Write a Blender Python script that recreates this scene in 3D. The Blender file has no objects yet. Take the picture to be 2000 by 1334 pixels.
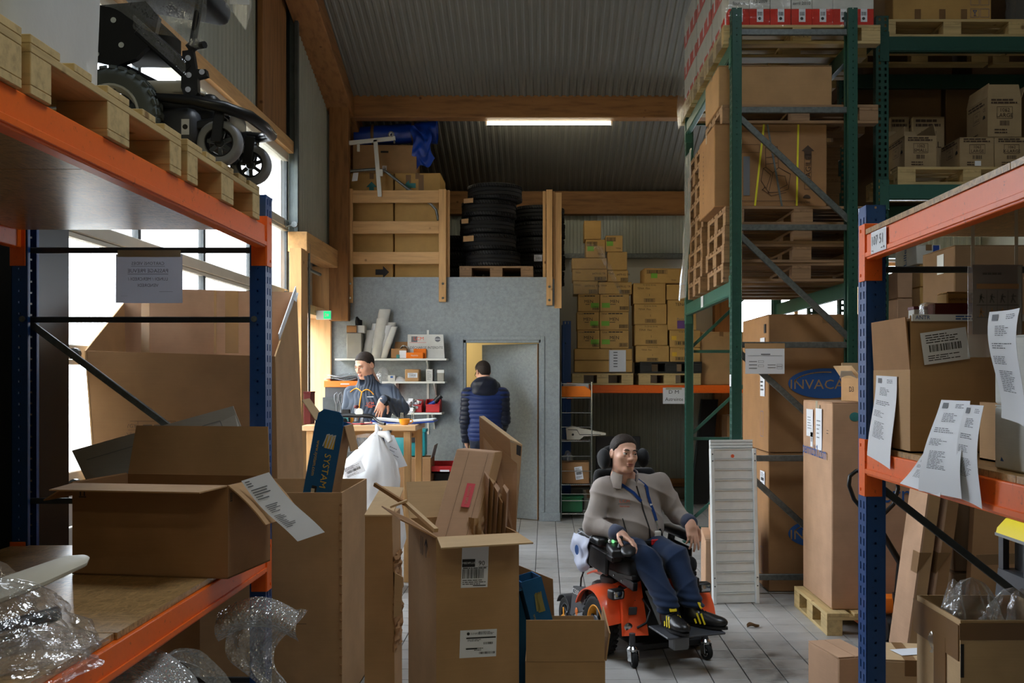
import bpy, bmesh, math, random
import numpy as np
from mathutils import Vector as V, Matrix, Euler, noise
random.seed(7)
SC = bpy.context.scene
COL = bpy.context.collection
PI = math.pi
R = math.radians
# ------------------------------------------------------------ camera, world, lights, exposure
F, CX, CY, CAMH = 1944.0, 1065.0, 738.0, 1.65      # focal length and vanishing point of the 2000x1334 frame
cam = bpy.data.cameras.new('camera'); cam_o = bpy.data.objects.new('camera', cam); COL.objects.link(cam_o)
cam.sensor_width = 36.0; cam.lens = 36.0 * F / 2000.0
cam.shift_x = -(CX - 1000.0) / 2000.0; cam.shift_y = (CY - 667.0) / 2000.0
cam_o.location = (0, 0, CAMH); cam_o.rotation_euler = (R(90), 0, 0); cam.clip_start = .05
SC.camera = cam_o
world = bpy.data.worlds.new('overcast_sky'); SC.world = world; world.use_nodes = True
wb = world.node_tree.nodes['Background']; wb.inputs[0].default_value = (.86, .93, 1.0, 1); wb.inputs[1].default_value = 21.0
SC.view_settings.view_transform = 'Standard'; SC.view_settings.look = 'None'
SC.view_settings.exposure = -0.10; SC.view_settings.gamma = 1.0; SC.view_settings.use_curve_mapping = False
SC.cycles.max_bounces = 10; SC.cycles.transparent_max_bounces = 24; SC.cycles.caustics_reflective = False
SC.cycles.caustics_refractive = False; SC.cycles.sample_clamp_indirect = 4.0; SC.cycles.use_denoising = True
TUBE_E = 34.0; LAMP_W = 6.5
def portal(name, loc, rot, sx, sy):
    l = bpy.data.lights.new(name, 'AREA'); l.shape = 'RECTANGLE'; l.size = sx; l.size_y = sy; l.cycles.is_portal = True
    o = bpy.data.objects.new(name, l); COL.objects.link(o); o.location = loc; o.rotation_euler = rot
portal('door_portal', (-2.64, 7.5, 2.45), (0, R(-90), 0), 2.9, 4.7)
portal('window_portal', (-2.74, 10.75, 1.2), (0, R(-90), 0), 2.2, 1.25)
# ------------------------------------------------------------ helpers
def P(px, py, Y): return V(((px - CX) * Y / F, Y, CAMH - (py - CY) * Y / F))
def xp(px, Y): return (px - CX) * Y / F
def zp(py, Y): return CAMH - (py - CY) * Y / F
def rotm(r):
    if r is None: return Matrix.Identity(4)
    if isinstance(r, Matrix): return r
    return Euler((R(r[0]), R(r[1]), R(r[2]))).to_matrix().to_4x4()
INV = {}
class MB:
    def __init__(s): s.bm = bmesh.new()
    def box(s, c, sz, rot=None, bev=0.0, seg=1):
        M = Matrix.Translation(V(c)) @ rotm(rot) @ Matrix.Diagonal((sz[0], sz[1], sz[2], 1))
        r = bmesh.ops.create_cube(s.bm, size=1, matrix=M)
        if bev > 0:
            es = list({e for v in r['verts'] for e in v.link_edges})
            bmesh.ops.bevel(s.bm, geom=es, offset=bev, segments=seg, profile=.5, affect='EDGES')
        return s
    def b2(s, a, b, bev=0.0, seg=1):      # box from two corners
        a, b = V(a), V(b)
        return s.box((a + b) / 2, [abs(b[i] - a[i]) for i in range(3)], None, bev, seg)
    def bar(s, a, b, w, t, up=(0, 0, 1), bev=0.0):   # rectangular bar from a to b
        a, b = V(a), V(b); d = b - a; L = d.length; z = d.normalized(); x = V(up).cross(z)
        if x.length < 1e-4: x = V((1, 0, 0))
        x.normalize(); y = z.cross(x)
        M = Matrix((x, y, z)).transposed().to_4x4()
        return s.box((a + b) / 2, (w, t, L), M, bev)
    def tube(s, pts, r, n=8, closed=False, caps=True):
        pts = [V(p) for p in pts]; m = len(pts); rs = r if isinstance(r, (list, tuple)) else [r] * m
        T = []
        for i in range(m):
            if closed: t = pts[(i + 1) % m] - pts[i - 1]
            else: t = pts[min(i + 1, m - 1)] - pts[max(i - 1, 0)]
            T.append(t.normalized())
        ref = V((0, 0, 1)) if abs(T[0].z) < .9 else V((1, 0, 0))
        x = ref.cross(T[0]).normalized(); rings = []
        for i in range(m):
            x = (x - T[i] * x.dot(T[i])).normalized(); y = T[i].cross(x)
            rings.append([s.bm.verts.new(pts[i] + (x * math.cos(2 * PI * k / n) + y * math.sin(2 * PI * k / n)) * rs[i]) for k in range(n)])
        for i in range(m if closed else m - 1):
            a, b = rings[i], rings[(i + 1) % m]
            for k in range(n): s.bm.faces.new((a[k], a[(k + 1) % n], b[(k + 1) % n], b[k]))
        if caps and not closed:
            s.bm.faces.new(rings[0][::-1]); s.bm.faces.new(rings[-1])
        return s
    def lathe(s, prof, n=24, M=None, closed=False):
        M = M or Matrix.Identity(4); rings = []
        for (r, z) in prof:
            rings.append([s.bm.verts.new(M @ V((r * math.cos(2 * PI * k / n), r * math.sin(2 * PI * k / n), z))) for k in range(n)])
        m = len(rings)
        for i in range(m if closed else m - 1):
            a, b = rings[i], rings[(i + 1) % m]
            for k in range(n): s.bm.faces.new((a[k], a[(k + 1) % n], b[(k + 1) % n], b[k]))
        if not closed:
            s.bm.faces.new(rings[0][::-1]); s.bm.faces.new(rings[-1])
        return s
    def prism(s, poly, h, M=None):
        M = M or Matrix.Identity(4); n = len(poly)
        a = [s.bm.verts.new(M @ V((p[0], p[1], 0))) for p in poly]; b = [s.bm.verts.new(M @ V((p[0], p[1], h))) for p in poly]
        s.bm.faces.new(a[::-1]); s.bm.faces.new(b)
        for i in range(n): s.bm.faces.new((a[i], a[(i + 1) % n], b[(i + 1) % n], b[i]))
        return s
    def loft(s, rings, caps=True):
        rr = [[s.bm.verts.new(V(p)) for p in r] for r in rings]; n = len(rr[0])
        for i in range(len(rr) - 1):
            for k in range(n): s.bm.faces.new((rr[i][k], rr[i][(k + 1) % n], rr[i + 1][(k + 1) % n], rr[i + 1][k]))
        if caps: s.bm.faces.new(rr[0][::-1]); s.bm.faces.new(rr[-1])
        return s
    def grid(s, fn, nu, nv, thick=0.0):
        g = [[s.bm.verts.new(V(fn(i / nu, j / nv))) for j in range(nv + 1)] for i in range(nu + 1)]
        fs = [s.bm.faces.new((g[i][j], g[i + 1][j], g[i + 1][j + 1], g[i][j + 1])) for i in range(nu) for j in range(nv)]
        if thick:
            bmesh.ops.recalc_face_normals(s.bm, faces=fs); bmesh.ops.solidify(s.bm, geom=fs, thickness=thick)
        return s
    def slab(s, pts, n, t):               # polygon slab: 3-D corner points, extruded by vector n*t
        n = V(n).normalized() * t; pts = [V(p) for p in pts]
        a = [s.bm.verts.new(p) for p in pts]; b = [s.bm.verts.new(p + n) for p in pts]; m = len(pts)
        s.bm.faces.new(a[::-1]); s.bm.faces.new(b)
        for i in range(m): s.bm.faces.new((a[i], a[(i + 1) % m], b[(i + 1) % m], b[i]))
        return s
    def ell(s, c, r, rot=None, u=16, v=10):
        M = Matrix.Translation(V(c)) @ rotm(rot) @ Matrix.Diagonal((r[0], r[1], r[2], 1))
        bmesh.ops.create_uvsphere(s.bm, u_segments=u, v_segments=v, radius=1, matrix=M); return s
    def cyl(s, a, b, r, n=16, r2=None): return s.tube([a, b], [r, r if r2 is None else r2], n)
    def mesh(s, name, smooth=None, weld=False):
        if weld: bmesh.ops.remove_doubles(s.bm, verts=s.bm.verts, dist=1e-5)
        bmesh.ops.recalc_face_normals(s.bm, faces=s.bm.faces)
        me = bpy.data.meshes.new(name); s.bm.to_mesh(me); s.bm.free()
        if smooth is not None:
            me.polygons.foreach_set('use_smooth', [True] * len(me.polygons)); me.set_sharp_from_angle(angle=R(smooth))
        return me
    def build(s, name, mat, parent=None, smooth=None, w=False, kind=None, loc=None, rot=None, nrm=True):
        if w and parent is not None: bmesh.ops.transform(s.bm, matrix=INV[parent.name], verts=s.bm.verts)
        if loc is not None and parent is None:
            pass
        return link(name, s.mesh(name, smooth), mat, parent, kind, loc, rot)
def link(name, me, mat, parent=None, kind=None, loc=None, rot=None):
    o = bpy.data.objects.new(name, me); COL.objects.link(o)
    if mat is not None and not me.materials: me.materials.append(M_(mat))
    if parent is not None:
        o.parent = parent; INV[o.name] = INV.get(parent.name, Matrix.Identity(4))
    if loc is not None: o.location = loc
    if rot is not None: o.rotation_euler = [R(a) for a in rot]
    if parent is None: INV[o.name] = (Matrix.Translation(o.location) @ o.rotation_euler.to_matrix().to_4x4()).inverted()
    if kind: o['kind'] = kind
    return o
def thing(name, label, cat, loc=(0, 0, 0), rz=0.0, group=None, rot=None):
    o = bpy.data.objects.new(name, None); COL.objects.link(o); o.empty_display_size = .05
    o.location = loc; o.rotation_euler = (0, 0, R(rz)) if rot is None else [R(a) for a in rot]
    INV[o.name] = (Matrix.Translation(V(loc)) @ o.rotation_euler.to_matrix().to_4x4()).inverted()
    return tag(o, label, cat, group)
def tag(o, label, cat, group=None):
    o['label'] = label; o['category'] = cat
    if group: o['group'] = group
    return o
def dup(root, loc, rz=None, label=None, group=None, rot=None):
    kids = {}
    for ob in list(COL.objects):
        if ob.parent is not None: kids.setdefault(ob.parent.name, []).append(ob)
    return dup2(root, kids, loc, rz, label, group, rot)
def dup2(root, kids, loc, rz=None, label=None, group=None, rot=None):
    r = root.copy(); COL.objects.link(r); r.location = loc
    if rz is not None: r.rotation_euler = (0, 0, R(rz))
    if rot is not None: r.rotation_euler = [R(a) for a in rot]
    if label: r['label'] = label
    if group: r['group'] = group
    INV[r.name] = (Matrix.Translation(r.location) @ r.rotation_euler.to_matrix().to_4x4()).inverted()
    for ch in kids.get(root.name, []):
        c = ch.copy(); COL.objects.link(c); c.parent = r; INV[c.name] = INV[r.name]
        for g in kids.get(ch.name, []):
            d = g.copy(); COL.objects.link(d); d.parent = c
    return r
def kids_of():
    k = {}
    for ob in COL.objects:
        if ob.parent is not None: k.setdefault(ob.parent.name, []).append(ob)
    return k
ORD = ['lowest', 'second', 'third', 'fourth', 'fifth', 'sixth', 'seventh', 'eighth', 'ninth', 'tenth']
# ------------------------------------------------------------ materials
MATS = {}
def M_(n):
    return MATS[n] if isinstance(n, str) else n
class NT:
    def __init__(s, name):
        s.m = bpy.data.materials.new(name); s.m.use_nodes = True; s.t = s.m.node_tree; s.n = s.t.nodes; s.l = s.t.links
        s.b = s.n['Principled BSDF']; s.out = s.n['Material Output']; MATS[name] = s.m
    def add(s, ty, **kw):
        nd = s.n.new(ty)
        for k, v in kw.items():
            if k.startswith('i_'):
                nd.inputs[k[2:].replace('_', ' ')].default_value = v
            else: setattr(nd, k, v)
        return nd
    def link(s, a, b): s.l.new(a, b)
    def coords(s, scale=(1, 1, 1), kind='Object', rnd=True):
        tc = s.add('ShaderNodeTexCoord'); mp = s.add('ShaderNodeMapping'); mp.inputs['Scale'].default_value = scale
        s.link(tc.outputs[kind], mp.inputs['Vector'])
        if rnd:
            oi = s.add('ShaderNodeObjectInfo'); ml = s.add('ShaderNodeMath', operation='MULTIPLY'); ml.inputs[1].default_value = 37.0
            s.link(oi.outputs['Random'], ml.inputs[0]); s.link(ml.outputs[0], mp.inputs['Location'])
        return mp.outputs[0]
    def noise(s, co, scale, detail=3.0, rough=.55):
        n = s.add('ShaderNodeTexNoise'); n.inputs['Scale'].default_value = scale; n.inputs['Detail'].default_value = detail
        n.inputs['Roughness'].default_value = rough
        if co is not None: s.link(co, n.inputs['Vector'])
        return n.outputs['Fac']
    def ramp(s, fac, stops):
        r = s.add('ShaderNodeValToRGB'); e = r.color_ramp.elements
        while len(e) < len(stops): e.new(.5)
        for k, (p, c) in enumerate(stops): e[k].position = p; e[k].color = (*c, 1) if len(c) == 3 else c
        s.link(fac, r.inputs[0]); return r.outputs[0]
    def bump(s, h, strength=.3, dist=.002):
        b = s.add('ShaderNodeBump'); b.inputs['Strength'].default_value = strength; b.inputs['Distance'].default_value = dist
        s.link(h, b.inputs['Height']); s.link(b.outputs[0], s.b.inputs['Normal'])
    def col(s, o): s.link(o, s.b.inputs['Base Color'])
def lin(r, g, b):
    f = lambda c: (c / 255 / 12.92) if c / 255 <= .04045 else ((c / 255 + .055) / 1.055) ** 2.4
    return (f(r), f(g), f(b))
def mul(c, k): return tuple(min(1, x * k) for x in c)
def plain(name, c, rough=.5, metal=0.0, var=.10, scale=9.0, bump=0.0, bscale=200.0, spec=.5, coat=0.0):
    t = NT(name); co = t.coords()
    t.col(t.ramp(t.noise(co, scale), [(.3, mul(c, 1 - var)), (.7, mul(c, 1 + var))]))
    t.b.inputs['Roughness'].default_value = rough; t.b.inputs['Metallic'].default_value = metal
    t.b.inputs['Specular IOR Level'].default_value = spec; t.b.inputs['Coat Weight'].default_value = coat
    if bump: t.bump(t.noise(co, bscale, 2), bump)
    return t
def cardboard(name, c):
    t = NT(name); co = t.coords(); st = t.coords((1, 1, 60))
    a = t.noise(co, 5.0, 4); b = t.noise(st, 6.0, 2)
    mx = t.add('ShaderNodeMath', operation='MULTIPLY_ADD'); mx.inputs[1].default_value = .28
    t.link(b, mx.inputs[0]); t.link(a, mx.inputs[2])
    t.col(t.ramp(mx.outputs[0], [(.35, mul(c, .86)), (.85, mul(c, 1.12))]))
    t.b.inputs['Roughness'].default_value = .82; t.b.inputs['Specular IOR Level'].default_value = .25
    t.bump(b, .06, .002)
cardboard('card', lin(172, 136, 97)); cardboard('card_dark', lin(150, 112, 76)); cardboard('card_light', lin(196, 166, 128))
cardboard('card_yellow', lin(188, 150, 92)); cardboard('card_pink', lin(182, 146, 118)); cardboard('card_grey', lin(150, 148, 142))
cardboard('card_white', lin(205, 205, 200)); cardboard('card_blue', lin(36, 92, 138)); cardboard('card_maroon', lin(90, 36, 34))
cardboard('card_deep', lin(112, 86, 60)); cardboard('card_tan', lin(158, 136, 104)); cardboard('card_orange', lin(226, 120, 38)); cardboard('card_red', lin(196, 46, 32))  # card_deep: brown darkened to carry the shade on the right carton stack
def wood(name, c, dark=.62, grain=26.0, knots=True, rough=.65, axis=0):
    t = NT(name); sc = [grain, grain, grain]; sc[axis] = 1.6; co = t.coords(tuple(sc)); c2 = t.coords((3, 3, 3))
    g = t.noise(co, 1.4, 4, .6); col = t.ramp(g, [(.3, mul(c, dark)), (.52, c), (.75, mul(c, 1.12))])
    if knots:
        vo = t.add('ShaderNodeTexVoronoi'); vo.inputs['Scale'].default_value = 1.6; t.link(c2, vo.inputs['Vector'])
        kn = t.ramp(vo.outputs['Distance'], [(.05, (.25, .16, .1)), (.11, (1, 1, 1))])
        mx = t.add('ShaderNodeMix', data_type='RGBA', blend_type='MULTIPLY'); mx.inputs['Factor'].default_value = .8
        t.link(col, mx.inputs[6]); t.link(kn, mx.inputs[7]); col = mx.outputs[2]
    t.col(col); t.b.inputs['Roughness'].default_value = rough; t.b.inputs['Specular IOR Level'].default_value = .3
    t.bump(g, .12, .002)
for ax, sfx in ((0, '_x'), (1, '_y'), (2, '_z')):
    wood('pallet_wood' + sfx, lin(198, 172, 122), .7, 22, axis=ax); wood('old_pallet' + sfx, lin(150, 118, 88), .6, 22, axis=ax)
    wood('pine' + sfx, lin(204, 160, 108), .78, 18, axis=ax); wood('glulam' + sfx, lin(146, 102, 60), .62, 14, axis=ax)
wood('black_pallet', lin(46, 46, 44), .7, 22); wood('pine_pale', lin(232, 190, 142), .84, 18, axis=2); wood('table_wood', lin(226, 186, 142), .85, 18, False, .45)
def osb(name, c, rough):
    t = NT(name); cs = []
    a = t.noise(t.coords((9, 62, 20)), 1.0, 3, .7); b = t.noise(t.coords((44, 11, 20)), 1.0, 3, .7)
    for nd in t.n:
        if nd.type == 'TEX_NOISE': nd.inputs['Distortion'].default_value = 1.6
    ad = t.add('ShaderNodeMath', operation='MAXIMUM'); t.link(a, ad.inputs[0]); t.link(b, ad.inputs[1])
    t.col(t.ramp(ad.outputs[0], [(.42, mul(c, .45)), (.56, c), (.74, mul(c, 1.35))]))
    t.b.inputs['Roughness'].default_value = rough; t.bump(ad.outputs[0], .35, .0015)
osb('osb', lin(176, 140, 92), .30); osb('osb_edge', lin(150, 132, 104), .8)
def paint(name, c, rough=.38, chips=True):
    t = NT(name); co = t.coords(); n = t.noise(co, 38, 4, .7)
    st = [(.30, mul(c, .55)), (.38, c), (.72, mul(c, 1.06))] if chips else [(.2, mul(c, .95)), (.8, mul(c, 1.05))]
    t.col(t.ramp(n, st)); t.b.inputs['Roughness'].default_value = rough; t.bump(t.noise(co, 140, 2), .05)
paint('rack_blue', lin(14, 64, 126)); paint('rack_orange', lin(238, 104, 22)); paint('rack_green', lin(30, 72, 62)); paint('rack_green2', lin(50, 96, 84))
plain('galv', lin(112, 117, 117), .42, .75, .22, 40); plain('steel_dark', lin(66, 70, 72), .45, .6, .15, 20); plain('chrome', lin(205, 208, 210), .16, 1.0, .03)
plain('alu', lin(226, 230, 230), .34, .25, .05, 14); plain('track_steel', lin(84, 92, 92), .5, .5, .15); plain('black_steel', lin(18, 18, 20), .35, .2, .1)
plain('clad', lin(172, 176, 166), .45, .1, .05, 3); plain('clad_dark', lin(146, 146, 132), .5, .1, .08, 3); plain('ceil_sheet', lin(112, 110, 102), .5, .15, .06, 2)
t = NT('office_paint'); co = t.coords(rnd=False)
t.col(t.ramp(t.noise(t.coords((30, 60, 30)), 1.0, 3, .7), [(.25, lin(130, 138, 141)), (.6, lin(149, 157, 161)), (.8, lin(158, 165, 168))]))
t.b.inputs['Roughness'].default_value = .55; t.bump(t.noise(t.coords((30, 60, 30)), 1.0, 3, .7), .35, .002)
plain('white_wall', lin(206, 206, 200), .6, 0, .04, 2); plain('warm_wall', lin(238, 214, 160), .8, 0, .03, 2); plain('concrete', lin(128, 124, 116), .85, 0, .2, 6, .3, 60)
t = NT('tile'); co = t.coords(kind='Generated'); tc = t.add('ShaderNodeNewGeometry'); n1 = t.noise(tc.outputs['Position'], 1.3, 5, .65); n2 = t.noise(tc.outputs['Position'], 9.0, 4, .6)
oi = t.add('ShaderNodeObjectInfo'); m1 = t.add('ShaderNodeMath', operation='MULTIPLY_ADD'); m1.inputs[1].default_value = .5; t.link(n2, m1.inputs[0]); t.link(n1, m1.inputs[2])
m2 = t.add('ShaderNodeMath', operation='MULTIPLY_ADD'); m2.inputs[1].default_value = .10; t.link(oi.outputs['Random'], m2.inputs[0]); t.link(m1.outputs[0], m2.inputs[2])
t.col(t.ramp(m2.outputs[0], [(.50, lin(74, 72, 68)), (.70, lin(156, 154, 151)), (1.0, lin(182, 180, 178))]))
t.link(t.ramp(n2, [(.3, (.28, .28, .28)), (.7, (.5, .5, .5))]), t.b.inputs['Roughness']); t.bump(t.noise(tc.outputs['Position'], 60, 3), .08)
plain('grout', lin(70, 70, 68), .9, 0, .15)
plain('rubber', lin(26, 26, 27), .75, 0, .12, 12, .2, 90, .3); plain('rubber_grey', lin(96, 104, 104), .8, 0, .06); plain('black_plastic', lin(20, 20, 22), .42, 0, .1)
plain('dark_plastic', lin(58, 60, 66), .45, 0, .08); plain('grey_plastic', lin(128, 130, 134), .45, 0, .05); plain('white_plastic', lin(226, 226, 220), .35, 0, .03)
plain('orange_gloss', lin(255, 96, 50), .28, 0, .03, coat=.4); plain('yellow_orange', lin(240, 160, 30), .4, 0, .03); plain('yellow', lin(236, 212, 40), .4, 0, .03)
plain('red_plastic', lin(190, 32, 36), .38, 0, .05); plain('teal_plastic', lin(26, 138, 148), .4, 0, .05); plain('green_plastic', lin(22, 96, 58), .45, 0, .05)
plain('orange_plastic', lin(236, 120, 28), .45, 0, .05); plain('blue_plastic', lin(30, 66, 150), .4, 0, .05); plain('beige_plastic', lin(206, 200, 184), .45, 0, .04)
plain('yellow_cup', lin(246, 170, 40), .25, 0, .02, coat=.5); plain('purple', lin(96, 60, 130), .6); plain('maroon', lin(96, 30, 34), .5); plain('pink', lin(232, 60, 110), .5)
plain('ink', lin(34, 32, 32), .7, 0, .02); plain('ink_brown', lin(66, 48, 34), .8, 0, .02); plain('ink_blue', lin(34, 84, 150), .7, 0, .03); plain('ink_red', lin(204, 70, 80), .7, 0, .03)
plain('ink_gold', lin(222, 178, 52), .6, 0, .03); plain('ink_grey', lin(104, 106, 112), .7, 0, .02); plain('ink_white', lin(222, 224, 224), .6, 0, .02); plain('ink_orange', lin(226, 92, 48), .6, 0, .02)
plain('ink_green', lin(120, 176, 60), .6, 0, .02); plain('ink_teal', lin(50, 120, 120), .7, 0, .02); plain('ink_dim_gold', lin(150, 140, 80), .6, 0, .02)
plain('strap_yellow', lin(222, 214, 40), .5); plain('tape_brown', lin(128, 96, 62), .28, 0, .06); plain('tape_clear', lin(190, 182, 160), .22, 0, .06)
t = plain('paper', lin(226, 228, 234), .7, 0, .02, 4)
t = NT('thin_paper'); tr = t.add('ShaderNodeBsdfTranslucent'); tr.inputs[0].default_value = (.8, .82, .88, 1); df = t.add('ShaderNodeBsdfDiffuse'); df.inputs[0].default_value = (.75, .77, .82, 1)
mx = t.add('ShaderNodeMixShader'); mx.inputs[0].default_value = .3; t.link(df.outputs[0], mx.inputs[1]); t.link(tr.outputs[0], mx.inputs[2]); t.link(mx.outputs[0], t.out.inputs[0])
def film(name, fac, tint=(1, 1, 1), rough=.12, bump=.6, bscale=22, diff=.15, white=(.85, .87, .9), cells=0):
    t = NT(name); tp = t.add('ShaderNodeBsdfTransparent'); tp.inputs[0].default_value = (*tint, 1)
    gl = t.add('ShaderNodeBsdfGlossy'); gl.inputs['Roughness'].default_value = rough; gl.inputs[0].default_value = (.9, .9, .9, 1)
    df = t.add('ShaderNodeBsdfDiffuse'); df.inputs[0].default_value = (*white, 1)
    bp = t.add('ShaderNodeBump'); bp.inputs['Strength'].default_value = bump; bp.inputs['Distance'].default_value = .01; hgt = t.noise(t.coords(), bscale, 3, .6)
    if cells:
        vo = t.add('ShaderNodeTexVoronoi'); vo.inputs['Scale'].default_value = cells; t.link(t.coords(), vo.inputs['Vector']); hgt = vo.outputs['Distance']
    t.link(hgt, bp.inputs['Height'])
    t.link(bp.outputs[0], gl.inputs['Normal'])
    m1 = t.add('ShaderNodeMixShader'); m1.inputs[0].default_value = diff; t.link(gl.outputs[0], m1.inputs[1]); t.link(df.outputs[0], m1.inputs[2])
    lw = t.add('ShaderNodeLayerWeight'); lw.inputs[0].default_value = .45; t.link(bp.outputs[0], lw.inputs['Normal']); ma = t.add('ShaderNodeMath', operation='MULTIPLY_ADD', use_clamp=True); ma.inputs[1].default_value = fac * 1.1 if fac < .5 else .15; ma.inputs[2].default_value = fac * .45 if fac < .5 else fac - .1; t.link(lw.outputs['Facing'], ma.inputs[0])
    m2 = t.add('ShaderNodeMixShader'); t.link(ma.outputs[0], m2.inputs[0]); t.link(tp.outputs[0], m2.inputs[1]); t.link(m1.outputs[0], m2.inputs[2]); t.link(m2.outputs[0], t.out.inputs[0])
film('film', .30, rough=.14, bump=.9, bscale=26); film('film_thin', .14, rough=.12, bump=.9, bscale=18); film('bubble', .62, rough=.16, bump=1.0, diff=.5, white=(.7, .72, .72), cells=75)
film('bag_white', .86, rough=.3, bump=.5, bscale=9, diff=.9, white=(.9, .91, .93)); film('glass', .10, (.97, .98, 1), .03, .0, 1, .0); film('frost', .26, (.98, .99, 1), .3, .1, 8, .9)
film('shrink', .42, rough=.18, bump=.7, bscale=30, diff=.5, white=(.75, .76, .76)); film('bag_lilac', .9, rough=.4, bump=.4, bscale=12, diff=.95, white=(.52, .55, .68))
film('wrap_white', .96, rough=.3, bump=.5, bscale=20, diff=.85, white=(.62, .62, .6)); film('sleeve', .3, rough=.2, bump=.3, bscale=8, diff=.6, white=(.75, .74, .76))
def emis(name, c, e):
    t = NT(name); em = t.add('ShaderNodeEmission'); em.inputs[0].default_value = (*c, 1); em.inputs[1].default_value = e; t.link(em.outputs[0], t.out.inputs[0])
emis('tube_light', (1.0, .92, .68), TUBE_E); emis('exit_green', (.02, .9, .22), 1.6); emis('led_green', (.3, 1, .4), 1.0)
plain('tarp', lin(18, 66, 176), .32, 0, .12, 6, .5, 30)
def cloth(name, c, scale=260, bump=.35, rough=.9, var=.1):
    t = plain(name, c, rough, 0, var, 7, 0, 1, .2); w = t.noise(t.coords((scale, scale, scale)), 1.0, 2); t.bump(w, bump, .0015); t.b.inputs['Sheen Weight'].default_value = .15
cloth('fleece', lin(158, 148, 142)); cloth('navy_cuff', lin(66, 72, 92)); cloth('jeans', lin(28, 44, 72)); cloth('lanyard', lin(24, 58, 120)); cloth('seat_cloth', lin(26, 26, 29))
cloth('slate_puffer', lin(62, 72, 88), 60, .15, .55); cloth('navy_puffer', lin(20, 40, 92), 60, .12, .45); cloth('dark_puffer', lin(18, 24, 42), 60, .12, .4); cloth('black_cloth', lin(20, 21, 24)); cloth('dark_jeans', lin(30, 36, 52))
plain('hair', lin(46, 37, 32), .7, 0, .35, 160, .9, 300, .25); plain('eye_white', lin(214, 208, 200), .2, 0, .02); plain('iris', lin(52, 40, 30), .15, 0, .1); plain('lip', lin(186, 116, 104), .5, 0, .05); plain('brow', lin(48, 36, 30), .8)
t = plain('skin', lin(226, 176, 152), .5, 0, .05, 30, .08, 300); t.b.inputs['Subsurface Weight'].default_value = .12; t.b.inputs['Subsurface Radius'].default_value = (.01, .004, .002)
t = plain('skin_tan', lin(212, 160, 134), .5, 0, .06, 30, .08, 300)
plain('skin_stubble', lin(150, 112, 96), .6, 0, .1, 60)
plain('poster_paper', lin(120, 110, 104), .7, 0, .03); plain('poster_band', lin(150, 112, 74), .7, 0, .03); plain('poster_ink', lin(84, 80, 74), .7, 0, .02)
plain('shoe', lin(16, 16, 18), .35, 0, .1)
# ------------------------------------------------------------ prints, papers, cartons
TXT = {}
def text_mesh(s, size, align='CENTER', flip=False, space=1.0):
    k = (s, size, align, flip, space)
    if k not in TXT:
        cu = bpy.data.curves.new('lettering', 'FONT'); cu.body = s; cu.size = size; cu.align_x = align; cu.align_y = 'CENTER'; cu.resolution_u = 2; cu.space_character = space
        o = bpy.data.objects.new('lettering', cu); COL.objects.link(o); dg = bpy.context.evaluated_depsgraph_get(); dg.update()
        me = bpy.data.meshes.new_from_object(o.evaluated_get(dg)); bpy.data.objects.remove(o); bpy.data.curves.remove(cu)
        me.materials.clear(); me.name = 'lettering'
        if flip:
            me.transform(Matrix.Diagonal((-1, 1, 1, 1))); me.flip_normals()
        TXT[k] = me
    return TXT[k]
def text(parent, Mx, s, size, mat='ink', align='CENTER', name='lettering', flip=False, sx=1.0, space=1.0):
    me = text_mesh(s, size, align, flip, space)
    if me.materials and me.materials[0] != M_(mat): me = me.copy(); me.materials.clear()
    if not me.materials: me.materials.append(M_(mat))
    o = bpy.data.objects.new(name, me); COL.objects.link(o); o.parent = parent
    o.matrix_local = Mx @ Matrix.Translation((0, 0, .0012)) @ Matrix.Diagonal((sx, 1, 1, 1)); return o
def face(side, w, d, h, u=.5, v=.5, roll=0.0, out=0.0, z0=0.0):
    """frame on a side of a box standing on its base centre: x to the right, y up, z outward; u,v in 0..1 of the side"""
    if side == 'F': o, x, y = V(((u - .5) * w, -d / 2, v * h)), V((1, 0, 0)), V((0, 0, 1))
    elif side == 'B': o, x, y = V(((.5 - u) * w, d / 2, v * h)), V((-1, 0, 0)), V((0, 0, 1))
    elif side == 'L': o, x, y = V((-w / 2, (.5 - u) * d, v * h)), V((0, -1, 0)), V((0, 0, 1))
    elif side == 'R': o, x, y = V((w / 2, (u - .5) * d, v * h)), V((0, 1, 0)), V((0, 0, 1))
    else: o, x, y = V(((u - .5) * w, (v - .5) * d, h)), V((1, 0, 0)), V((0, 1, 0))
    z = x.cross(y); Mx = Matrix((x, y, z)).transposed().to_4x4()
    return Matrix.Translation(o + z * out + V((0, 0, z0))) @ Mx @ Matrix.Rotation(R(roll), 4, 'Z')
def prt(parent, Mx, rects, mat='ink', name='print', lift=.0008):
    """flat ink rectangles (x0,y0,x1,y1) on a surface, one part"""
    mb = MB()
    for (a, b, c, d) in rects:
        vs = [mb.bm.verts.new(Mx @ V((p, q, lift))) for p, q in ((a, b), (c, b), (c, d), (a, d))]; mb.bm.faces.new(vs)
    return mb.build(name, mat, parent, kind='stuff')
def outline(w, h, t): return [(-w / 2, -h / 2, w / 2, -h / 2 + t), (-w / 2, h / 2 - t, w / 2, h / 2), (-w / 2, -h / 2, -w / 2 + t, h / 2), (w / 2 - t, -h / 2, w / 2, h / 2)]
def bars(w, h, n=24, cx=0, cy=0):
    rr = random.Random(n * 31 + int(w * 1e4)); out = []; x = -w / 2
    while x < w / 2:
        b = w / n * rr.choice((.35, .5, .9)); out.append((cx + x, cy - h / 2, cx + min(x + b, w / 2), cy + h / 2)); x += b + w / n * rr.choice((.3, .5, .8))
    return out
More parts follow.
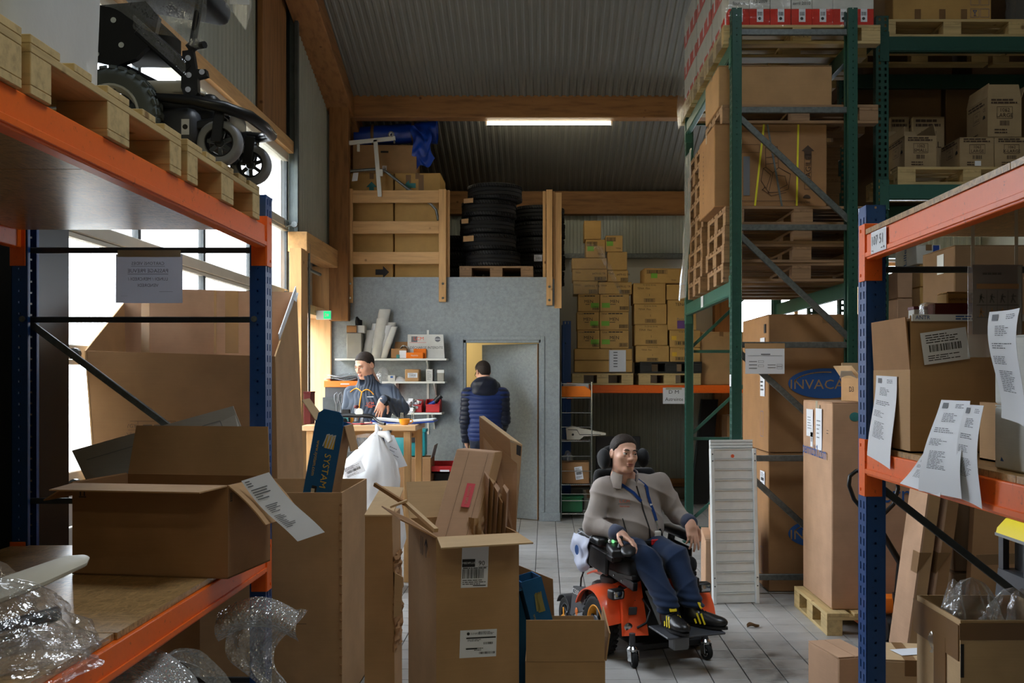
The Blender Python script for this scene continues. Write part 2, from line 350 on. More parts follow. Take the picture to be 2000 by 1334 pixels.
def lines(w, h, n, seed=0, th=.35, cx=0, cy=0, fill=(.5, 1.0)):
    rr = random.Random(seed); out = []; s = h / n
    for i in range(n):
        y = h / 2 - (i + .5) * s; x = -w / 2; end = -w / 2 + w * rr.uniform(*fill)
        while x < end - w * .02:
            l = min(w * rr.uniform(.06, .22), end - x); out.append((cx + x, cy + y - s * th / 2, cx + x + l, cy + y + s * th / 2)); x += l + w * .025
    return out
def paper(parent, Mx, w, h, name='label', mat='paper', t=.0008):
    mb = MB(); mb.box(Mx @ V((0, 0, t / 2)), (w, h, t), Mx.to_3x3().to_4x4()); return mb.build(name, mat, parent)
def ship_label(parent, Mx, w, h, seed=0, mat='paper'):
    p = paper(parent, Mx, w, h, 'shipping_label', mat)
    prt(p, Mx, lines(w * .8, h * .3, 4, seed, .4, 0, h * .28) + bars(w * .7, h * .22, 26, 0, -.02 * h) + lines(w * .8, h * .2, 3, seed + 3, .4, 0, -h * .32), 'ink', 'print', .0016); return p
def carton(name, label, loc, w, d, h, rz=0, mat='card', group=None, cat='carton', tape='tape_brown', flaps=True, rot=None, bulge=.006, open_=None, th=.006, fl=None):
    t = thing(name, label, cat, loc, rz, group, rot)
    if open_ is None:
        mb = MB(); top = h - .004 if flaps else h
        mb.box((0, 0, top / 2), (w, d, top), None, min(.006, w * .04))
        if w > .25:
            bmesh.ops.subdivide_edges(mb.bm, edges=[e for e in mb.bm.edges if e.calc_length() > .15], cuts=3, use_grid_fill=True)
            for v in mb.bm.verts:
                a = (1 - (2 * v.co.x / w) ** 2) * (1 - (2 * v.co.z / top - 1) ** 2); b = (1 - (2 * v.co.y / d) ** 2) * (1 - (2 * v.co.z / top - 1) ** 2)
                if abs(v.co.y) > d / 2 - .002: v.co.y += math.copysign(bulge * max(a, 0), v.co.y)
                if abs(v.co.x) > w / 2 - .002: v.co.x += math.copysign(bulge * max(b, 0), v.co.x)
        mb.build('body', mat, t, smooth=40)
        if flaps:
            for s in (-1, 1):
                if w >= d: mb = MB().box((0, s * (d / 4 + .0008), h - .002), (w - .003, d / 2 - .003, .004), (random.uniform(-.4, .4), 0, 0))
                else: mb = MB().box((s * (w / 4 + .0008), 0, h - .002), (w / 2 - .003, d - .003, .004), (0, random.uniform(-.4, .4), 0))
                mb.build('flap', mat, t)
            if tape:
                mb = MB(); tw = .05 if max(w, d) > .25 else .03; dr = min(.07, h * .3)
                if w >= d:
                    mb.box((0, 0, h + .0006), (w + .002, tw, .0012))
                    for s in (-1, 1): mb.box((s * (w / 2 + .0008), 0, h - dr / 2), (.0012, tw, dr))
                else:
                    mb.box((0, 0, h + .0006), (tw, d + .002, .0012))
                    for s in (-1, 1): mb.box((0, s * (d / 2 + .0008), h - dr / 2), (tw, .0012, dr))
                mb.build('tape', tape, t)
    else:
        mb = MB()
        mb.box((0, 0, th / 2), (w, d, th))
        for s in (-1, 1):
            mb.box((s * (w - th) / 2, 0, h / 2), (th, d, h)); mb.box((0, s * (d - th) / 2, h / 2), (w - 2 * th, th, h))
        mb.build('body', mat, t)
        for side, (ang, L) in open_.items():
            flap(t, side, w, d, h, ang, L, fl or mat)
    return t
def flap(t, side, w, d, h, ang, L, mat, taper=.012, bend=0.0, th=.005, name='flap'):
    half = (w if side in 'FB' else d) / 2 - .003
    def fn(u, v):
        a = R(ang) + bend * v; s = L * v
        return V(((u - .5) * 2 * (half - taper * v), s * math.sin(R(ang) + bend * v * .5), s * math.cos(R(ang) + bend * v * .5)))
    mb = MB().grid(fn, 2, 4, th)
    rz = {'F': 180, 'B': 0, 'L': 90, 'R': -90}[side]; off = {'F': (0, -d / 2, h), 'B': (0, d / 2, h), 'L': (-w / 2, 0, h), 'R': (w / 2, 0, h)}[side]
    bmesh.ops.transform(mb.bm, matrix=Matrix.Translation(off) @ Matrix.Rotation(R(rz), 4, 'Z'), verts=mb.bm.verts)
    return mb.build(name, mat, t)
def ccarton(px0, py0, px1, py1, Y, d, name, label, group=None, rz=0, zbase=None, **k):
    """closed carton whose camera-side face spans these frame pixels at depth Y"""
    x0, x1 = xp(px0, Y), xp(px1, Y); z1 = zp(py0, Y); z0 = zp(py1, Y) if zbase is None else zbase
    return carton(name, label, ((x0 + x1) / 2, Y + d / 2, z0), x1 - x0, d, z1 - z0, rz, group=group, **k), (x1 - x0, d, z1 - z0)
# ------------------------------------------------------------ pallets
PALM = {}
def pallet(label, loc, rz=0, group=None, wood='pallet_wood', L=1.2, W=.8, name='pallet', rnd=0):
    """euro pallet, long side along local x, base centre at loc"""
    k = wood
    t = thing(name, label, 'pallet', loc, rz, group)
    def piece(nm, key, c, sz, m):
        kk = (wood, key)
        if kk not in PALM: PALM[kk] = MB().box((0, 0, 0), sz, None, .002).mesh(nm); PALM[kk].materials.append(M_(m))
        o = bpy.data.objects.new(nm, PALM[kk]); COL.objects.link(o); o.parent = t; o.location = c; return o
    mx, my = (wood + '_x', wood + '_y') if wood != 'black_pallet' else (wood, wood)
    e = W / 2
    for j, (y, bw) in enumerate(((-e + .0725, .145), (-e / 2 + .025, .1), (0, .145), (e / 2 - .025, .1), (e - .0725, .145))):
        piece('deck_board', ('d', bw, L), (0, y, .133), (L, bw, .022), mx)
    bx = L / 2 - .0725
    for x in (-bx, 0, bx):
        piece('cross_board', ('c', W), (x, 0, .111), (.145, W, .022), my)
        for y in (-e + .05, 0, e - .05): piece('block', ('b', y == 0), (x, y, .061), (.145, .145 if y == 0 else .1, .078), mx)
    for y in (-e + .05, 0, e - .05): piece('skid_board', ('s', y == 0, L), (0, y, .011), (L, .145 if y == 0 else .1, .022), mx)
    return t
# ------------------------------------------------------------ racking
RACKM = {}
def plate(w, h, holes, hw, hh, x, pitch, z0, t=.003):
    xs = sorted({0, w} | {a for c in x for a in (c - hw / 2, c + hw / 2)}); zs = [0.0]; z = z0
    rows = []
    while z + hh < h: zs += [z, z + hh]; rows.append((z, z + hh)); z += pitch
    zs.append(h); return xs, zs, rows
def post_mesh(h, W=.1, D=.07, key='a', pitch=.05, slot=(.012, .03), xs2=(.3, .7), stag=False):
    k = (h, W, D, key)
    if k in RACKM: return RACKM[k]
    bm = bmesh.new()
    def pl(fn, w, hw, hh, cx, pit, z0):
        xs, zs, rows = plate(w, h, None, hw, hh, cx, pit, z0); vm = {}
        for i in range(len(xs) - 1):
            for j in range(len(zs) - 1):
                xm, zm = (xs[i] + xs[i + 1]) / 2, (zs[j] + zs[j + 1]) / 2
                if any(abs(xm - c) < hw / 2 for c in cx) and any(a < zm < b for a, b in rows): continue
                q = []
                for (a, b) in ((i, j), (i + 1, j), (i + 1, j + 1), (i, j + 1)):
                    if (a, b) not in vm: vm[(a, b)] = bm.verts.new(fn(xs[a], zs[b]))
                    q.append(vm[(a, b)])
                bm.faces.new(q)
    pl(lambda a, z: V((0, a, z)), W, slot[0], slot[1], [W * q for q in xs2], pitch, .02)
    pl(lambda a, z: V((-a, 0, z)), D, .009, .009, [D * .5], pitch, .03)
    pl(lambda a, z: V((-a, W, z)), D, .009, .009, [D * .5], pitch, .03)
    for y in (0, W):
        s = 1 if y == 0 else -1
        vs = [bm.verts.new(V(p)) for p in ((-D, y, 0), (-D, y + s * .025, 0), (-D, y + s * .025, h), (-D, y, h))]; bm.faces.new(vs)
    bmesh.ops.remove_doubles(bm, verts=bm.verts, dist=1e-5); bmesh.ops.solidify(bm, geom=list(bm.faces), thickness=.0025)
    bmesh.ops.recalc_face_normals(bm, faces=bm.faces)
    me = bpy.data.meshes.new('upright_post'); bm.to_mesh(me); bm.free(); RACKM[k] = me; return me
def post(parent, wx, wy, h, side, mat, key='a', **k):
    """upright: slotted side at world x=wx facing side (+1/-1), from y=wy on"""
    me = post_mesh(h, key=key + mat, **k)
    W = k.get('W', .1)
    o = link('upright_post', me, mat, parent)
    b = INV[parent.name]
    o.matrix_local = b @ Matrix.Translation((wx, wy if side > 0 else wy + W, 0)) @ (Matrix.Identity(4) if side > 0 else Matrix.Rotation(PI, 4, 'Z'))
    MB().box((wx - side * .035, wy + W / 2, .004), (.12, W + .03, .008)).build('foot_plate', mat, o if False else parent, w=True)
    return o
def beam(parent, a, b, h, t, mat, conn=True, cmat=None, inward=1, ch=.2, step=True):
    """step beam between world points a,b (outer top edge); t thickness towards inward*x or y"""
    a, b = V(a), V(b); d = (b - a).normalized(); n = V((d.y, -d.x, 0)) * inward
    mb = MB(); c = (a + b) / 2; L = (b - a).length
    x = d; y = n; M = Matrix((x, y, V((0, 0, 1)))).transposed().to_4x4()
    mb.box(c + n * t / 2 + V((0, 0, -h / 2)), (L, t, h), M, .004, 2)
    mb.box(c + n * (-.003) + V((0, 0, -h + .018)), (L, .006, .02), M, .002)
    o = mb.build('beam', mat, parent, w=True)
    if conn:
        for e, s in ((a, 1), (b, -1)):
            q = MB()
            q.box(e - d * s * .035 - n * .004 + V((0, 0, -h / 2 - .02)), (.075, .006, ch), M, .001)
            q.box(e + d * s * .002 + n * .03 + V((0, 0, -h / 2 - .02)), (.005, .066, ch), M, .001)
            q.box(e - d * s * .05 - n * .0085 + V((0, 0, -h / 2 + ch / 2 - .045)), (.012, .004, .012), M); q.box(e - d * s * .05 - n * .0085 + V((0, 0, -h / 2 - ch / 2 + .005)), (.012, .004, .012), M)
            q.build('beam_connector', cmat or mat, o, w=True)
    return o
def brace(parent, a, b, mat='galv', w=.026, t=.016, up=(0, 1, 0)):
    return MB().bar(a, b, w, t, up, .003).build('frame_brace', mat, parent, w=True)
# ============================================================ SETTING
def struct(name, mb, mat, parent=None, **k): return mb.build(name, mat, parent, kind='structure' if parent is None else None, **k)
fl = struct('floor', MB().b2((-2.75, -5, -.2), (6.1, 13.8, -.006)), 'grout')
TX, TY, TS = .1155, .0407, .2
tile_me = MB().box((0, 0, -.006), (TS - .006, TS - .006, .014), None, .0015).mesh('tile'); tile_me.materials.append(M_('tile'))
rest = MB()
for i in range(-14, 30):
    for j in range(-26, 69):
        x, y = TX + (i + .5) * TS, TY + (j + .5) * TS
        near = (-.15 < x < 2.05 and 5.0 < y < 8.0) or (-.1 < x < 1.55 and 8.0 <= y < 11.45)
        if near:
            o = bpy.data.objects.new('tile', tile_me); COL.objects.link(o); o.parent = fl; o.location = (x, y, random.uniform(-.0008, .0004))
        elif -2.7 < x < 6.0 and y < 13.7: rest.box((x, y, -.006), (TS - .006, TS - .006, .012))
rest.build('tile', 'tile', fl, kind='stuff')
# corrugated cladding: sheets one metre wide, each a part
def clad(parent, o, u, v, n, L, H, pitch, dep, mat, sheet=1.0, hfun=None, duty=.5):
    o, u, v, n = V(o), V(u), V(v), V(n); s = 0.0
    while s < L - 1e-3:
        e = min(s + sheet, L); mb = MB(); pts = []; a = s
        while a < e - 1e-4:
            for f, q in ((0, 0), (duty * .75, 0), (duty, 1), (1 - .12, 1)):
                if a + f * pitch < e: pts.append((a + f * pitch, q * dep))
            a += pitch
        pts.append((e - .001, 0))
        lo = [mb.bm.verts.new(o + u * p + n * q + v * (hfun(p)[0] if hfun else 0)) for p, q in pts]
        hi = [mb.bm.verts.new(o + u * p + n * q + v * (hfun(p)[1] if hfun else H)) for p, q in pts]
        for k in range(len(pts) - 1): mb.bm.faces.new((lo[k], lo[k + 1], hi[k + 1], hi[k]))
        fs = list(mb.bm.faces); bmesh.ops.recalc_face_normals(mb.bm, faces=fs); bmesh.ops.solidify(mb.bm, geom=fs, thickness=.0015)
        mb.build('cladding_sheet', mat, parent); s = e
RS = .33; YB = 13.7; ZB = 4.19
def roof(y): return ZB + RS * (YB - max(y, 2.0))
WX = -2.62
# left wall
wl = struct('wall_left', MB().b2((WX - .2, -5, 0), (WX - .03, 5.1, 8.3)).b2((WX - .2, 5.1, 3.92), (WX - .03, 9.98, 7.0)).b2((WX - .2, 9.98, 2.35), (WX - .03, 13.8, 5.4)).b2((WX - .2, 11.42, 0), (WX - .03, 13.8, 2.36)).b2((WX - .2, 9.98, 0), (WX - .03, 10.12, 2.36)), 'white_wall')
clad(wl, (WX, 5.1, 3.98), (0, 1, 0), (0, 0, 1), (1, 0, 0), 3.88, 3.0, .1, .012, 'clad', 1.0, lambda p: (0, roof(5.1 + p) - 3.98), .55)
clad(wl, (-2.5, 10.0, 2.98), (0, 1, 0), (0, 0, 1), (1, 0, 0), 1.55, 2.4, .075, .012, 'clad', .9, lambda p: (0, roof(10.0 + p) - 2.98))
clad(wl, (WX, -4.9, 0), (0, 1, 0), (0, 0, 1), (1, 0, 0), 9.5, 8.0, .1, .012, 'clad_dark', 1.0)
# back wall
wk = struct('wall_back', MB().b2((-2.8, YB + .03, 0), (2.58, YB + .2, 4.4)).b2((2.58, YB + .03, 0), (5.25, YB + .2, 1.9)).b2((2.58, YB + .03, 3.25), (5.25, YB + .2, 4.4)).b2((5.25, YB + .03, 0), (6.1, YB + .2, 4.4)), 'white_wall')
clad(wk, (-2.6, YB, 3.36), (1, 0, 0), (0, 0, 1), (0, -1, 0), 8.6, .58, .09, .014, 'clad', 1.0)
clad(wk, (.2, YB - .02, .25), (1, 0, 0), (0, 0, 1), (0, -1, 0), 2.3, 1.25, .06, .006, 'clad_dark', 1.0, None, .4)
struct('trim_1', MB().b2((-2.6, YB - .16, 3.88), (6, YB - .01, 4.19), .004), 'glulam_x')                     # wall plate
struct('trim_2', MB().b2((.2, YB - .12, 3.28), (6, YB - .02, 3.35), .01, 2), 'galv')                         # galvanised rail
struct('trim_3', MB().b2((.2, YB - .06, .16), (2.6, YB - .02, .27), .003), 'glulam_x')
struct('baseboard_back', MB().b2((.2, YB - .14, 0), (6, YB - .02, .15), .01), 'concrete')
struct('trim_4', MB().b2((2.3, YB - .2, 0), (2.52, YB - .01, 3.3), .004), 'glulam_z')                         # timber post by the window
struct('trim_5', MB().b2((4.5, YB - .12, 1.9), (4.68, YB - .01, 3.28), .004), 'glulam_z')
def glazing(name, p0, p1, nx, axis, frame, glass, fw=.05):
    """window in the plane of axis ('x': plane x=const, 'y': plane y=const)"""
    p0, p1 = V(p0), V(p1); w = struct(name, MB().b2(p0 + V((0, 0, -.03)), V((p1.x, p1.y, p0.z + .03)), .003), frame)
    k = 1 if axis == 'x' else 0; L = p1[k] - p0[k]
    for i in range(nx + 1):
        a = p0.copy(); a[k] = p0[k] + L * i / nx - fw / 2; b = a.copy(); b[k] += fw; b[1 - k] = p1[1 - k]; b.z = p1.z
        MB().b2(a, b, .003).build('mullion', frame, w)
        if i < nx:
            a = p0.copy(); a[k] = p0[k] + L * i / nx + fw / 2; b = p1.copy(); b[k] = p0[k] + L * (i + 1) / nx - fw / 2
            m = (p0[1 - k] + p1[1 - k]) / 2; a[1 - k] = m - .004; b[1 - k] = m + .004; a.z += .03; b.z -= .03
            MB().b2(a, b).build('pane', glass, w)
    MB().b2(V((p0.x, p0.y, p1.z - .03)), p1 + V((0, 0, .02)), .003).build('head_rail', frame, w); return w
glazing('window_1', (2.6, YB + .08, 1.92), (5.23, YB + .13, 3.23), 3, 'y', 'pine_z', 'frost')
portal('back_portal', (3.9, YB + .18, 2.58), (R(-90), 0, 0), 2.6, 1.3)
glazing('window_2', (-2.78, 10.13, .03), (-2.73, 11.4, 2.33), 2, 'x', 'pine_z', 'glass')
# right wall and the wall behind the camera
wr = struct('wall_right', MB().b2((6.0, -5, 0), (6.15, 13.8, 8.3)), 'clad_dark')
wf = struct('wall_front', MB().b2((-2.75, -5.15, 0), (6.1, -5, 8.3)), 'clad_dark')
# roof
SX0, SX1, SY0, SY1 = -.46 + 1.07, 1.68 + 1.07, 2.6, 5.0                       # added rooflight, out of view, to light the seated man and foreground
def rslab(mb, x0, x1, y0, y1): return mb.slab([(x0, y1, ZB + RS * (YB - y1) + .05), (x1, y1, ZB + RS * (YB - y1) + .05), (x1, y0, ZB + RS * (YB - y0) + .05), (x0, y0, ZB + RS * (YB - y0) + .05)], (0, 0, 1), .1)
mb = MB(); rslab(mb, -2.8, SX0, 2, YB + .2); rslab(mb, SX1, 6.1, 2, YB + .2); rslab(mb, SX0, SX1, 2, SY0); rslab(mb, SX0, SX1, SY1, YB + .2)
ce = struct('ceiling', mb.b2((-2.8, -5.1, roof(2) + .05), (6.1, 2.0, roof(2) + .15)), 'ceil_sheet')
L = math.hypot(1, RS); RU = V((0, -1, RS)).normalized(); RN = V((0, -RS, -1)).normalized()
for x0, ln in ((-2.6, SX0 + 2.6), (SX1, 6.0 - SX1)): clad(ce, (x0, YB, ZB), (1, 0, 0), RU, RN, ln, 11.6 * L, .082, .013, 'ceil_sheet', 1.07, None, .62)
clad(ce, (SX0, YB, ZB), (1, 0, 0), RU, RN, SX1 - SX0, (YB - SY1) * L, .082, .013, 'ceil_sheet', 1.07, None, .62)
sk = struct('added_rooflight', MB().b2((SX0, SY1 - .03, roof(SY1) - .03), (SX1, SY1 + .02, roof(SY1) + .16)).b2((SX0, SY0 - .02, roof(SY0) - .03), (SX1, SY0 + .03, roof(SY0) + .16)), 'white_plastic')
for k in range(3):
    x = SX0 + (SX1 - SX0) * k / 2; MB().slab([(x - .03, SY0, roof(SY0) + .02), (x + .03, SY0, roof(SY0) + .02), (x + .03, SY1, roof(SY1) + .02), (x - .03, SY1, roof(SY1) + .02)], (0, 0, 1), .08).build('glazing_bar', 'white_plastic', sk)
    if k < 2: MB().slab([(x + .03, SY0, roof(SY0) + .05), (x + 1.04, SY0, roof(SY0) + .05), (x + 1.04, SY1, roof(SY1) + .05), (x + .03, SY1, roof(SY1) + .05)], (0, 0, 1), .01).build('pane', 'frost', sk)
portal('added_rooflight_portal', ((SX0 + SX1) / 2, (SY0 + SY1) / 2, roof((SY0 + SY1) / 2) + .14), (-math.atan(RS), 0, 0), SX1 - SX0, (SY1 - SY0) * L)
struct('trim_6', MB().b2((-2.45, 11.5, 4.66), (6, 11.68, 5.0), .008), 'glulam_x')                              # cross beam
struct('trim_7', MB().bar((-2.36, 13.6, 4.10), (-2.36, 2, 7.88), .22, .3, (1, 0, 0), .006), 'glulam_y')         # rafter along the left wall
col = struct('trim_8', MB().b2((-2.46, 11.32, 2.3), (-2.24, 11.44, 4.95), .006), 'glulam_z')                    # column at the mezzanine
struct('trim_9', MB().b2((-2.46, 11.3, 0), (-2.36, 11.31, .1)), 'glulam_z')
struct('trim_10', MB().b2((-2.6, 8.98, 3.96), (-2.55, 9.8, 6.2), .004), 'glulam_z')                             # column above the door
struct('trim_11', MB().b2((-2.62, 5.0, 3.88), (-2.5, 9.9, 4.0), .004), 'pine_y')                                # header above the door
struct('trim_12', MB().b2((-2.55, 9.86, 2.9), (-2.36, 11.32, 3.1), .005), 'pine_y')                             # ledger under the cladding
struct('trim_13', MB().b2((-2.5, 9.72, 0), (-2.38, 9.97, 2.92), .004), 'pine_z')                                # stud
struct('trim_14', MB().b2((-2.72, 11.32, 2.42), (-2.46, 11.44, 2.92), .004), 'pine_z')                          # board over the side door
struct('trim_15', MB().b2((-2.72, 11.39, 0), (-2.455, 11.45, 2.36), .003), 'pine_pale')                         # lit door jamb
struct('trim_16', MB().b2((-2.72, 10.0, 2.33), (-2.5, 11.45, 2.43), .003), 'pine_pale')                        # door head
cd = MB().tube([(-2.37, 9.99, 3.0), (-2.37, 9.99, 1.0)], .012, 8).tube([(-2.40, 10.6, 2.75), (-2.40, 10.0, 2.75)], .018, 8)
tag(cd.build('conduit', 'galv'), 'thin grey cable conduit running down the timber stud beside the big door', 'conduit')
struct('trim_17', MB().b2((-2.75, 4.62, 0), (-2.42, 5.06, 5.5), .004), 'black_steel')                           # dark jamb of the overhead door
# ------------------------------------------------------------ glazed overhead door
DZ = [0.0, .38, 1.07, 1.757, 2.45, 3.14, 3.84]; DY0, DY1 = 5.1, 9.9
dr = struct('door_1', MB().b2((-2.61, DY0, 3.80), (-2.55, DY1, 3.90), .006), 'beige_plastic')
for k in range(len(DZ) - 1):
    z0, z1 = DZ[k], DZ[k + 1]
    if z1 < 1.2:
        for q in range(2 if k == 0 else 3):
            hh = (z1 - z0) / (2 if k == 0 else 3); MB().b2((-2.62, DY0, z0 + q * hh + .004), (-2.57, DY1, z0 + (q + 1) * hh - .004), .008, 2).build('door_panel', 'white_plastic', dr)
        continue
    MB().b2((-2.615, DY0, z0 - .005), (-2.555, DY1, z0 + .075), .006).build('section_rail', 'beige_plastic', dr)
    MB().b2((-2.615, DY0, z1 - .035), (-2.565, DY1, z1 - .007), .004).build('section_rail', 'beige_plastic', dr)
    for i in range(5):
        y = DY0 + (DY1 - DY0) * i / 4; MB().b2((-2.61, y - .022, z0 + .07), (-2.565, y + .022, z1 - .03), .003).build('mullion', 'steel_dark', dr)
        if i < 4: MB().b2((-2.594, y + .02, z0 + .07), (-2.586, y + (DY1 - DY0) / 4 - .02, z1 - .03)).build('pane', 'frost', dr)
    for y in (DY0 + .12, DY1 - .1):
        MB().box((-2.545, y, z0 + .03), (.02, .12, .05), None, .004).cyl((-2.56, y, z0), (-2.46, y, z0 + .02), .008, 8).cyl((-2.47, y - .01, z0 + .02), (-2.47, y + .02, z0 + .02), .03, 12).build('roller_bracket', 'galv', dr)
struct('trim_18', MB().b2((-2.56, 9.93, 0), (-2.47, 9.98, 5.6), .002).b2((-2.5, 9.90, 0), (-2.46, 9.915, 5.4)).b2((-2.49, 9.88, 0), (-2.455, 9.93, 5.4), .003), 'track_steel')
struct('trim_19', MB().b2((-2.60, 9.80, 3.9), (-2.55, 9.93, 6.0)), 'black_steel')
# outdoors beyond the door
struct('ground', MB().b2((-40, -15, -.3), (-2.78, 40, -.2)), 'concrete')
tag(MB().b2((-16, -8, -.2), (-12, 10.5, 6.0), .02).b2((-16.2, -8.2, 6.0), (-11.8, 10.7, 6.2)).build('building', 'warm_wall'), 'pale building across the yard, washed out behind the glazed overhead door', 'building')
# ------------------------------------------------------------ office box under the mezzanine
OX0, OX1, OY, OZ = -2.47, .165, 11.46, 2.81; DX0, DX1, DTOP = xp(905, OY), xp(1056, OY), 2.085
wo = struct('wall_office', MB().b2((OX0, OY, 0), (DX0, OY + .12, OZ - .1)).b2((DX1, OY, 0), (OX1, OY + .12, OZ - .1)).b2((DX0, OY, DTOP), (DX1, OY + .12, OZ - .1)).b2((OX1 - .1, OY + .12, 0), (OX1, YB, OZ - .1)), 'office_paint')
MB().b2((OX0, OY + .001, OZ - .1), (OX1, OY + .12, OZ)).build('mezzanine_edge', 'office_paint', wo)
struct('baseboard_office', MB().b2((xp(1060, OY), OY - .018, 0), (OX1 + .008, OY - .001, .10), .003).b2((OX0, OY - .014, 0), (DX0 - .05, OY - .001, .1)), 'office_paint')
struct('trim_20', MB().b2((DX0 - .045, OY - .012, 0), (DX0, OY - .001, DTOP + .045), .003).b2((DX1, OY - .012, .1), (DX1 + .045, OY - .001, DTOP + .045), .003).b2((DX0, OY - .012, DTOP), (DX1, OY - .001, DTOP + .045), .003).b2((DX0, OY, 0), (DX0 + .03, OY + .1, DTOP)).b2((DX1 - .02, OY, 0), (DX1, OY + .1, DTOP)).b2((DX0, OY, DTOP - .03), (DX1, OY + .1, DTOP)), 'office_paint')
lm = struct('floor_mezzanine', MB().b2((OX0, OY + .12, OZ - .1), (OX1, YB, OZ)), 'osb'); lm.name = 'floor_mezzanine'
struct('wall_office_back', MB().b2((OX0, 13.2, 0), (OX1, 13.3, OZ - .1)), 'warm_wall')
d2 = thing('door_2', 'grey painted office door standing ajar inwards', 'door', (DX1 - .025, OY + .06, 0), -33); d2['kind'] = 'structure'; del d2['category']; del d2['label']
MB().b2((-.80, -.02, .008), (0, .02, DTOP - .04), .002).build('door_leaf', 'office_paint', d2)
MB().b2((-.002, -.024, .008), (.004, .022, DTOP - .04)).build('door_edge', 'glulam_z', d2)
hd = MB().tube([(-.74, -.02, 1.0), (-.74, -.07, 1.0), (-.62, -.075, 1.0)], .009, 8).box((-.74, -.024, 1.0), (.04, .008, .2), None, .003).build('door_handle', 'chrome', d2)
ol = bpy.data.lights.new('office_lamp', 'AREA'); ol.size = .5; ol.energy = 22; ol.color = (1, .86, .56)
oo = bpy.data.objects.new('office_lamp', ol); COL.objects.link(oo); oo.location = (-1.5, 12.4, 2.66)
# ------------------------------------------------------------ fluorescent battens
def batten(loc, label, Lt=1.5, rz=0, watts=0):
    t = thing('fluorescent_light', label, 'ceiling light', loc, rz, None)
    MB().box((0, 0, .045), (Lt, .06, .05), None, .006).build('housing', 'white_plastic', t)
    for s in (-1, 1): MB().box((s * (Lt / 2 - .012), 0, .0), (.024, .034, .05), None, .004).build('lamp_holder', 'white_plastic', t)
    MB().cyl((-Lt / 2 + .02, 0, -.003), (Lt / 2 - .02, 0, -.003), .0145, 12).build('tube', 'tube_light', t, smooth=40)
    return t
bt = batten(P(1072, 241, 11.72) + V((0, 0, .0)), 'lit fluorescent tube batten hanging under the timber cross beam')
kk = kids_of()
for (x, y, z, lb) in ((.2, 6.3, 6.2, 'lit fluorescent tube batten high above the wheelchair user'), (4.9, 11.6, 3.02, 'lit fluorescent tube batten behind the glove cartons')):
    dup2(bt, kk, (x, y, z), 0, lb)
for ix, x in enumerate((-1.6, -.4, .8)):
    for iy, y in enumerate((-.8, -3.0)):
        dup2(bt, kk, (x, y, 4.9), 0, 'lit fluorescent tube batten hanging behind the camera, row %s, %s from the left' % (('one', 'two')[iy], ('first', 'second', 'third')[ix]))
        l = bpy.data.lights.new('tube_glow', 'AREA'); l.shape = 'RECTANGLE'; l.size = 1.4; l.size_y = .05; l.energy = LAMP_W; l.color = (.96, .92, .60); o = bpy.data.objects.new('tube_glow', l); COL.objects.link(o); o.location = (x, y, 4.875)
# exit sign
ex = thing('exit_sign', 'small lit green emergency exit sign above the timber side door', 'exit sign', (-2.41, 10.85, 2.335), 0)
MB().b2((-.09, 0, -.05), (.075, .05, .05), .004).build('housing', 'white_plastic', ex)
MB().b2((-.005, -.004, -.04), (.07, .0, .04), .001).build('sign_face', 'exit_green', ex)
MB().b2((.01, -.0055, -.02), (.022, -.004, .02)).b2((.03, -.0055, -.012), (.05, -.004, .012)).build('pictogram', 'ink_white', ex)
# ============================================================ LEFT RACK (blue posts, orange beams) and what stands on it
AX, AY, BXX = -1.236, 4.4, -2.36
ra = thing('pallet_rack', 'blue and orange steel pallet rack with chipboard decks at the left edge', 'pallet rack', ((AX + BXX) / 2, 3.05, 0))
for y in (AY, 1.62):
    post(ra, AX, y, 2.46, 1, 'rack_blue'); post(ra, BXX, y, 2.46, -1, 'rack_blue')
    for z in (.30, 1.10, 1.91, 2.22): brace(ra, (AX - .03, y + .05, z), (BXX + .03, y + .05, z), 'steel_dark')
    for a, b in ((.30, 1.10), (1.91, 1.12)): brace(ra, (BXX + .03, y + .06, a), (AX - .03, y + .06, b), 'galv', .03, .018)
    for x in (BXX + .05, AX - .05): MB().cyl((x, y - .002, 1.91), (x, y - .008, 1.91), .014, 8).build('bolt', 'galv', ra, w=True)
for z in (2.325, .885):
    beam(ra, (AX, AY, z), (AX, 1.72, z), .1, .045, 'rack_orange', inward=1, ch=.22)
    beam(ra, (BXX, 1.72, z), (BXX, AY, z), .1, .045, 'rack_orange', inward=1, ch=.22)
for z0, edges in ((2.300, (1.74, 3.1, 4.37)), (.887, (1.74, 2.9, 3.80, 4.42))):
    for k in range(len(edges) - 1):
        o = .0 if z0 > 2 else (.012 if k == 1 else .02)
        MB().b2((BXX - .0 + (.05 if z0 > 2 else 0), edges[k] + .003, z0), (AX - (.05 if z0 > 2 else o), edges[k + 1] - .003, z0 + .02)).build('deck_board', 'osb', ra, w=True)
# pallets on the top deck
pg = 'pallets on the upper deck of the left rack'
PZ = 2.326
pallet('pale wooden pallet at the very left edge, nearest on the left rack top', (-1.775, 1.87, PZ), 0, None, L=1.1, W=.92)
pallet('pale wooden pallet under the white wrapped package on the left rack top', (-1.775, 2.86, PZ), 0, None, L=1.1, W=.98)
pallet('pale wooden pallet under the black wheelchair on the left rack top', (-1.775, 3.84, PZ), 0, None, L=1.1, W=.86)
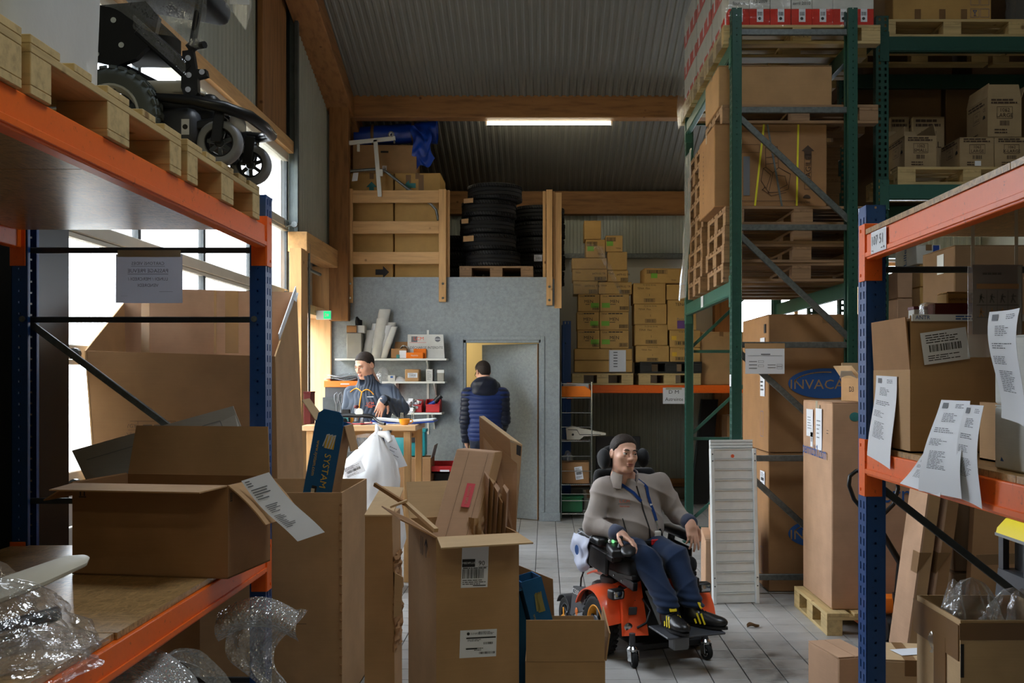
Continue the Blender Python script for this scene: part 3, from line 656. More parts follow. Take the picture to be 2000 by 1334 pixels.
# white shrink-wrapped package
wp = thing('wrapped_package', 'tall package wrapped in dull white stretch film on the pallet, top left corner', 'package', (-1.62, 2.67, PZ + .146))
mb = MB(); 
def wpf(u, v):
    a = 2 * PI * u; r = 1.0 + .03 * noise.noise((3 * math.cos(a), 3 * math.sin(a), 4 * v)); c, s = math.cos(a), math.sin(a); q = (abs(c) ** 6 + abs(s) ** 6) ** (-1 / 6)
    return (.335 * c * q * r, .295 * s * q * r, 1.15 * v)
mb.grid(wpf, 48, 16); mb.build('film_wrap', 'wrap_white', wp, smooth=50)
MB().box((0, 0, .55), (.56, .48, 1.10)).build('body', 'card_white', wp)
mb = MB()
for k in range(14): mb.box((.318, .02 + .006 * math.sin(k * 7), .12 + k * .03), (.004, .012, .008), (0, 0, 20 * math.sin(k)))
mb.build('film_crease', 'ink_white', wp, kind='stuff')
# powered wheelchair base, black, wrapped in film
wc = thing('power_wheelchair', 'black powered wheelchair with clear film on its seat, up on the rack pallet', 'wheelchair', (-1.45, 4.06, PZ + .146), -90)
WM = Matrix.Translation((0, 0, 0))
def wheel(parent, c, ax, Ro, Ri, W, tmat, rmat, name='drive_wheel', n=36, tread=True, spokes=5, smat=None):
    ax = V(ax).normalized(); x = V((0, 0, 1)).cross(ax).normalized(); y = ax.cross(x); Mx = Matrix.Translation(V(c)) @ Matrix((x, y, ax)).transposed().to_4x4()
    mb = MB(); pr = []
    for k in range(13):
        a = PI * k / 12 - PI / 2; pr.append(((Ro + Ri) / 2 + (Ro - Ri) / 2 * math.cos(a) ** .7, W / 2 * math.sin(a)))
    pr = [(Ri, -W / 2 * .8)] + pr + [(Ri, W / 2 * .8)]
    mb.lathe(pr, n, Mx, closed=True); w = mb.build(name, tmat, parent, smooth=50)
    if tread:
        mb = MB(); nt = 30
        for k in range(nt):
            for s in (-1, 1):
                a = 2 * PI * (k + (.25 if s > 0 else 0)) / nt
                for q, rr in ((.18, 1.0), (.36, .965)):
                    M = Mx @ Matrix.Rotation(a, 4, 'Z') @ Matrix.Translation((Ro * rr, 0, s * W * q)) @ Matrix.Rotation(R(s * 22), 4, 'X')
                    mb.box(M.translation, (.009, Ro * .13, W * .24), M.to_3x3().to_4x4())
        mb.build('tread', tmat, w, kind='stuff')
    mb = MB(); mb.lathe([(Ri * 1.02, -W * .36), (Ri * .9, -W * .3), (Ri * .86, 0), (Ri * .9, W * .3), (Ri * 1.02, W * .40), (Ri * 1.0, W * .44), (Ri * .94, W * .42), (Ri * .82, W * .1), (Ri * .80, 0), (Ri * .82, -W * .3)], n, Mx, closed=True)
    mb.build('rim', rmat, w, smooth=40)
    mb = MB()
    for k in range(spokes):
        a = 2 * PI * k / spokes + .3; d = Mx.to_3x3() @ V((math.cos(a), math.sin(a), 0)); mb.bar(V(c) + ax * W * .12 + d * .02, V(c) + ax * W * .16 + d * Ri * .92, Ri * .26, W * .16, ax)
    mb.lathe([(Ri * .3, -W * .3), (Ri * .32, W * .2), (Ri * .2, W * .34)], 14, Mx); mb.build('hub', smat or 'steel_dark', w, smooth=40)
    return w
# local frame of this wheelchair: x to its right (towards the camera), y forwards (towards the aisle)
wheel(wc, (.26, -.20, .18), (1, 0, 0), .18, .112, .085, 'rubber_grey', 'alu'); wheel(wc, (-.30, -.20, .18), (1, 0, 0), .18, .112, .085, 'rubber_grey', 'alu')
MB().box((-.02, -.08, .22), (.42, .5, .14), None, .03, 3).box((-.02, .0, .13), (.34, .3, .1), None, .02).build('chassis', 'black_plastic', wc, smooth=40)
MB().box((.15, .03, .14), (.18, .18, .17), (0, 0, -8), .05, 3).build('battery_cover', 'dark_plastic', wc, smooth=40)
sg = paper(wc, Matrix.Translation((.245, .07, .14)) @ face('R', 0, 0, 0).to_3x3().to_4x4(), .03, .06, 'sticker', 'paper')
MB().cyl((.246, .07, .14), (.2475, .07, .14), .010, 12).build('pictogram', 'ink', sg)
MB().tube([(.26, -.04, .25), (.27, .10, .235), (.25, .22, .215), (.17, .295, .20), (.02, .31, .195), (-.14, .295, .20), (-.24, .22, .215), (-.27, .1, .235)], [.016, .021, .023, .023, .023, .023, .022, .02], 12).build('bumper_bar', 'black_steel', wc, smooth=60)
for x in (.2, -.2): MB().bar((x, .0, .14), (x, .22, .17), .04, .04, (0, 0, 1), .008).build('castor_arm', 'black_steel', wc, smooth=40)
for x in (.2, -.2):
    for s in (-1, 1): MB().box((x + s * .032, .19, .145), (.008, .04, .12), (-8, 0, 0), .003).build('castor_fork', 'black_steel', wc)
    wheel(wc, (x, .19, .088), (1, 0, 0), .088, .056, .052, 'grey_plastic', 'black_plastic', 'castor_wheel', 28, False, 7)
MB().cyl((.18, -.14, .30), (.18, .05, .30), .036, 18).build('motor', 'beige_plastic', wc, smooth=40)
MB().cyl((.18, .05, .30), (.18, .065, .30), .038, 18).build('motor_cap', 'ink_green', wc, smooth=40)
MB().tube([(.2, -.02, .29), (.22, .06, .285), (.22, .11, .28), (.2, .125, .28), (.17, .115, .28), (.16, .04, .29)], .007, 8).build('release_lever', 'beige_plastic', wc, smooth=60)
YZ = Matrix.Translation((.22, 0, 0)) @ Matrix(((0, 0, 1, 0), (1, 0, 0, 0), (0, 1, 0, 0), (0, 0, 0, 1)))
MB().prism([(-.32, .40), (-.30, .60), (-.08, .62), (-.03, .56), (-.05, .47), (-.12, .40), (-.2, .37)], .03, YZ).build('link_plate', 'black_steel', wc)
MB().prism([(.06, .43), (.10, .435), (.112, .36), (.15, .36), (.155, .335), (.118, .325), (.12, .27), (.10, .245), (.07, .25), (.055, .29)], .03, YZ).build('pivot_plate', 'black_steel', wc)
for (y, z) in ((-.20, .545), (-.27, .46), (-.17, .45), (-.265, .415), (.085, .40), (.088, .335), (.085, .28), (.138, .347)):
    MB().cyl((.25, y, z), (.258, y, z), .011, 12).build('bolt', 'chrome', wc)
MB().bar((.23, -.11, .52), (.23, .08, .35), .06, .045, (1, 0, 0), .006).build('side_rail', 'black_steel', wc)
MB().cyl((.235, .09, .43), (.235, .15, .80), .014, 12).cyl((.235, .08, .44), (.235, .12, .47), .02, 12).build('leg_rest_tube', 'black_steel', wc, smooth=40)
MB().cyl((.24, .11, .45), (.26, .15, .45), .014, 8).build('clamp_knob', 'black_plastic', wc)
MB().box((0, -.1, .76), (.44, .42, .10), (-10, 0, 0), .04, 3).box((0, -.2, .56), (.36, .22, .14), None, .03).build('seat', 'seat_cloth', wc, smooth=50)
MB().tube([(.17, -.24, .40), (.18, -.02, .30)], [.026, .016], 10).build('actuator', 'black_plastic', wc, smooth=40)
MB().grid(lambda u, v: (.262 + .03 * noise.noise((4 * u, 5 * v, 2.2)), -.26 + .40 * u + .04 * v, .60 - .17 * u + (.25 + .17 * u) * v + .03 * noise.noise((3 * u, 7, 1))), 18, 18).build('film_wrap', 'film', wc, smooth=60)
MB().grid(lambda u, v: (.268 + .010 * noise.noise((6 * u, 9 * v, 5)), -.12 + .20 * u, .565 - .18 * u - .055 * v), 12, 6).build('film_strip', 'film', wc, smooth=60)
# leaflet in a plastic pocket hanging above
lf = thing('leaflet_pocket', 'clear plastic pocket with a paper leaflet dangling at the top left', 'leaflet', P(463, 22, 3.9))
MB().slab([(-.045, 0, .2), (.05, .01, .2), (.05, .02, .02), (.03, .01, -.07), (-.015, .0, -.005), (-.045, 0, .02)], (0, 1, 0), .004).build('pocket', 'sleeve', lf)
pp = MB().slab([(-.035, .002, .2), (.042, .006, .2), (.044, .012, .03), (-.03, .002, .03)], (0, 1, 0), .002).build('paper_sheet', 'paper', lf)
prt(lf, Matrix.Translation((0, -.002, .1)) @ Matrix.Rotation(R(90), 4, 'X'), lines(.05, .06, 4, 3), 'ink')
MB().tube([(0, .01, .2), (.02, .05, .6), (.03, .1, 1.9)], .002, 5).build('string', 'black_steel', lf)
# hanging paper notice, read from behind
sn = thing('paper_notice', 'white A4 notice seen from behind, hanging from the left rack brace', 'notice', ((xp(293, 4.43)), 4.42, 2.212))
MB().grid(lambda u, v: ((u - .5) * .296 + .002 * v, .012 * math.sin(u * 3) * v - .006 * v, -.012 - .218 * v), 10, 6, .0006).build('sheet', 'thin_paper', sn, smooth=60)
MB().box((0, 0, -.01), (.28, .002, .03)).build('tape', 'tape_clear', sn)
NM = Matrix.Translation((0, -.012, 0)) @ Matrix.Rotation(R(90), 4, 'X')
for s, z, sz in (('CARTONS VIDES', -.056, .0195), ('PASSAGE PREVUE', -.089, .0235), ('LUNDI / MERCREDI /', -.125, .0195), ('VENDREDI', -.153, .0195)):
    text(sn, NM @ Matrix.Translation((0, z, 0)), s, sz, 'ink_grey', flip=True)
prt(sn, NM, [(-.075, -.0685, .075, -.067), (-.09, -.1035, .09, -.1015), (.05, -.181, .11, -.180), (-.12, -.2, -.09, -.1995)], 'ink_grey', 'underline', .0012)
# open carton on the lower deck
DK = .908
oc = carton('open_carton', 'large open brown carton on the lower deck of the left rack', (-1.452, 3.90, DK), .625, .37, .345, -8.5, 'card_dark', open_={})
flap(oc, 'B', .625, .37, .345, 8, .2, 'card', .02); flap(oc, 'F', .625, .37, .345, 92, .17, 'card', .02); flap(oc, 'L', .625, .37, .345, 118, .16, 'card_dark', .03); flap(oc, 'R', .625, .37, .345, 128, .2, 'card', .02, .3)
FM = face('F', .625, .37, .345, .05, .9); prt(oc, FM, [(-.004, -.02, .026, -.016), (.0, -.014, .005, .012), (.016, -.014, .021, .012), (-.003, .006, .008, .009), (.013, .006, .024, .009)], 'ink', 'arrows')
RM = face('R', .625, .37, .345, .05, .88); prt(oc, RM, [(-.002, -.02, .016, -.016), (.0, -.014, .005, .012), (.01, -.014, .014, .012)], 'ink', 'arrows')
dn = thing('delivery_note', 'long printed delivery note draped over the right flap of the open carton', 'paper', P(478, 940, 3.72), 0)
def dnf(u, v):
    p = V((.035 + .19 * v, -.01, -.02 - .235 * v)) + V((-.045 + .095 * u, .03 * u, .022 + .03 * u)) + V((.02 * v * v, 0, -.01 * math.sin(v * 5)))
    return p
MB().grid(dnf, 4, 12, .0008).build('sheet', 'paper', dn, smooth=60)
mb = MB(); rr = random.Random(5)
for (v0, v1, n, a, b) in ((.03, .12, 3, .08, .3), (.14, .30, 5, .1, .7), (.38, .52, 5, .15, .6), (.56, .8, 9, .1, .55)):
    for k in range(n):
        vv = v0 + (v1 - v0) * k / n; dv = (v1 - v0) / n * .4; aa, bb = a, a + (b - a) * rr.uniform(.4, 1); q = [V(dnf(x, y)) + V((-.001, -.0022, .001)) for x, y in ((aa, vv), (bb, vv), (bb, vv + dv), (aa, vv + dv))]
        mb.bm.faces.new([mb.bm.verts.new(p) for p in q])
mb.build('print', 'ink_grey', dn, kind='stuff')
# grey cardboard sheet standing behind the open carton
gs = thing('cardboard_sheet', 'grey-white cardboard sheet leaning behind the open carton, left rack', 'cardboard sheet', (-1.5, 4.22, DK))
gb = MB().slab([P(140, 880, 4.18) - V((-1.5, 4.22, DK)), P(168, 938, 4.18) - V((-1.5, 4.22, DK)), (-.12, -.03, .0), (.3, -.03, .02), P(498, 905, 4.3) - V((-1.5, 4.22, DK)), P(455, 793, 4.3) - V((-1.5, 4.22, DK))], (0, 1, 0), .006)
gb.build('sheet', 'card_grey', gs)
o4 = V((-1.5, 4.22, DK)); mb = MB(); q = [P(170, 898, 4.17) - o4, P(430, 822, 4.28) - o4, P(455, 880, 4.29) - o4]
for a, b in ((q[0], q[1]), (q[1], q[2])): mb.bar(a + V((0, -.003, 0)), b + V((0, -.003, 0)), .0015, .003)
mb.build('printed_frame', 'ink_grey', gs)
# long thin plastic-wrapped parts in the foreground bag
bg = thing('plastic_bag', 'crumpled clear plastic bag holding grey padded parts, bottom left foreground', 'plastic bag', (-1.52, 2.62, DK))
def bagf(cx, cy, rx, ry, h, sd, lean=0):
    def fn(u, v):
        a = 2 * PI * u; k = math.sin(PI * min(v * .5 + .0, .5)); r = (1 - v) ** .5 if v < 1 else 0
        n = 1 + .30 * noise.noise((2.2 * math.cos(a) + sd, 2.2 * math.sin(a), 3 * v)) + .13 * noise.noise((7 * math.cos(a) + sd, 7 * math.sin(a), 8 * v))
        return (cx + rx * r * n * math.cos(a) + lean * v, cy + ry * r * n * math.sin(a), max(.004, h * v * (1 + .25 * noise.noise((3 * math.cos(a), 3 * math.sin(a), sd)))))
    return fn
MB().grid(bagf(-.26, .28, .26, .3, .33, 3.1, -.05), 56, 18).build('bag', 'film', bg, smooth=70)
MB().grid(bagf(.02, .04, .29, .27, .20, 8.4), 60, 16).build('bag', 'film', bg, smooth=70)
MB().grid(bagf(.18, -.10, .19, .26, .10, 5.2, .03), 60, 14).build('bag', 'film', bg, smooth=70)
MB().loft([[V((-.38 + .15 * k + .075 * math.sin(a) * s, -.20 + .125 * k - .05 * math.sin(a) * s, .055 + .022 * k + .006 * k * k + .022 * math.cos(a) * s)) for a in [2 * PI * q / 14 for q in range(14)]] for k, s in ((0, .3), (.15, .8), (1, 1.1), (2, 1.1), (3, .95), (3.6, .75), (3.75, .3))]).build('padded_rest', 'beige_plastic', bg, smooth=60)
MB().tube([(-.40, -.16, .04), (-.15, -.14, .045), (.04, -.02, .06), (.17, .14, .09)], [.02, .03, .03, .02], 10).build('rest_bracket', 'black_plastic', bg, smooth=60)
MB().ell((-.3, .12, .09), (.1, .08, .07), (0, 0, 20)).build('armrest_pad', 'dark_plastic', bg, smooth=60)
# bubble wrap under the lower beam
bw = thing('bubble_wrap', 'pile of translucent bubble wrap spilling out below the lower left beam', 'bubble wrap', (-1.36, 3.15, 0))
def pile(cx, cy, z0, rx, ry, h, sd):
    def fn(u, v):
        a = 2 * PI * u; n = 1 + .16 * noise.noise((2 * math.cos(a) + sd, 2 * math.sin(a), 2.5 * v)) + .06 * noise.noise((6 * math.cos(a) + sd, 6 * math.sin(a), 7 * v)); r = math.cos(v * PI / 2) ** .6
        return (cx + rx * r * n * math.cos(a), cy + ry * r * n * math.sin(a), z0 + h * math.sin(v * PI / 2) * (1 + .1 * noise.noise((2 * math.cos(a), 2 * math.sin(a), sd + 9))))
    return fn
MB().grid(pile(-.03, .1, .0, .30, .42, .74, 2.2), 60, 22).build('roll', 'bubble', bw, smooth=60)
MB().grid(pile(.0, -.38, .0, .26, .36, .62, 6.6), 60, 20).build('roll', 'bubble', bw, smooth=60)
MB().grid(lambda u, v: (.06 + .24 * u - .04 * v, .15 + .2 * u, .74 - .5 * (u - .3) ** 2 - .06 * v + .02 * noise.noise((4 * u, 4 * v, 1))), 14, 8).build('loose_sheet', 'bubble', bw, smooth=60)
bh = thing('bubble_wrap', 'strip of bubble wrap hanging off the left beam end beside the blue post', 'bubble wrap', (-1.14, 4.02, .36))
def hang(u, v):
    w = .30 - .22 * v; return (-.06 + w * (u - .35) + .06 * math.sin(5 * v + 2) + .10 * v, -.04 + .06 * noise.noise((5 * u, 3 * v, 4)), .36 - .34 * v + .03 * math.sin(9 * u) * v)
MB().grid(hang, 18, 20).build('sheet', 'bubble', bh, smooth=60)
MB().grid(lambda u, v: (-.16 + .32 * u, -.06 - .05 * math.sin(PI * v), .36 + .06 * math.sin(PI * u) - .12 * v), 14, 10).build('sheet', 'bubble', bh, smooth=60)
# cartons under the deck
carton('carton', 'dark brown carton under the left rack deck behind bubble wrap', (-1.85, 3.9, 0), .6, .5, .62, 4, 'card_dark')
# ------------------------------------------------------------ oversized open carton behind the left rack
GC = (xp(380, 6.0), 6.05, 0)
gc = thing('open_carton', 'oversized flared brown carton standing open behind the left rack', 'carton', GC)
W = lambda px, py, Y: P(px, py, Y) - V(GC)
def quad(a, b, c, d, bulge=(0, 0, 0), th=.008, n=8):
    a, b, c, d = map(V, (a, b, c, d)); bl = V(bulge)
    return MB().grid(lambda u, v: (a * (1 - u) + b * u) * (1 - v) + (d * (1 - u) + c * u) * v + bl * (math.sin(PI * u) * math.sin(PI * v)), n, n, th)
def gz(px, Y, z): return V((xp(px, Y), Y, z)) - V(GC)
quad(gz(212, 5.6, .0), gz(546, 5.72, .0), W(537, 696, 5.70), W(165, 685, 5.42), (0, -.03, 0)).build('front_panel', 'card_dark', gc, smooth=60)
quad(gz(212, 5.6, .0), gz(262, 6.1, .0), W(240, 592, 5.95), W(165, 685, 5.42)).build('side_panel', 'card', gc, smooth=60)
quad(gz(548, 5.73, .0), gz(604, 6.55, .0), W(580, 572, 6.6), W(538, 696, 5.70)).build('side_panel', 'card', gc, smooth=60)
quad(gz(262, 6.1, .0), gz(604, 6.55, .0), W(578, 571, 6.6), W(240, 562, 5.95), (0, .03, 0)).build('back_panel', 'card_pink', gc, smooth=60)
mb = MB()
for px, w in ((276, 16), (418, 5), (440, 26)): YT = 5.9 + (px - 262) / 342 * .5; MB().slab([W(px, 568, YT), W(px + w, 568, YT), W(px + w, 690, YT - .02), W(px, 690, YT - .02)], (0, -1, 0), .002).build('tape', 'tape_brown', gc)
mb = MB(); mb.bar(W(578, 566, 6.57), W(545, 660, 5.9), .05, .006, (1, 0, 0)).slab([W(572, 570, 6.5), W(583, 572, 6.5), W(579, 590, 6.4), W(573, 584, 6.4)], (0, -1, 0), .004).build('torn_tape', 'paper', gc)
PM = Matrix.Translation(W(290, 840, 5.50)) @ Matrix.Rotation(R(90), 4, 'X')
prt(gc, PM, outline(.30, .10, .002) + [(-.15, -.001, .15, .001), (-.06, -.05, -.058, .05)] + [(-.03 + k * .06, .02, .02 + k * .06, .03) for k in range(3)], 'ink_brown', 'printed_table', .0)
text(gc, PM @ Matrix.Translation((-.105, .022, .0)), 'GYGY', .03, 'ink_brown'); text(gc, PM @ Matrix.Translation((-.105, -.025, .0)), 'CD 86Y', .026, 'ink_brown')
# ============================================================ MEZZANINE
MZ = OZ
def wbox(name, mat, parent, a, b, bev=.003): return MB().b2(a, b, bev).build(name, mat, parent, w=True)
ga = thing('guard_rail', 'pine guard rail with three boards bolted over the office wall edge, left of the tyres', 'guard rail', (xp(778, 11.43), 11.43, 2.5))
Yg = 11.455
for (p0, p1, y0, y1, yy) in ((678, 690, 370, 592, 0), (858, 872, 371, 590, 0), (865, 878, 371, 541, .06)):
    wbox('post', 'pine_z', ga, (xp(p0, Yg), Yg - .055 + yy, zp(y1, Yg)), (xp(p1, Yg), Yg - .004 + yy, zp(y0, Yg)))
for (y0, y1) in ((373, 397), (433, 457), (493, 516)): wbox('rail', 'pine_x', ga, (xp(690, Yg), Yg - .045, zp(y1, Yg)), (xp(858, Yg), Yg - .015, zp(y0, Yg)))
for p in (684, 865):
    for y in (554, 582): MB().cyl(P(p, y, Yg - .054), P(p, y, Yg - .064), .014, 10).build('bolt', 'chrome', ga, w=True)
gb = thing('guard_rail', 'pine gate posts of the guard rail at the right end of the mezzanine', 'guard rail', (xp(1078, 11.43), 11.43, 2.45))
for (p0, p1, y0, y1, ya, yb) in ((1060, 1066, 370, 540, .1, .2), (1067, 1079, 372, 597, -.06, -.004), (1080, 1083, 374, 545, -.02, .02), (1083, 1097, 376, 602, .0, .05)):
    wbox('post', 'pine_z', gb, (xp(p0, Yg), Yg + ya, zp(y1, Yg)), (xp(p1, Yg), Yg + yb, zp(y0, Yg)))
for k in range(0): wbox('rail', 'pine_y', gb, (xp(1063, Yg), Yg + .2, 2.98 + k * .36), (xp(1066, Yg) + .012, Yg + 1.2, 3.09 + k * .36))
for y in (560, 586): MB().cyl(P(1073, y, Yg - .06), P(1073, y, Yg - .07), .014, 10).build('bolt', 'chrome', gb, w=True)
# cartons behind the rail
def rbox(px0, px1, ytop, Y, d, zb, name, label, **k):
    x0, x1 = xp(px0, Y), xp(px1, Y); return carton(name, label, ((x0 + x1) / 2, Y + d / 2, zb), x1 - x0, d, zp(ytop, Y) - zb, **k)
c1 = rbox(684, 768, 338, 11.62, .6, MZ, 'carton', 'tall carton with a teal up arrow behind the left end of the mezzanine rail', mat='card_yellow')
c2 = rbox(771, 860, 338, 11.62, .6, MZ, 'carton', 'tall carton with a teal sideways arrow behind the mezzanine rail', mat='card_yellow')
def arrow(parent, Mx, s, mat, name='arrow'):
    mb = MB(); 
    for poly in ([(-.2, -.5), (.2, -.5), (.2, .05), (-.2, .05)], [(-.45, .05), (.45, .05), (0, .5)]): mb.bm.faces.new([mb.bm.verts.new(Mx @ V((p[0] * s, p[1] * s, .0085))) for p in poly])
    return mb.build(name, mat, parent)
hh = zp(338, 11.62) - MZ
arrow(c1, face('F', .5, .6, hh, .5, .86), .14, 'ink_teal'); arrow(c2, face('F', .53, .6, hh, .33, .88, 90), .14, 'ink_teal'); arrow(c1, face('F', .5, .6, hh, .75, .06, -90), .16, 'ink')
for u in (.3, .58): MB().box(face('F', .53, .6, hh, u, .90) @ V((0, 0, .004)), (.06, .004, .2)).build('tape', 'tape_brown', c2)
c3 = rbox(688, 812, 283, 11.7, .42, zp(338, 11.62), 'carton', 'wide carton with a hand hole lying on the two tall mezzanine cartons', mat='card', rz=2)
MB().box(face('F', .75, .42, .33, .5, .8) @ V((0, 0, .002)), (.09, .012, .022)).build('hand_hole', 'ink', c3)
ship_label(c3, face('F', .75, .42, .33, .5, .2, 0, .006), .05, .07, 4)
# blue tarpaulin roll
tp = thing('tarpaulin_roll', 'rolled bright blue plastic tarpaulin strapped on top of the mezzanine cartons', 'tarpaulin', P(700, 283, 11.8) - V((0, 0, .02)))
o = V(tp.location)
def tarp(u, v):
    a = 2 * PI * u; r = .118 * (1 + .12 * noise.noise((2 * math.cos(a), 2 * math.sin(a), 6 * v)) + .05 * noise.noise((6 * math.cos(a), 6 * math.sin(a), 14 * v))) * (1 + .25 * max(0, (v - .8) * 5))
    return (-.06 + .98 * v, .12 + r * math.cos(a) * .9, .14 + r * math.sin(a) * 1.0 + .07 * v)
MB().grid(tarp, 28, 30).build('roll', 'tarp', tp, smooth=60)
MB().grid(lambda u, v: (.60 + .22 * u + .03 * math.sin(6 * v) + .10 * v, -.05 - .05 * math.sin(PI * v) + .04 * noise.noise((4 * u, 5 * v, 2)), .20 - .50 * v * (1 - .25 * u) + .04 * math.sin(7 * u)), 14, 18).build('loose_end', 'tarp', tp, smooth=60)
for x in (.16, .64): MB().lathe([(.132, -.016), (.138, 0), (.132, .016)], 20, Matrix.Translation((x, .12, .15 + .07 * x)) @ Matrix.Rotation(R(90), 4, 'Y')).build('strap', 'tape_brown', tp, smooth=60)
# white bed frame part on castors, upside down
bf = thing('bed_frame_part', 'white T-shaped bed frame part with castors hooked over the mezzanine rail', 'bed frame', P(735, 330, 11.38))
o = V(bf.location); q = lambda px, py, Y=11.38: P(px, py, Y) - o
for a, b, w in ((q(676, 280), q(772, 270), .045), (q(733, 273), q(742, 384), .045), (q(700, 282), q(700, 296), .03), (q(744, 331), q(744, 344), .04)): MB().bar(a, b, w, w * .8, (0, 1, 0), .003).build('frame_tube', 'white_plastic', bf)
MB().tube([q(681, 334, 11.45), q(738, 330, 11.45), q(752, 334, 11.45), q(800, 371, 11.5), q(842, 399, 11.5), q(852, 410, 11.5), q(856, 430, 11.5)], .016, 10).build('bent_tube', 'galv', bf, smooth=60)
for px in (674, 764):
    wheel(bf, q(px, 263 if px > 700 else 270) + V((0, .0, 0)), (.5, 1, 0), .04, .022, .025, 'grey_plastic', 'white_plastic', 'castor_wheel', 18, False, 4)
    MB().cyl(q(px + 6, 266), q(px + 6, 280), .01, 8).build('castor_stem', 'chrome', bf)
MB().slab([q(690, 338), q(700, 337), q(698, 353), q(687, 354)], (0, 1, 0), .003).build('tag', 'paper', bf)
# tyres
def tyre(label, loc, Ro=.34, Wd=.2, group=None):
    t = thing('tyre', label, 'tyre', loc, random.uniform(0, 360), group)
    Ri = Ro * .62; pr = [(Ri, -.38), (Ri * 1.05, -.44), (Ri * 1.25, -.49), (Ro * .92, -.47), (Ro * .975, -.42)]
    for g in (-.26, -.02, .22): pr += [(Ro, g - .04), (Ro * .972, g - .015), (Ro * .972, g + .015), (Ro, g + .04)]
    pr += [(Ro * .975, .42), (Ro * .92, .47), (Ri * 1.25, .49), (Ri * 1.05, .44), (Ri, .38)]
    MB().lathe([(r, z * Wd) for r, z in pr], 48, None, True).build('casing', 'rubber', t, smooth=35)
    mb = MB()
    for k in range(60):
        for z in (-.34, .32):
            M = Matrix.Rotation(2 * PI * k / 60, 4, 'Z') @ Matrix.Translation((Ro * .995, 0, z * Wd)) @ Matrix.Rotation(R(25), 4, 'X'); mb.box(M.translation, (.012, .007, Wd * .2), M.to_3x3().to_4x4())
    mb.build('tread_sipes', 'black_plastic', t, kind='stuff'); return t
ty = None
def tystack(px, Y, zb, n, dxs, name, h=.2):
    global ty
    for k in range(n):
        loc = (xp(px, Y) + dxs[k], Y, zb + h / 2 + k * h); lb = name % ORD[k]
        if ty is None: ty = tyre(lb, loc, .325, .2)
        else: dup2(ty, KT, loc, random.uniform(0, 360), lb)
        if k == 0 and 'KT' not in globals(): globals()['KT'] = kids_of()
TP = pallet('low wooden pallet under the tall front tyre stack on the mezzanine', (xp(972, 11.95), 11.95, MZ), 0, None, 'old_pallet', L=.86, W=.68)
tystack(960, 11.95, MZ + .146, 5, (.02, -.03, -.05, -.03, .04), '%s tyre from the bottom of the tall front stack on the mezzanine', .198)
tystack(990, 13.2, MZ + .0, 5, (0, .02, 0, .03, .0), '%s tyre up in the stack just behind the tall front tyre stack', .2)
tystack(1052, 12.68, MZ, 5, (.0, .01, .0, .01, .0), '%s tyre up in the stack by the right gate posts', .2)
tystack(895, 12.55, MZ, 3, (-.02, .01, -.03), '%s tyre up in the short stack left of the tall tyre stack', .2)
mb = None
for px, py, w, h in ((915, 392, 22, 9), (908, 432, 16, 9), (915, 466, 24, 11)):
    lb = thing('tyre_tag', 'brown paper tag stuck on the tall tyre stack, ' + {392: 'near its top', 432: 'at mid height', 466: 'low down'}[py], 'label', P(px, py, 11.66))
    MB().box((0, 0, 0), (w / 168, .004, h / 168), (0, 0, -28)).build('label', 'card', lb)
lb = thing('tyre_tag', 'white tyre label with print on the stack by the right gate posts', 'label', P(1051, 504, 12.345)); ship_label(lb, Matrix.Rotation(R(90), 4, 'X'), .10, .08, 7)
# ============================================================ STORAGE BAY AT THE BACK (right of the office)
CYf = 12.4; CZ = zp(752, CYf)
rc = thing('pallet_rack', 'low blue and orange pallet rack along the back wall carrying the stacked hygiene cartons', 'pallet rack', (1.7, 12.9, 0))
for x in (.27, 3.1):
    for y in (CYf + .02, CYf + .95):
        me = post_mesh(2.36, key='c'); o = link('upright_post', me, 'rack_blue', rc); o.matrix_local = INV[rc.name] @ Matrix.Translation((x - .05, y, 0)) @ Matrix.Rotation(R(-90), 4, 'Z')
    for z in (.3, 1.2, 2.1): brace(rc, (x, CYf + .05, z), (x, CYf + .98, z), 'galv', up=(1, 0, 0))
for y in (CYf, CYf + 1.0): beam(rc, (.34, y, CZ), (3.04, y, CZ), .10, .045, 'rack_orange', inward=-1 if y == CYf else 1)
for k in range(3): MB().b2((.36 + k * .9, CYf + .05, CZ - .03), (.36 + k * .9 + .895, CYf + .95, CZ - .008)).build('deck_board', 'osb', rc, w=True)
PA = pallet('pale pallet under the left carton stack on the low back rack', (xp(1177, CYf), CYf + .38, CZ + .001), 0, None, L=.76, W=.8)
PB = pallet('pale pallet under the right carton stack, beneath a black pallet', (xp(1308, CYf), CYf + .38, CZ + .001), 0, None, L=.77, W=.8)
PC = pallet('black pallet lying on a pale pallet on the low back rack', (xp(1310, CYf), CYf + .38, CZ + .147), 0, None, 'black_pallet', L=.77, W=.8)
tena = 'hygiene product cartons stacked on the low back rack'
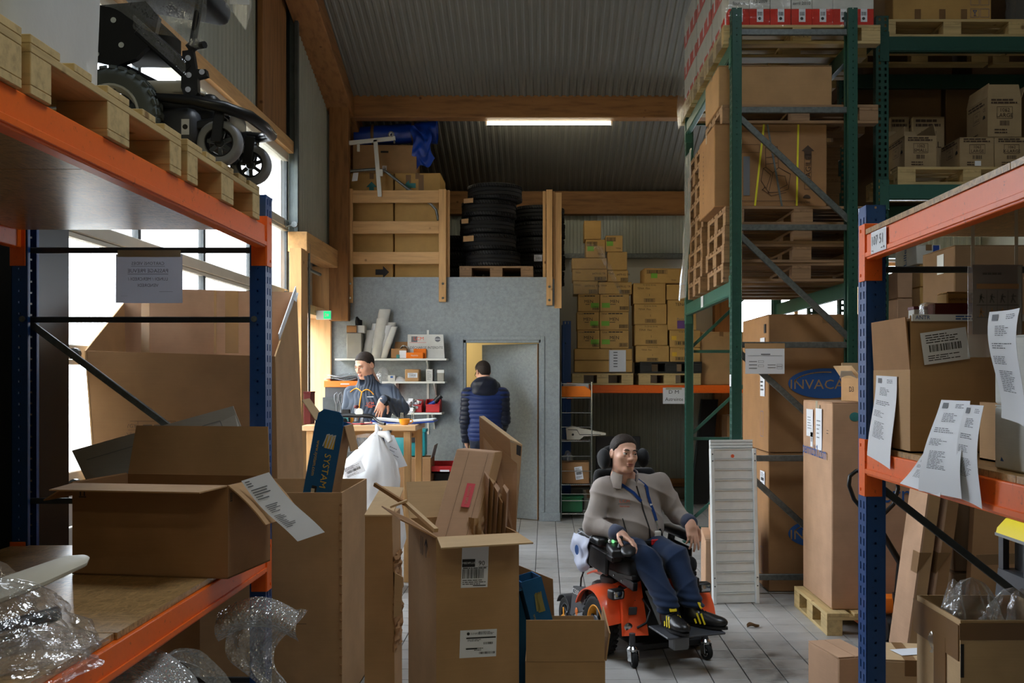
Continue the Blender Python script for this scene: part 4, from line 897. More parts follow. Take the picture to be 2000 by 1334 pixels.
def goods(px0, py0, px1, py1, label, dY=.0, d=.38, kind=None, zb=None, rz=0, mat='card_yellow'):
    Y = CYf + .02 + dY; c, (w, dd, h) = ccarton(px0, py0, px1, py1, Y, d, 'carton', label, tena, rz, zb, mat=mat, bulge=0, tape=None)
    if kind == 'men':
        text(c, face('F', w, d, h, .5, .58), 'MEN', h * .26); prt(c, face('F', w, d, h, .5, .42), lines(w * .3, h * .06, 1, 3, .6), 'ink'); prt(c, face('F', w, d, h, .82, .2), bars(w * .26, h * .16, 16) + outline(w * .3, h * .2, .003), 'ink', 'barcode')
        prt(c, face('F', w, d, h, .2 if w > .3 else .78, .36), [(-.05, -.03, .05, .03)], 'ink_green', 'green_mark'); prt(c, face('F', w, d, h, .6, .9), lines(w * .6, h * .08, 1, 5, .7), 'ink')
        text(c, face('F', w, d, h, .16, .88), 'TENA', h * .12, 'ink')
    elif kind == 'code':
        text(c, face('F', w, d, h, .76, .62), '6479-02 TR', h * .24); prt(c, face('F', w, d, h, .80, .2), bars(w * .3, h * .24, 18) + outline(w * .34, h * .3, .003), 'ink', 'barcode'); text(c, face('F', w, d, h, .16, .7), 'TENA', h * .2, 'ink_brown')
    elif kind == 'one':
        text(c, face('F', w, d, h, .5, .9), '72 53 02-35-NL', h * .1); text(c, face('F', w, d, h, .5, .42), '1', h * .16); prt(c, face('F', w, d, h, .5, .17), bars(w * .3, h * .14, 18) + outline(w * .34, h * .18, .003), 'ink', 'barcode'); text(c, face('F', w, d, h, .32, .74), 'TENA  Flex', h * .13, 'ink_brown')
    elif kind == 'pants':
        text(c, face('F', w, d, h, .45, .85), 'TENA', h * .14); text(c, face('F', w, d, h, .45, .36), 'Pants', h * .11, 'ink_grey'); prt(c, face('F', w, d, h, .5, .18), [(-.06, -.05, .06, .05)], 'purple', 'mark')
    elif kind == 'yel':
        text(c, face('F', w, d, h, .45, .9), '75 30 40-02', h * .12); prt(c, face('F', w, d, h, .45, .25), bars(w * .5, h * .18, 18) + outline(w * .56, h * .24, .003), 'ink', 'barcode'); prt(c, face('F', w, d, h, .14, .55), [(-.03, -.025, .03, .025)], 'ink_gold', 'yellow_mark')
    elif kind == 'bar':
        prt(c, face('F', w, d, h, .32, .76), bars(w * .5, h * .2, 22) + outline(w * .54, h * .24, .003), 'ink', 'barcode'); prt(c, face('F', w, d, h, .25, .5), [(-.04, -.03, .04, .03)], 'ink_green', 'green_mark'); text(c, face('F', w, d, h, .75, .2), 'TENA', h * .13, 'ink_brown')
    return c
Z0 = CZ + .147
g = lambda *a, **k: goods(*a, **k)
S1 = [(1122, 704, 1193, 727, 'bottom row of the left stack, left half', None), (1194, 704, 1235, 727, 'bottom row of the left stack, right half', None),
      (1122, 681, 1193, 703.5, 'second row of the left stack, left half', None), (1194, 681, 1235, 703.5, 'second row of the left stack, right half', None),
      (1128, 645, 1171, 680.5, 'lowest of the three narrow ones marked MEN', 'men'), (1172, 645, 1228, 680.5, 'lowest of the three wide ones marked MEN', 'men'),
      (1127, 609, 1170, 644.5, 'middle of the three narrow ones marked MEN', 'men'), (1171, 609, 1228, 644.5, 'middle of the three wide ones marked MEN', 'men'),
      (1129, 575, 1171, 608.5, 'top narrow one marked MEN, under film', 'men'), (1172, 575, 1229, 608.5, 'top wide one marked MEN', 'men'),
      (1120, 549, 1168, 574.5, 'film-covered one right above the narrow MEN carton', 'code'), (1169, 551, 1234, 574.5, 'code-printed one right above the wide MEN carton', 'code'),
      (1118, 526, 1186, 548.5, 'wide code-printed one with film at its right end', 'code'), (1187, 528, 1227, 550.5, 'small code-printed one next to the film tail', 'code'),
      (1117, 504, 1185, 525.5, 'film-wrapped one third from the top of the left stack', None), (1186, 492, 1225, 527.5, 'one under the box with the green mark near the top', None),
      (1144, 468, 1182, 503.5, 'film-wrapped one at the shoulder of the left stack', 'bar'), (1183, 460, 1216, 491.5, 'one with a green mark near the stack top, right', 'bar'),
      (1141, 431, 1174, 467.5, 'topmost upright one on the left stack', None)]
for (a, b, c, d, lb, kd) in S1: g(a, b, c, d, 'hygiene product carton, ' + lb, kind=kd)
S2 = [(1242, 675, 1307, 707.5, 'right stack, lowest of the four numbered 1', 'one'), (1240, 634, 1304, 674.5, 'right stack, second up of the four numbered 1', 'one'), (1239, 594, 1302, 633.5, 'right stack, third up of the four numbered 1', 'one'), (1237, 553, 1300, 593.5, 'right stack, topmost of the four numbered 1', 'one'),
      (1309, 679, 1368, 707.5, 'lower one with a yellow mark behind the green post', 'yel'), (1308, 645, 1368, 678.5, 'upper one with a yellow mark behind the green post', 'yel'), (1304, 586, 1360, 644.5, 'large one marked Pants beside the green post', 'pants'), (1302, 556, 1345, 585.5, 'plain one under the tilted carton, right stack', None)]
for (a, b, c, d, lb, kd) in S2: g(a, b, c, d, 'hygiene product carton, ' + lb, kind=kd)
g(1257, 524, 1333, 553, 'hygiene product carton tilted upside down on top of the right stack', kind='bar', rz=3, zb=zp(553, CYf) + .002)
ps = thing('packing_list', 'white sheet with a checklist taped on the lowest cartons of the left stack', 'paper', P(1206, 705, CYf + .008))
paper(ps, Matrix.Rotation(R(90), 4, 'X'), .21, .27, 'sheet'); prt(ps, Matrix.Rotation(R(90), 4, 'X') @ Matrix.Translation((0, 0, .001)), [(-.05, .1 - k * .035, .0, .112 - k * .035) for k in range(6)] + [(-.1, -.13, -.097, .13)], 'ink_grey')
fw = thing('stretch_film', 'torn stretch film clinging to the upper left carton stack', 'stretch film', P(1150, 520, CYf - .01))
o = V(fw.location)
MB().grid(lambda u, v: P(1113 + 72 * u + 6 * noise.noise((3 * u, 3 * v, 1)), 470 + 105 * v + (40 * u * (1 - v)) * .3, CYf - .012 - .02 * abs(noise.noise((5 * u, 5 * v, 3)))) - o, 14, 18).build('film', 'film_thin', fw, smooth=60)
MB().grid(lambda u, v: P(1168 + 48 * v + 18 * (u - .5) * (1 - .5 * v), 478 + 98 * v + 6 * u, CYf - .018 - .03 * abs(noise.noise((5 * u, 6 * v, 9)))) - o, 8, 18).build('film_tail', 'film', fw, smooth=60)
# plain cartons at the right on the low rack, and behind
rbox(1366, 1452, 648, 12.45, .7, CZ, 'carton', 'big plain brown carton on the low back rack, between the green posts', mat='card')
rbox(1455, 1500, 690, 12.5, .5, CZ, 'carton', 'plain brown carton on the low back rack seen right of the near green post', mat='card')
# sign
sg = thing('paper_sign', 'white handwritten sheet taped below the orange beam of the back rack', 'sign', P(1316, 773, CYf - .012))
Ms = Matrix.Rotation(R(90), 4, 'X'); paper(sg, Ms, .272, .2, 'sheet', 'paper', .002)
text(sg, Ms @ Matrix.Translation((.0, .045, .001)), 'D M', .062, 'ink', sx=1.2); text(sg, Ms @ Matrix.Translation((.005, -.045, .001)), 'Astreinte', .062, 'ink', sx=.95)
MB().box((0, -.002, .09), (.2, .002, .03)).build('tape', 'tape_clear', sg)
# wire shelving
SY = 11.62; wsX0, wsX1 = xp(1096, SY), xp(1156, SY)
ws = thing('wire_shelf', 'narrow chrome wire shelving unit against the office end wall', 'shelving', ((wsX0 + wsX1) / 2, SY + .17, 0))
for x in (wsX0, wsX1):
    for y in (SY, SY + .34): MB().cyl((x, y, 0), (x, y, zp(746, SY)), .007, 8).build('upright', 'chrome', ws, w=True)
SZ = [zp(y, SY) for y in (1004, 947, 862, 777)]
for z in SZ:
    mb = MB()
    for k in range(15): x = wsX0 + (wsX1 - wsX0) * (k + .5) / 15; mb.cyl((x, SY, z + .006), (x, SY + .34, z + .006), .0028, 5)
    for y in (SY, SY + .12, SY + .23, SY + .34): mb.cyl((wsX0, y, z), (wsX1, y, z), .0045, 6)
    mb.build('wire_deck', 'chrome', ws, w=True)
for y in (749, 806, 834, 891, 920, 965, 978): MB().cyl((wsX0, SY, zp(y, SY)), (wsX1, SY, zp(y, SY)), .004, 6).build('side_wire', 'chrome', ws, w=True)
mg = thing('magazine_file', 'orange card magazine box on the top wire shelf', 'file box', ((wsX0 + wsX1) / 2 + .0, SY + .06, SZ[3] + .01))
MB().prism([(-.17, 0), (.17, 0), (.17, .075), (.10, .125), (-.17, .125)], .1, Matrix.Rotation(R(90), 4, 'X') @ Matrix.Translation((0, 0, -.1))).build('body', 'card_orange', mg)
wbx = carton('carton', 'flat white box behind the orange magazine box on the top wire shelf', ((wsX0 + wsX1) / 2 + .0, SY + .23, SZ[3] + .01), .3, .1, .16, mat='card_white', tape=None)
dv = thing('medical_device', 'cream coloured wedge-shaped device lying on the wire shelf', 'device', (wsX0 + .17, SY + .2, SZ[2] + .012))
MB().prism([(-.10, 0), (-.11, .13), (-.04, .16), (.08, .13), (.36, .075), (.36, .055), (.1, .04), (.05, 0)], .16, Matrix.Rotation(R(90), 4, 'X') @ Matrix.Translation((0, 0, -.08))).build('housing', 'beige_plastic', dv)
MB().tube([(-.09, -.082, .12), (.02, -.082, .115), (.05, -.082, .06), (.3, -.082, .06)], .004, 6).build('seam', 'dark_plastic', dv); MB().cyl((-.03, -.078, .06), (-.03, -.085, .06), .014, 12).build('button', 'black_plastic', dv)
mx = carton('carton', 'worn brown carton with a white label on the wire shelf', ((wsX0 + wsX1) / 2 - .01, SY + .18, SZ[1] + .01), .32, .3, .25, mat='card_dark'); ship_label(mx, face('F', .32, .3, .25, .62, .5, 8, .006), .09, .15, 12)
pb = thing('plastic_bag', 'crumpled clear bag on top of the worn carton on the wire shelf', 'plastic bag', (wsX0 + .08, SY + .2, SZ[1] + .27)); MB().grid(lambda u, v: (.07 * math.cos(6.28 * u) * (1 - v) ** .5 * (1 + .4 * noise.noise((3 * u, 4 * v, 1))), .08 * math.sin(6.28 * u) * (1 - v) ** .5, .12 * v), 24, 8).build('bag', 'shrink', pb, smooth=60)
gc2 = thing('crate', 'dark green plastic crate on the lowest wire shelf', 'crate', (wsX0 + .13, SY + .17, SZ[0] + .012))
MB().box((0, 0, .09), (.24, .28, .17), None, .008).build('body', 'green_plastic', gc2); MB().box((0, 0, .18), (.27, .3, .02), None, .005).build('rim', 'green_plastic', gc2)
rbox(1140, 1160, 962, 12.0, .3, 0, 'carton', 'pale box standing low behind the wire shelving', mat='card_white')
# black panel and leaning black board
tv = thing('tv_screen', 'large flat black panel standing on the floor behind the wheelchair user', 'panel', (xp(1207, 12.1), 12.1, 0))
MB().box((0, 0, .48), (.54, .05, .92), None, .006).build('panel', 'black_plastic', tv); MB().box((0, 0, .01), (.3, .2, .02), None, .004).build('foot', 'black_plastic', tv)
lbd = thing('black_board', 'tall narrow black board leaning under the back rack behind the green posts', 'board', (xp(1360, 13.2), 13.0, 0))
MB().slab([(-.11, .0, .0), (.12, .0, .0), (.33, .42, 1.36), (.10, .42, 1.36)], (0, 1, 0), .03).build('board', 'black_plastic', lbd); MB().bar((-.11, -.01, 0), (.10, .41, 1.36), .02, .035, (0, 1, 0)).build('edge_strip', 'steel_dark', lbd)
for px, lb, m in ((1420, 'lower brown carton upright under the back rack, behind the ramp', 'card_dark'), (1468, 'brown carton under the back rack right of the near green post', 'card_dark')): rbox(px, px + 26, 812, 12.9, .4, 0, 'carton', lb, mat=m)
# ============================================================ SHELVES ON THE OFFICE WALL
sh = []
Yw = OY
def shelf(px0, px1, py, dep, label):
    Yf = Yw - dep; z = zp(py, Yf); x0, x1 = xp(px0, Yf), xp(px1, Yf)
    t = thing('wall_shelf', label, 'shelf', ((x0 + x1) / 2, Yw - dep / 2 - .002, z)); MB().b2((x0, Yf, z - .022), (x1, Yw - .003, z), .002).build('board', 'white_plastic', t, w=True)
    for f in (.2, .82):
        x = x0 + (x1 - x0) * f
        MB().slab([(x - .008, Yw - .004, z - .022), (x - .008, Yf + .04, z - .022), (x - .008, Yf + .04, z - .035), (x - .008, Yw - .03, z - .16), (x - .008, Yw - .004, z - .2)], (1, 0, 0), .016).build('bracket', 'white_plastic', t, w=True)
    return z, Yf
s1z, s1y = shelf(654, 872, 700, .28, 'top white wall shelf with the parcel paper and the sign')
s2z, s2y = shelf(746, 869, 745, .28, 'middle white wall shelf with small boxes')
s3z, s3y = shelf(752, 863, 806, .28, 'lowest white wall shelf with the red bins')
rl = thing('shelf_rail', 'slotted white upright rail screwed to the office wall behind the shelves', 'shelf rail', (xp(836, Yw), Yw - .006, 1.1)); MB().box((0, 0, .5), (.025, .012, 1.2)).build('rail', 'white_plastic', rl)
def onshelf(px0, px1, pyt, z, Y, d): x0, x1 = xp(px0, Y), xp(px1, Y); return (x0 + x1) / 2, Y + d / 2, x1 - x0, zp(pyt, Y) - z
x, y, w, h = onshelf(677, 706, 650, s1z, s1y + .02, .2); b1 = carton('storage_box', 'tall grey-white box at the left end of the top wall shelf', (x, y, s1z), w, .2, h, mat='card_grey', tape=None)
x, y, w, h = onshelf(677, 696, 634, s1z + h, s1y + .02, .16); b2 = carton('open_carton', 'small open brown box on the tall grey-white box', (x, y, zp(650, s1y + .02)), w, .16, h * .9, mat='card_dark', open_={'F': (100, .05)})
x2 = xp(706, s1y + .03); b3 = carton('storage_box', 'small white box beside the open brown box on the tall box', (x2 - .02, s1y + .12, zp(650, s1y + .02)), .1, .14, .085, mat='card_white', tape=None)
bk = thing('black_glove', 'black crumpled glove sticking up behind the small white box', 'glove', (x2 - .05, s1y + .14, zp(650, s1y + .02) + .087)); MB().tube([(0, 0, 0), (-.01, 0, .05), (-.025, 0, .10)], [.04, .035, .012], 8).tube([(.01, 0, .0), (.025, 0, .065)], [.03, .014], 8).build('glove', 'black_cloth', bk, smooth=60)
# rolled and folded paper bundles
rp = [(716, 700, 725, 645, .045), (722, 700, 738, 632, .05), (729, 700, 745, 622, .045), (734, 700, 752, 604, .055), (738, 700, 757, 636, .045), (744, 700, 764, 630, .05), (749, 700, 770, 638, .035)]
for k, (a, b, c, d, r) in enumerate(rp):
    A, B = P(a, b, s1y + .08 + .02 * (k % 3)), P(c, d, s1y + .16 + .03 * (k % 2)); A.z = s1z + .004
    t = thing('paper_bundle', 'long folded off-white paper bundle leaning on the top wall shelf, ' + ['first from the left', 'second from the left', 'third from the left', 'the tallest one', 'behind the creamy wide one', 'the creamy wide one', 'last on the right'][k], 'paper bundle', A)
    d = B - A; mb = MB()
    def rf(u, v, d=d, r=r, k=k):
        a = 2 * PI * u; n = 1 + .25 * noise.noise((3 * math.cos(a) + k, 3 * math.sin(a), 5 * v)); s = 1 + .18 * v
        return V((r * s * n * math.cos(a), r * .5 * s * n * math.sin(a), 0)) + d * v
    mb.grid(rf, 16, 10); mb.build('roll', 'bag_white' if k % 3 == 1 else 'card_white', t, smooth=60)
x, y, w, h = onshelf(764, 794, 681, s1z, s1y + .02, .2); oc2 = carton('open_carton', 'small open brown carton with a white label on the top wall shelf', (x, y, s1z), w, .2, h, mat='card_dark', open_={'B': (5, .085)})
paper(oc2, face('F', w, .2, h, .76, .42), .08, .085, 'label'); paper(oc2, face('F', w, .2, h, .45, .2), .04, .04, 'label', 'ink_teal')
pcx = thing('crumpled_paper', 'crumpled paper sticking out of the small open carton', 'paper', (x + .05, y, s1z + h * .6)); MB().grid(lambda u, v: ((u - .5) * .12, (v - .5) * .1, .03 + .05 * math.sin(PI * u) + .02 * noise.noise((5 * u, 5 * v, 2))), 8, 8, .002).build('paper', 'card_white', pcx, smooth=60)
# sign
x, y, w, h = onshelf(795, 868, 653, s1z, s1y + .08, .01)
sg = thing('cardboard_sign', 'white card sign reading no dumping in French, leaning on the top wall shelf', 'sign', (x, s1y + .10, s1z + .003), 0, None, (-9, 0, 0))
MB().prism([(-w / 2, 0), (w / 2, 0), (w / 2 - .02, h), (-w / 2 + .0, h)], .006, Matrix.Rotation(R(90), 4, 'X')).build('board', 'card_white', sg)
Ms = Matrix.Rotation(R(90), 4, 'X') @ Matrix.Translation((0, 0, .0055))
text(sg, Ms @ Matrix.Translation((.005, h * .44, .0)), 'D\u00c9CHARGE INTERDITE', .041, 'ink', sx=.88)
prt(sg, Ms, [(-.17, h * .68, -.10, h * .92)], 'ink_grey', 'logo', .001); text(sg, Ms @ Matrix.Translation((-.085, h * .82, .001)), 'LCM', .055, 'ink_orange', sx=1.1); prt(sg, Ms, [(-.19, h * .65, .0, h * .665)], 'ink_red', 'logo_line', .0015)
MB().lathe([(.032, 0), (.032, .001)], 20, Ms @ Matrix.Translation((.13, h * .8, .0))).build('emblem', 'ink_grey', sg); prt(sg, Ms, [(.10, h * .79, .16, h * .81)], 'ink_white', 'emblem_bar', .0022)
ob = thing('orange_box', 'flat orange product box in front of the white card sign', 'box', (xp(810, s1y + .03), s1y + .05, s1z)); MB().box((0, 0, .033), (.19, .08, .066), None, .002).build('body', 'card_orange', ob); text(ob, face('F', .19, .08, .066, .5, .5), 'Nutricia', .024, 'ink_white')
ob = thing('orange_box', 'taller orange box behind the flat orange product box', 'box', (xp(823, s1y + .13) - .01, s1y + .075 + .03, s1z)); ob.location.y = s1y + .2; MB().box((0, -.05, .055), (.14, .05, .11), None, .002).build('body', 'card_orange', ob); ob.location.y = s1y + .145
# middle shelf
for (a, b, c, dd, nm, lb, m) in ((758, 772, 733, .08, 'box', 'small white box with blue print on the middle wall shelf', 'card_white'), (791, 818, 721, .2, 'carton', 'small brown carton with a white label on the middle wall shelf', 'card'), (832, 845, 721, .1, 'box', 'upright white and black product box on the middle wall shelf', 'card_white'), (854, 867, 722, .08, 'box', 'product box with a pale blue lid at the right end of the middle wall shelf', 'card_grey')):
    x, y, w, h = onshelf(a, b, c, s2z, s2y + .03, dd); q = carton(nm, lb, (x, y, s2z), w, dd, h, mat=m, tape=None, flaps=(nm == 'carton'))
    if nm == 'carton': ship_label(q, face('F', w, dd, h, .55, .5, 0, .005), .11, .055, 3)
    elif a == 758: prt(q, face('F', w, dd, h, .5, .72, 0, .002), [(-.015, -.01, .015, .01)], 'ink_blue')
    elif a == 832: prt(q, face('F', w, dd, h, .5, .5, 0, .002), lines(w * .7, h * .8, 9, 4), 'ink_grey'); MB().box((w / 2 + .004, 0, h / 2), (.006, dd, h * .96)).build('sleeve', 'ink', q)
    else: MB().box((0, -.002, h * .85), (w + .002, dd, h * .26)).build('lid', 'rack_blue' if 0 else 'ink_white', q)
pw = thing('plastic_bag', 'folded clear plastic bag on the middle wall shelf by the white box', 'plastic bag', (xp(782, s2y + .1), s2y + .1, s2z)); MB().grid(lambda u, v: ((u - .5) * .16, (v - .5) * .14, .003 + .07 * math.sin(PI * u) * math.sin(PI * v) * (1 - .5 * u)), 8, 8).build('bag', 'bag_white', pw, smooth=60)
bt2 = thing('bubble_wrap', 'small heap of clear bubble wrap behind the standing man on the middle wall shelf', 'bubble wrap', (xp(748, s2y + .12), s2y + .12, s2z)); MB().grid(lambda u, v: (.12 * math.cos(6.28 * u) * (1 - v) ** .5 * (1 + .3 * noise.noise((6 * u, 4 * v, 1))), .1 * math.sin(6.28 * u) * (1 - v) ** .5, .17 * v), 24, 8).build('wrap', 'film', bt2, smooth=60)
# lowest shelf: bins
def bin_(name, label, px0, px1, py, Y, d, mat, zb):
    x, y, w, h = onshelf(px0, px1, py, zb, Y, d); t = thing(name, label, 'storage bin', (x, y, zb)); th = .005
    mb = MB().box((0, 0, th / 2), (w, d, th)).slab([(-w / 2, -d / 2, 0), (-w / 2, d / 2, 0), (-w / 2, d / 2, h), (-w / 2, -d / 4, h), (-w / 2, -d / 2, h * .55)], (1, 0, 0), th).slab([(w / 2 - th, -d / 2, 0), (w / 2 - th, d / 2, 0), (w / 2 - th, d / 2, h), (w / 2 - th, -d / 4, h), (w / 2 - th, -d / 2, h * .55)], (1, 0, 0), th).box((0, -d / 2 + th / 2, h * .3), (w, th, h * .6)).box((0, d / 2 - th / 2, h / 2), (w, th, h)).box((0, -d / 2 - .004, h * .58), (w, .016, .012))
    mb.build('body', mat, t); return t, (w, d, h)
bin_('storage_bin', 'red plastic bin at the right end of the lowest wall shelf', 831, 859, 780, s3y + .02, .22, 'red_plastic', s3z)
bin_('storage_bin', 'red plastic bin full of foil sachets on the lowest wall shelf', 798, 824, 781, s3y + .05, .2, 'red_plastic', s3z)
ofb = thing('file_box', 'orange open file box behind the man sleeve on the lowest wall shelf', 'file box', (xp(783, s3y + .1), s3y + .1, s3z)); MB().prism([(-.06, 0), (.06, 0), (.055, .13), (.0, .13), (-.06, .06)], .16, Matrix.Rotation(R(90), 4, 'X') @ Matrix.Translation((0, 0, -.08))).build('body', 'orange_plastic', ofb)
bp = thing('sachet_pile', 'pile of silvery foil sachets in front of the red bin, lowest wall shelf', 'sachets', (xp(808, s3y + .03), s3y + .03, s3z))
for k in range(9): MB().grid(lambda u, v: ((u - .5) * .10, .01 * math.sin(6 * u + k), (v - .5) * .06), 4, 4, .004).build('sachet', 'chrome' if k % 2 else 'paper', bp, loc=(random.uniform(-.06, .06), random.uniform(-.01, .06), .03 + .012 * k), rot=(random.uniform(-30, 30), random.uniform(-20, 20), random.uniform(-30, 30)))
tl = thing('spray_bottle', 'dark bottle with blue grip lying in the right red bin', 'bottle', (xp(846, s3y + .1), s3y + .1, s3z + .12)); MB().cyl((.02, 0, 0), (.09, 0, .07), .03, 12).build('body', 'black_plastic', tl, smooth=40); MB().cyl((-.06, 0, -.04), (.02, 0, .0), .022, 10).build('grip', 'blue_plastic', tl, smooth=40)
# orange drawer shelf left of the man
dw = thing('drawer_cabinet', 'orange fronted drawer unit on the office wall behind the standing man', 'drawer unit', (xp(668, Yw - .2), Yw - .12, 1.46)); wv = .40
MB().box((0, 0, .12), (wv, .22, .07), None, .003).build('drawer_front', 'orange_plastic', dw); MB().box((.04, -.115, .12), (.1, .012, .012), None, .003).build('handle', 'white_plastic', dw); MB().box((0, .01, .02), (wv - .02, .2, .13)).build('body', 'dark_plastic', dw)
pp = thing('plastic_bags', 'flat stack of clear plastic bags on the orange drawer unit', 'plastic bags', (xp(668, Yw - .2), Yw - .12, 1.617))
for k in range(4): MB().grid(lambda u, v: ((u - .5) * .36, (v - .5) * .2, .012 * math.sin(7 * u + k) + .015), 10, 4, .003).build('bag', 'shrink' if k % 2 else 'bag_white', pp, loc=(random.uniform(-.02, .02), 0, .018 * k))
dc = thing('storage_box', 'dark cabinet under the orange drawer, behind the standing man', 'cabinet', (xp(668, Yw - .2), Yw - .13, .55)); MB().box((0, 0, .44), (.42, .24, .88), None, .004).build('body', 'steel_dark', dc); MB().box((0, -.122, .44), (.4, .006, .84)).build('door', 'steel_dark', dc); MB().box((0, 0, -.27), (.42, .24, .54)).build('plinth', 'steel_dark', dc)
# things on the floor by the office wall
cr = thing('tool_case', 'teal plastic carry case standing on a brown carton behind the counter leg', 'case', (xp(803, 10.9), 10.9, .80)); MB().box((0, 0, .13), (.33, .2, .26), None, .012, 2).build('body', 'teal_plastic', cr, smooth=40); MB().box((0, 0, .275), (.35, .22, .04), None, .012, 2).build('lid', 'teal_plastic', cr, smooth=40); MB().tube([(-.07, 0, .29), (-.06, 0, .33), (.06, 0, .33), (.07, 0, .29)], .01, 8).build('handle', 'black_plastic', cr); MB().box((.04, -.115, .19), (.06, .02, .08), None, .004).build('latch', 'black_plastic', cr)
k = carton('open_carton', 'brown carton with raised flaps under the teal case by the office wall', (xp(800, 10.7), 10.85, 0), .46, .4, .79, mat='card_dark', open_={'R': (14, .14)}, fl='card_grey'); MB().box((0, 0, .785), (.44, .38, .01)).build('lid', 'card_dark', k)
sk = [('black stacking crate on the floor beside the doorway', 'black_plastic', .0, .62), ('red stacking tray on top of the black crate beside the doorway', 'red_plastic', .62, .11)]
for lb, m, z, h in sk:
    t = thing('crate', lb, 'crate', (xp(866, 10.9), 10.9, z)); w = .34 if z == 0 else .36
    MB().box((0, 0, .01), (w, .3, .02)).box((-w / 2 + .006, 0, h / 2), (.012, .3, h)).box((w / 2 - .006, 0, h / 2), (.012, .3, h)).box((0, .144, h / 2), (w, .012, h)).box((0, -.144, h * .3), (w, .012, h * .6)).build('body', m, t); MB().box((0, -.15, h * .6), (w + .02, .016, .02)).build('lip', m, t)
    if z: MB().box((.03, -.16, h * .25), (.1, .004, .02)).build('label', 'paper', t)
# ============================================================ GREEN PALLET RACK (right, seen end-on)
GX, GX2, GY, GYR = 1.408, 2.353, 7.5, 9.95
rg = thing('pallet_rack', 'tall green pallet rack with grey braces holding pallet stacks and cartons', 'pallet rack', (1.88, 8.7, 0))
for y, m in ((GY, 'rack_green'), (GYR, 'rack_green')):
    post(rg, GX, y, 4.44, -1, m, 'g'); post(rg, GX2, y, 4.44, 1, m, 'g')
for z in (4.27, 3.68, 2.79, 1.90, 1.04, .14): brace(rg, (GX + .03, GY + .05, z), (GX2 - .03, GY + .05, z), 'galv', .045, .03)
for a, b in ((3.65, 2.82), (2.76, 1.93), (1.87, 1.07), (1.01, .2)): brace(rg, (GX + .03, GY + .035, a), (GX2 - .03, GY + .035, b), 'galv', .045, .03)
for z in (4.2, 3.6, 2.79, 1.915, 1.04, .14): brace(rg, (GX + .03, GYR + .05, z), (GX2 - .03, GYR + .05, z), 'rack_green2', .03, .03)
for a, b in ((1.93, 2.76), (1.06, 1.88), (.2, 1.0), (2.82, 3.6)): brace(rg, (GX + .03, GYR + .035, a), (GX2 - .03, GYR + .035, b), 'rack_green2', .03, .03)
for z in (4.20, 2.386):
    beam(rg, (GX, GY + .1, z), (GX, GYR, z), .115, .045, 'rack_green2', inward=1, ch=.24)
    beam(rg, (GX2, GYR, z), (GX2, GY + .1, z), .115, .045, 'rack_green2', inward=1, ch=.24)
lb = thing('beam_label', 'small white label stuck on the lower green beam', 'label', (GX - .006, 8.9, 2.33)); MB().box((0, 0, 0), (.002, .12, .1), (0, 0, 0)).build('label', 'paper', lb)
lb = thing('post_label', 'small white sticker on the near green post above the orange beam', 'label', (GX - .004, GY + .05, 1.63)); MB().box((0, 0, 0), (.002, .06, .09)).build('label', 'paper', lb)
PCX = 1.96
KP = None
def pstack(n, y, z0, lab, wood='old_pallet'):
    for k in range(n): pallet(lab % ORD[k], (PCX + random.uniform(-.02, .02), y + random.uniform(-.015, .015), z0 + k * .1445), random.uniform(-1, 1), None, wood)
pstack(4, 8.02, 2.388, '%s pallet from below in the stack under the carton marked FRAGILE')
pstack(9, 9.05, 2.388, '%s pallet from below in the high stack wrapped in film behind, green rack')
for o in [q for q in COL.objects if q.get('category') == 'pallet' and 1.8 < q.location.x < 2.1 and 8.9 < q.location.y < 9.2]:
    text(o, Matrix.Translation((-.601, -.35, .061)) @ face('L', 0, 0, 0).to_3x3().to_4x4(), random.choice(('EPAL', 'EPAL', 'WORLD', 'EUR')), .034, 'ink_brown')
# film over the far pallet stack
sf = thing('stretch_film', 'torn stretch film hanging down the side of the high pallet stack', 'stretch film', (1.33, 9.0, 2.4))
MB().grid(lambda u, v: (.0 - .05 * (1 - v) ** 2 + .02 * noise.noise((4 * u, 6 * v, 1)) - .03 * math.sin(PI * u) * (1 - v), .05 + .42 * u + .05 * noise.noise((3 * v, 2, 3)), -.02 + 1.36 * v), 12, 26).build('film', 'shrink', sf, smooth=60)
fc, (w, d, h) = ccarton(1395, 242, 1615, 405, 7.66, .74, 'carton', 'big brown carton with yellow straps, armchair drawing and FRAGILE print, green rack', zbase=2.388 + 4 * .1445 + .001, mat='card_dark', bulge=.004)
for u0, u1 in ((.44, .36), (.745, .73)): MB().bar(face('F', w, d, h, u0, .99, 0, .006) @ V((0, 0, 0)), face('F', w, d, h, u1, .01, 0, .006) @ V((0, 0, 0)), .014, .003, (0, 1, 0)).build('strap', 'strap_yellow', fc)
MB().bar(face('F', w, d, h, .47, .99, 0, .007) @ V((0, 0, 0)), face('F', w, d, h, .60, .0, 0, .007) @ V((0, 0, 0)), .014, .003, (0, 1, 0)).build('strap', 'galv', fc)
FF = lambda u, v, roll=0: face('F', w, d, h, u, v, roll, .005)
prt(fc, FF(.83, .66), [(-.028, -.045, .028, .01)], 'ink_brown', 'arrow'); mb = MB(); mb.bm.faces.new([mb.bm.verts.new(FF(.83, .67) @ V((p[0], p[1], .0012))) for p in ((-.05, 0), (.05, 0), (0, .045))]); mb.build('arrow', 'ink_brown', fc)
prt(fc, FF(.83, .42), outline(.055, .27, .003), 'ink_brown', 'frame'); text(fc, FF(.835, .43, 90), 'FRAGILE', .058, 'ink_brown', space=1.05); prt(fc, FF(.83, .60), outline(.055, .03, .003), 'ink_brown', 'frame')
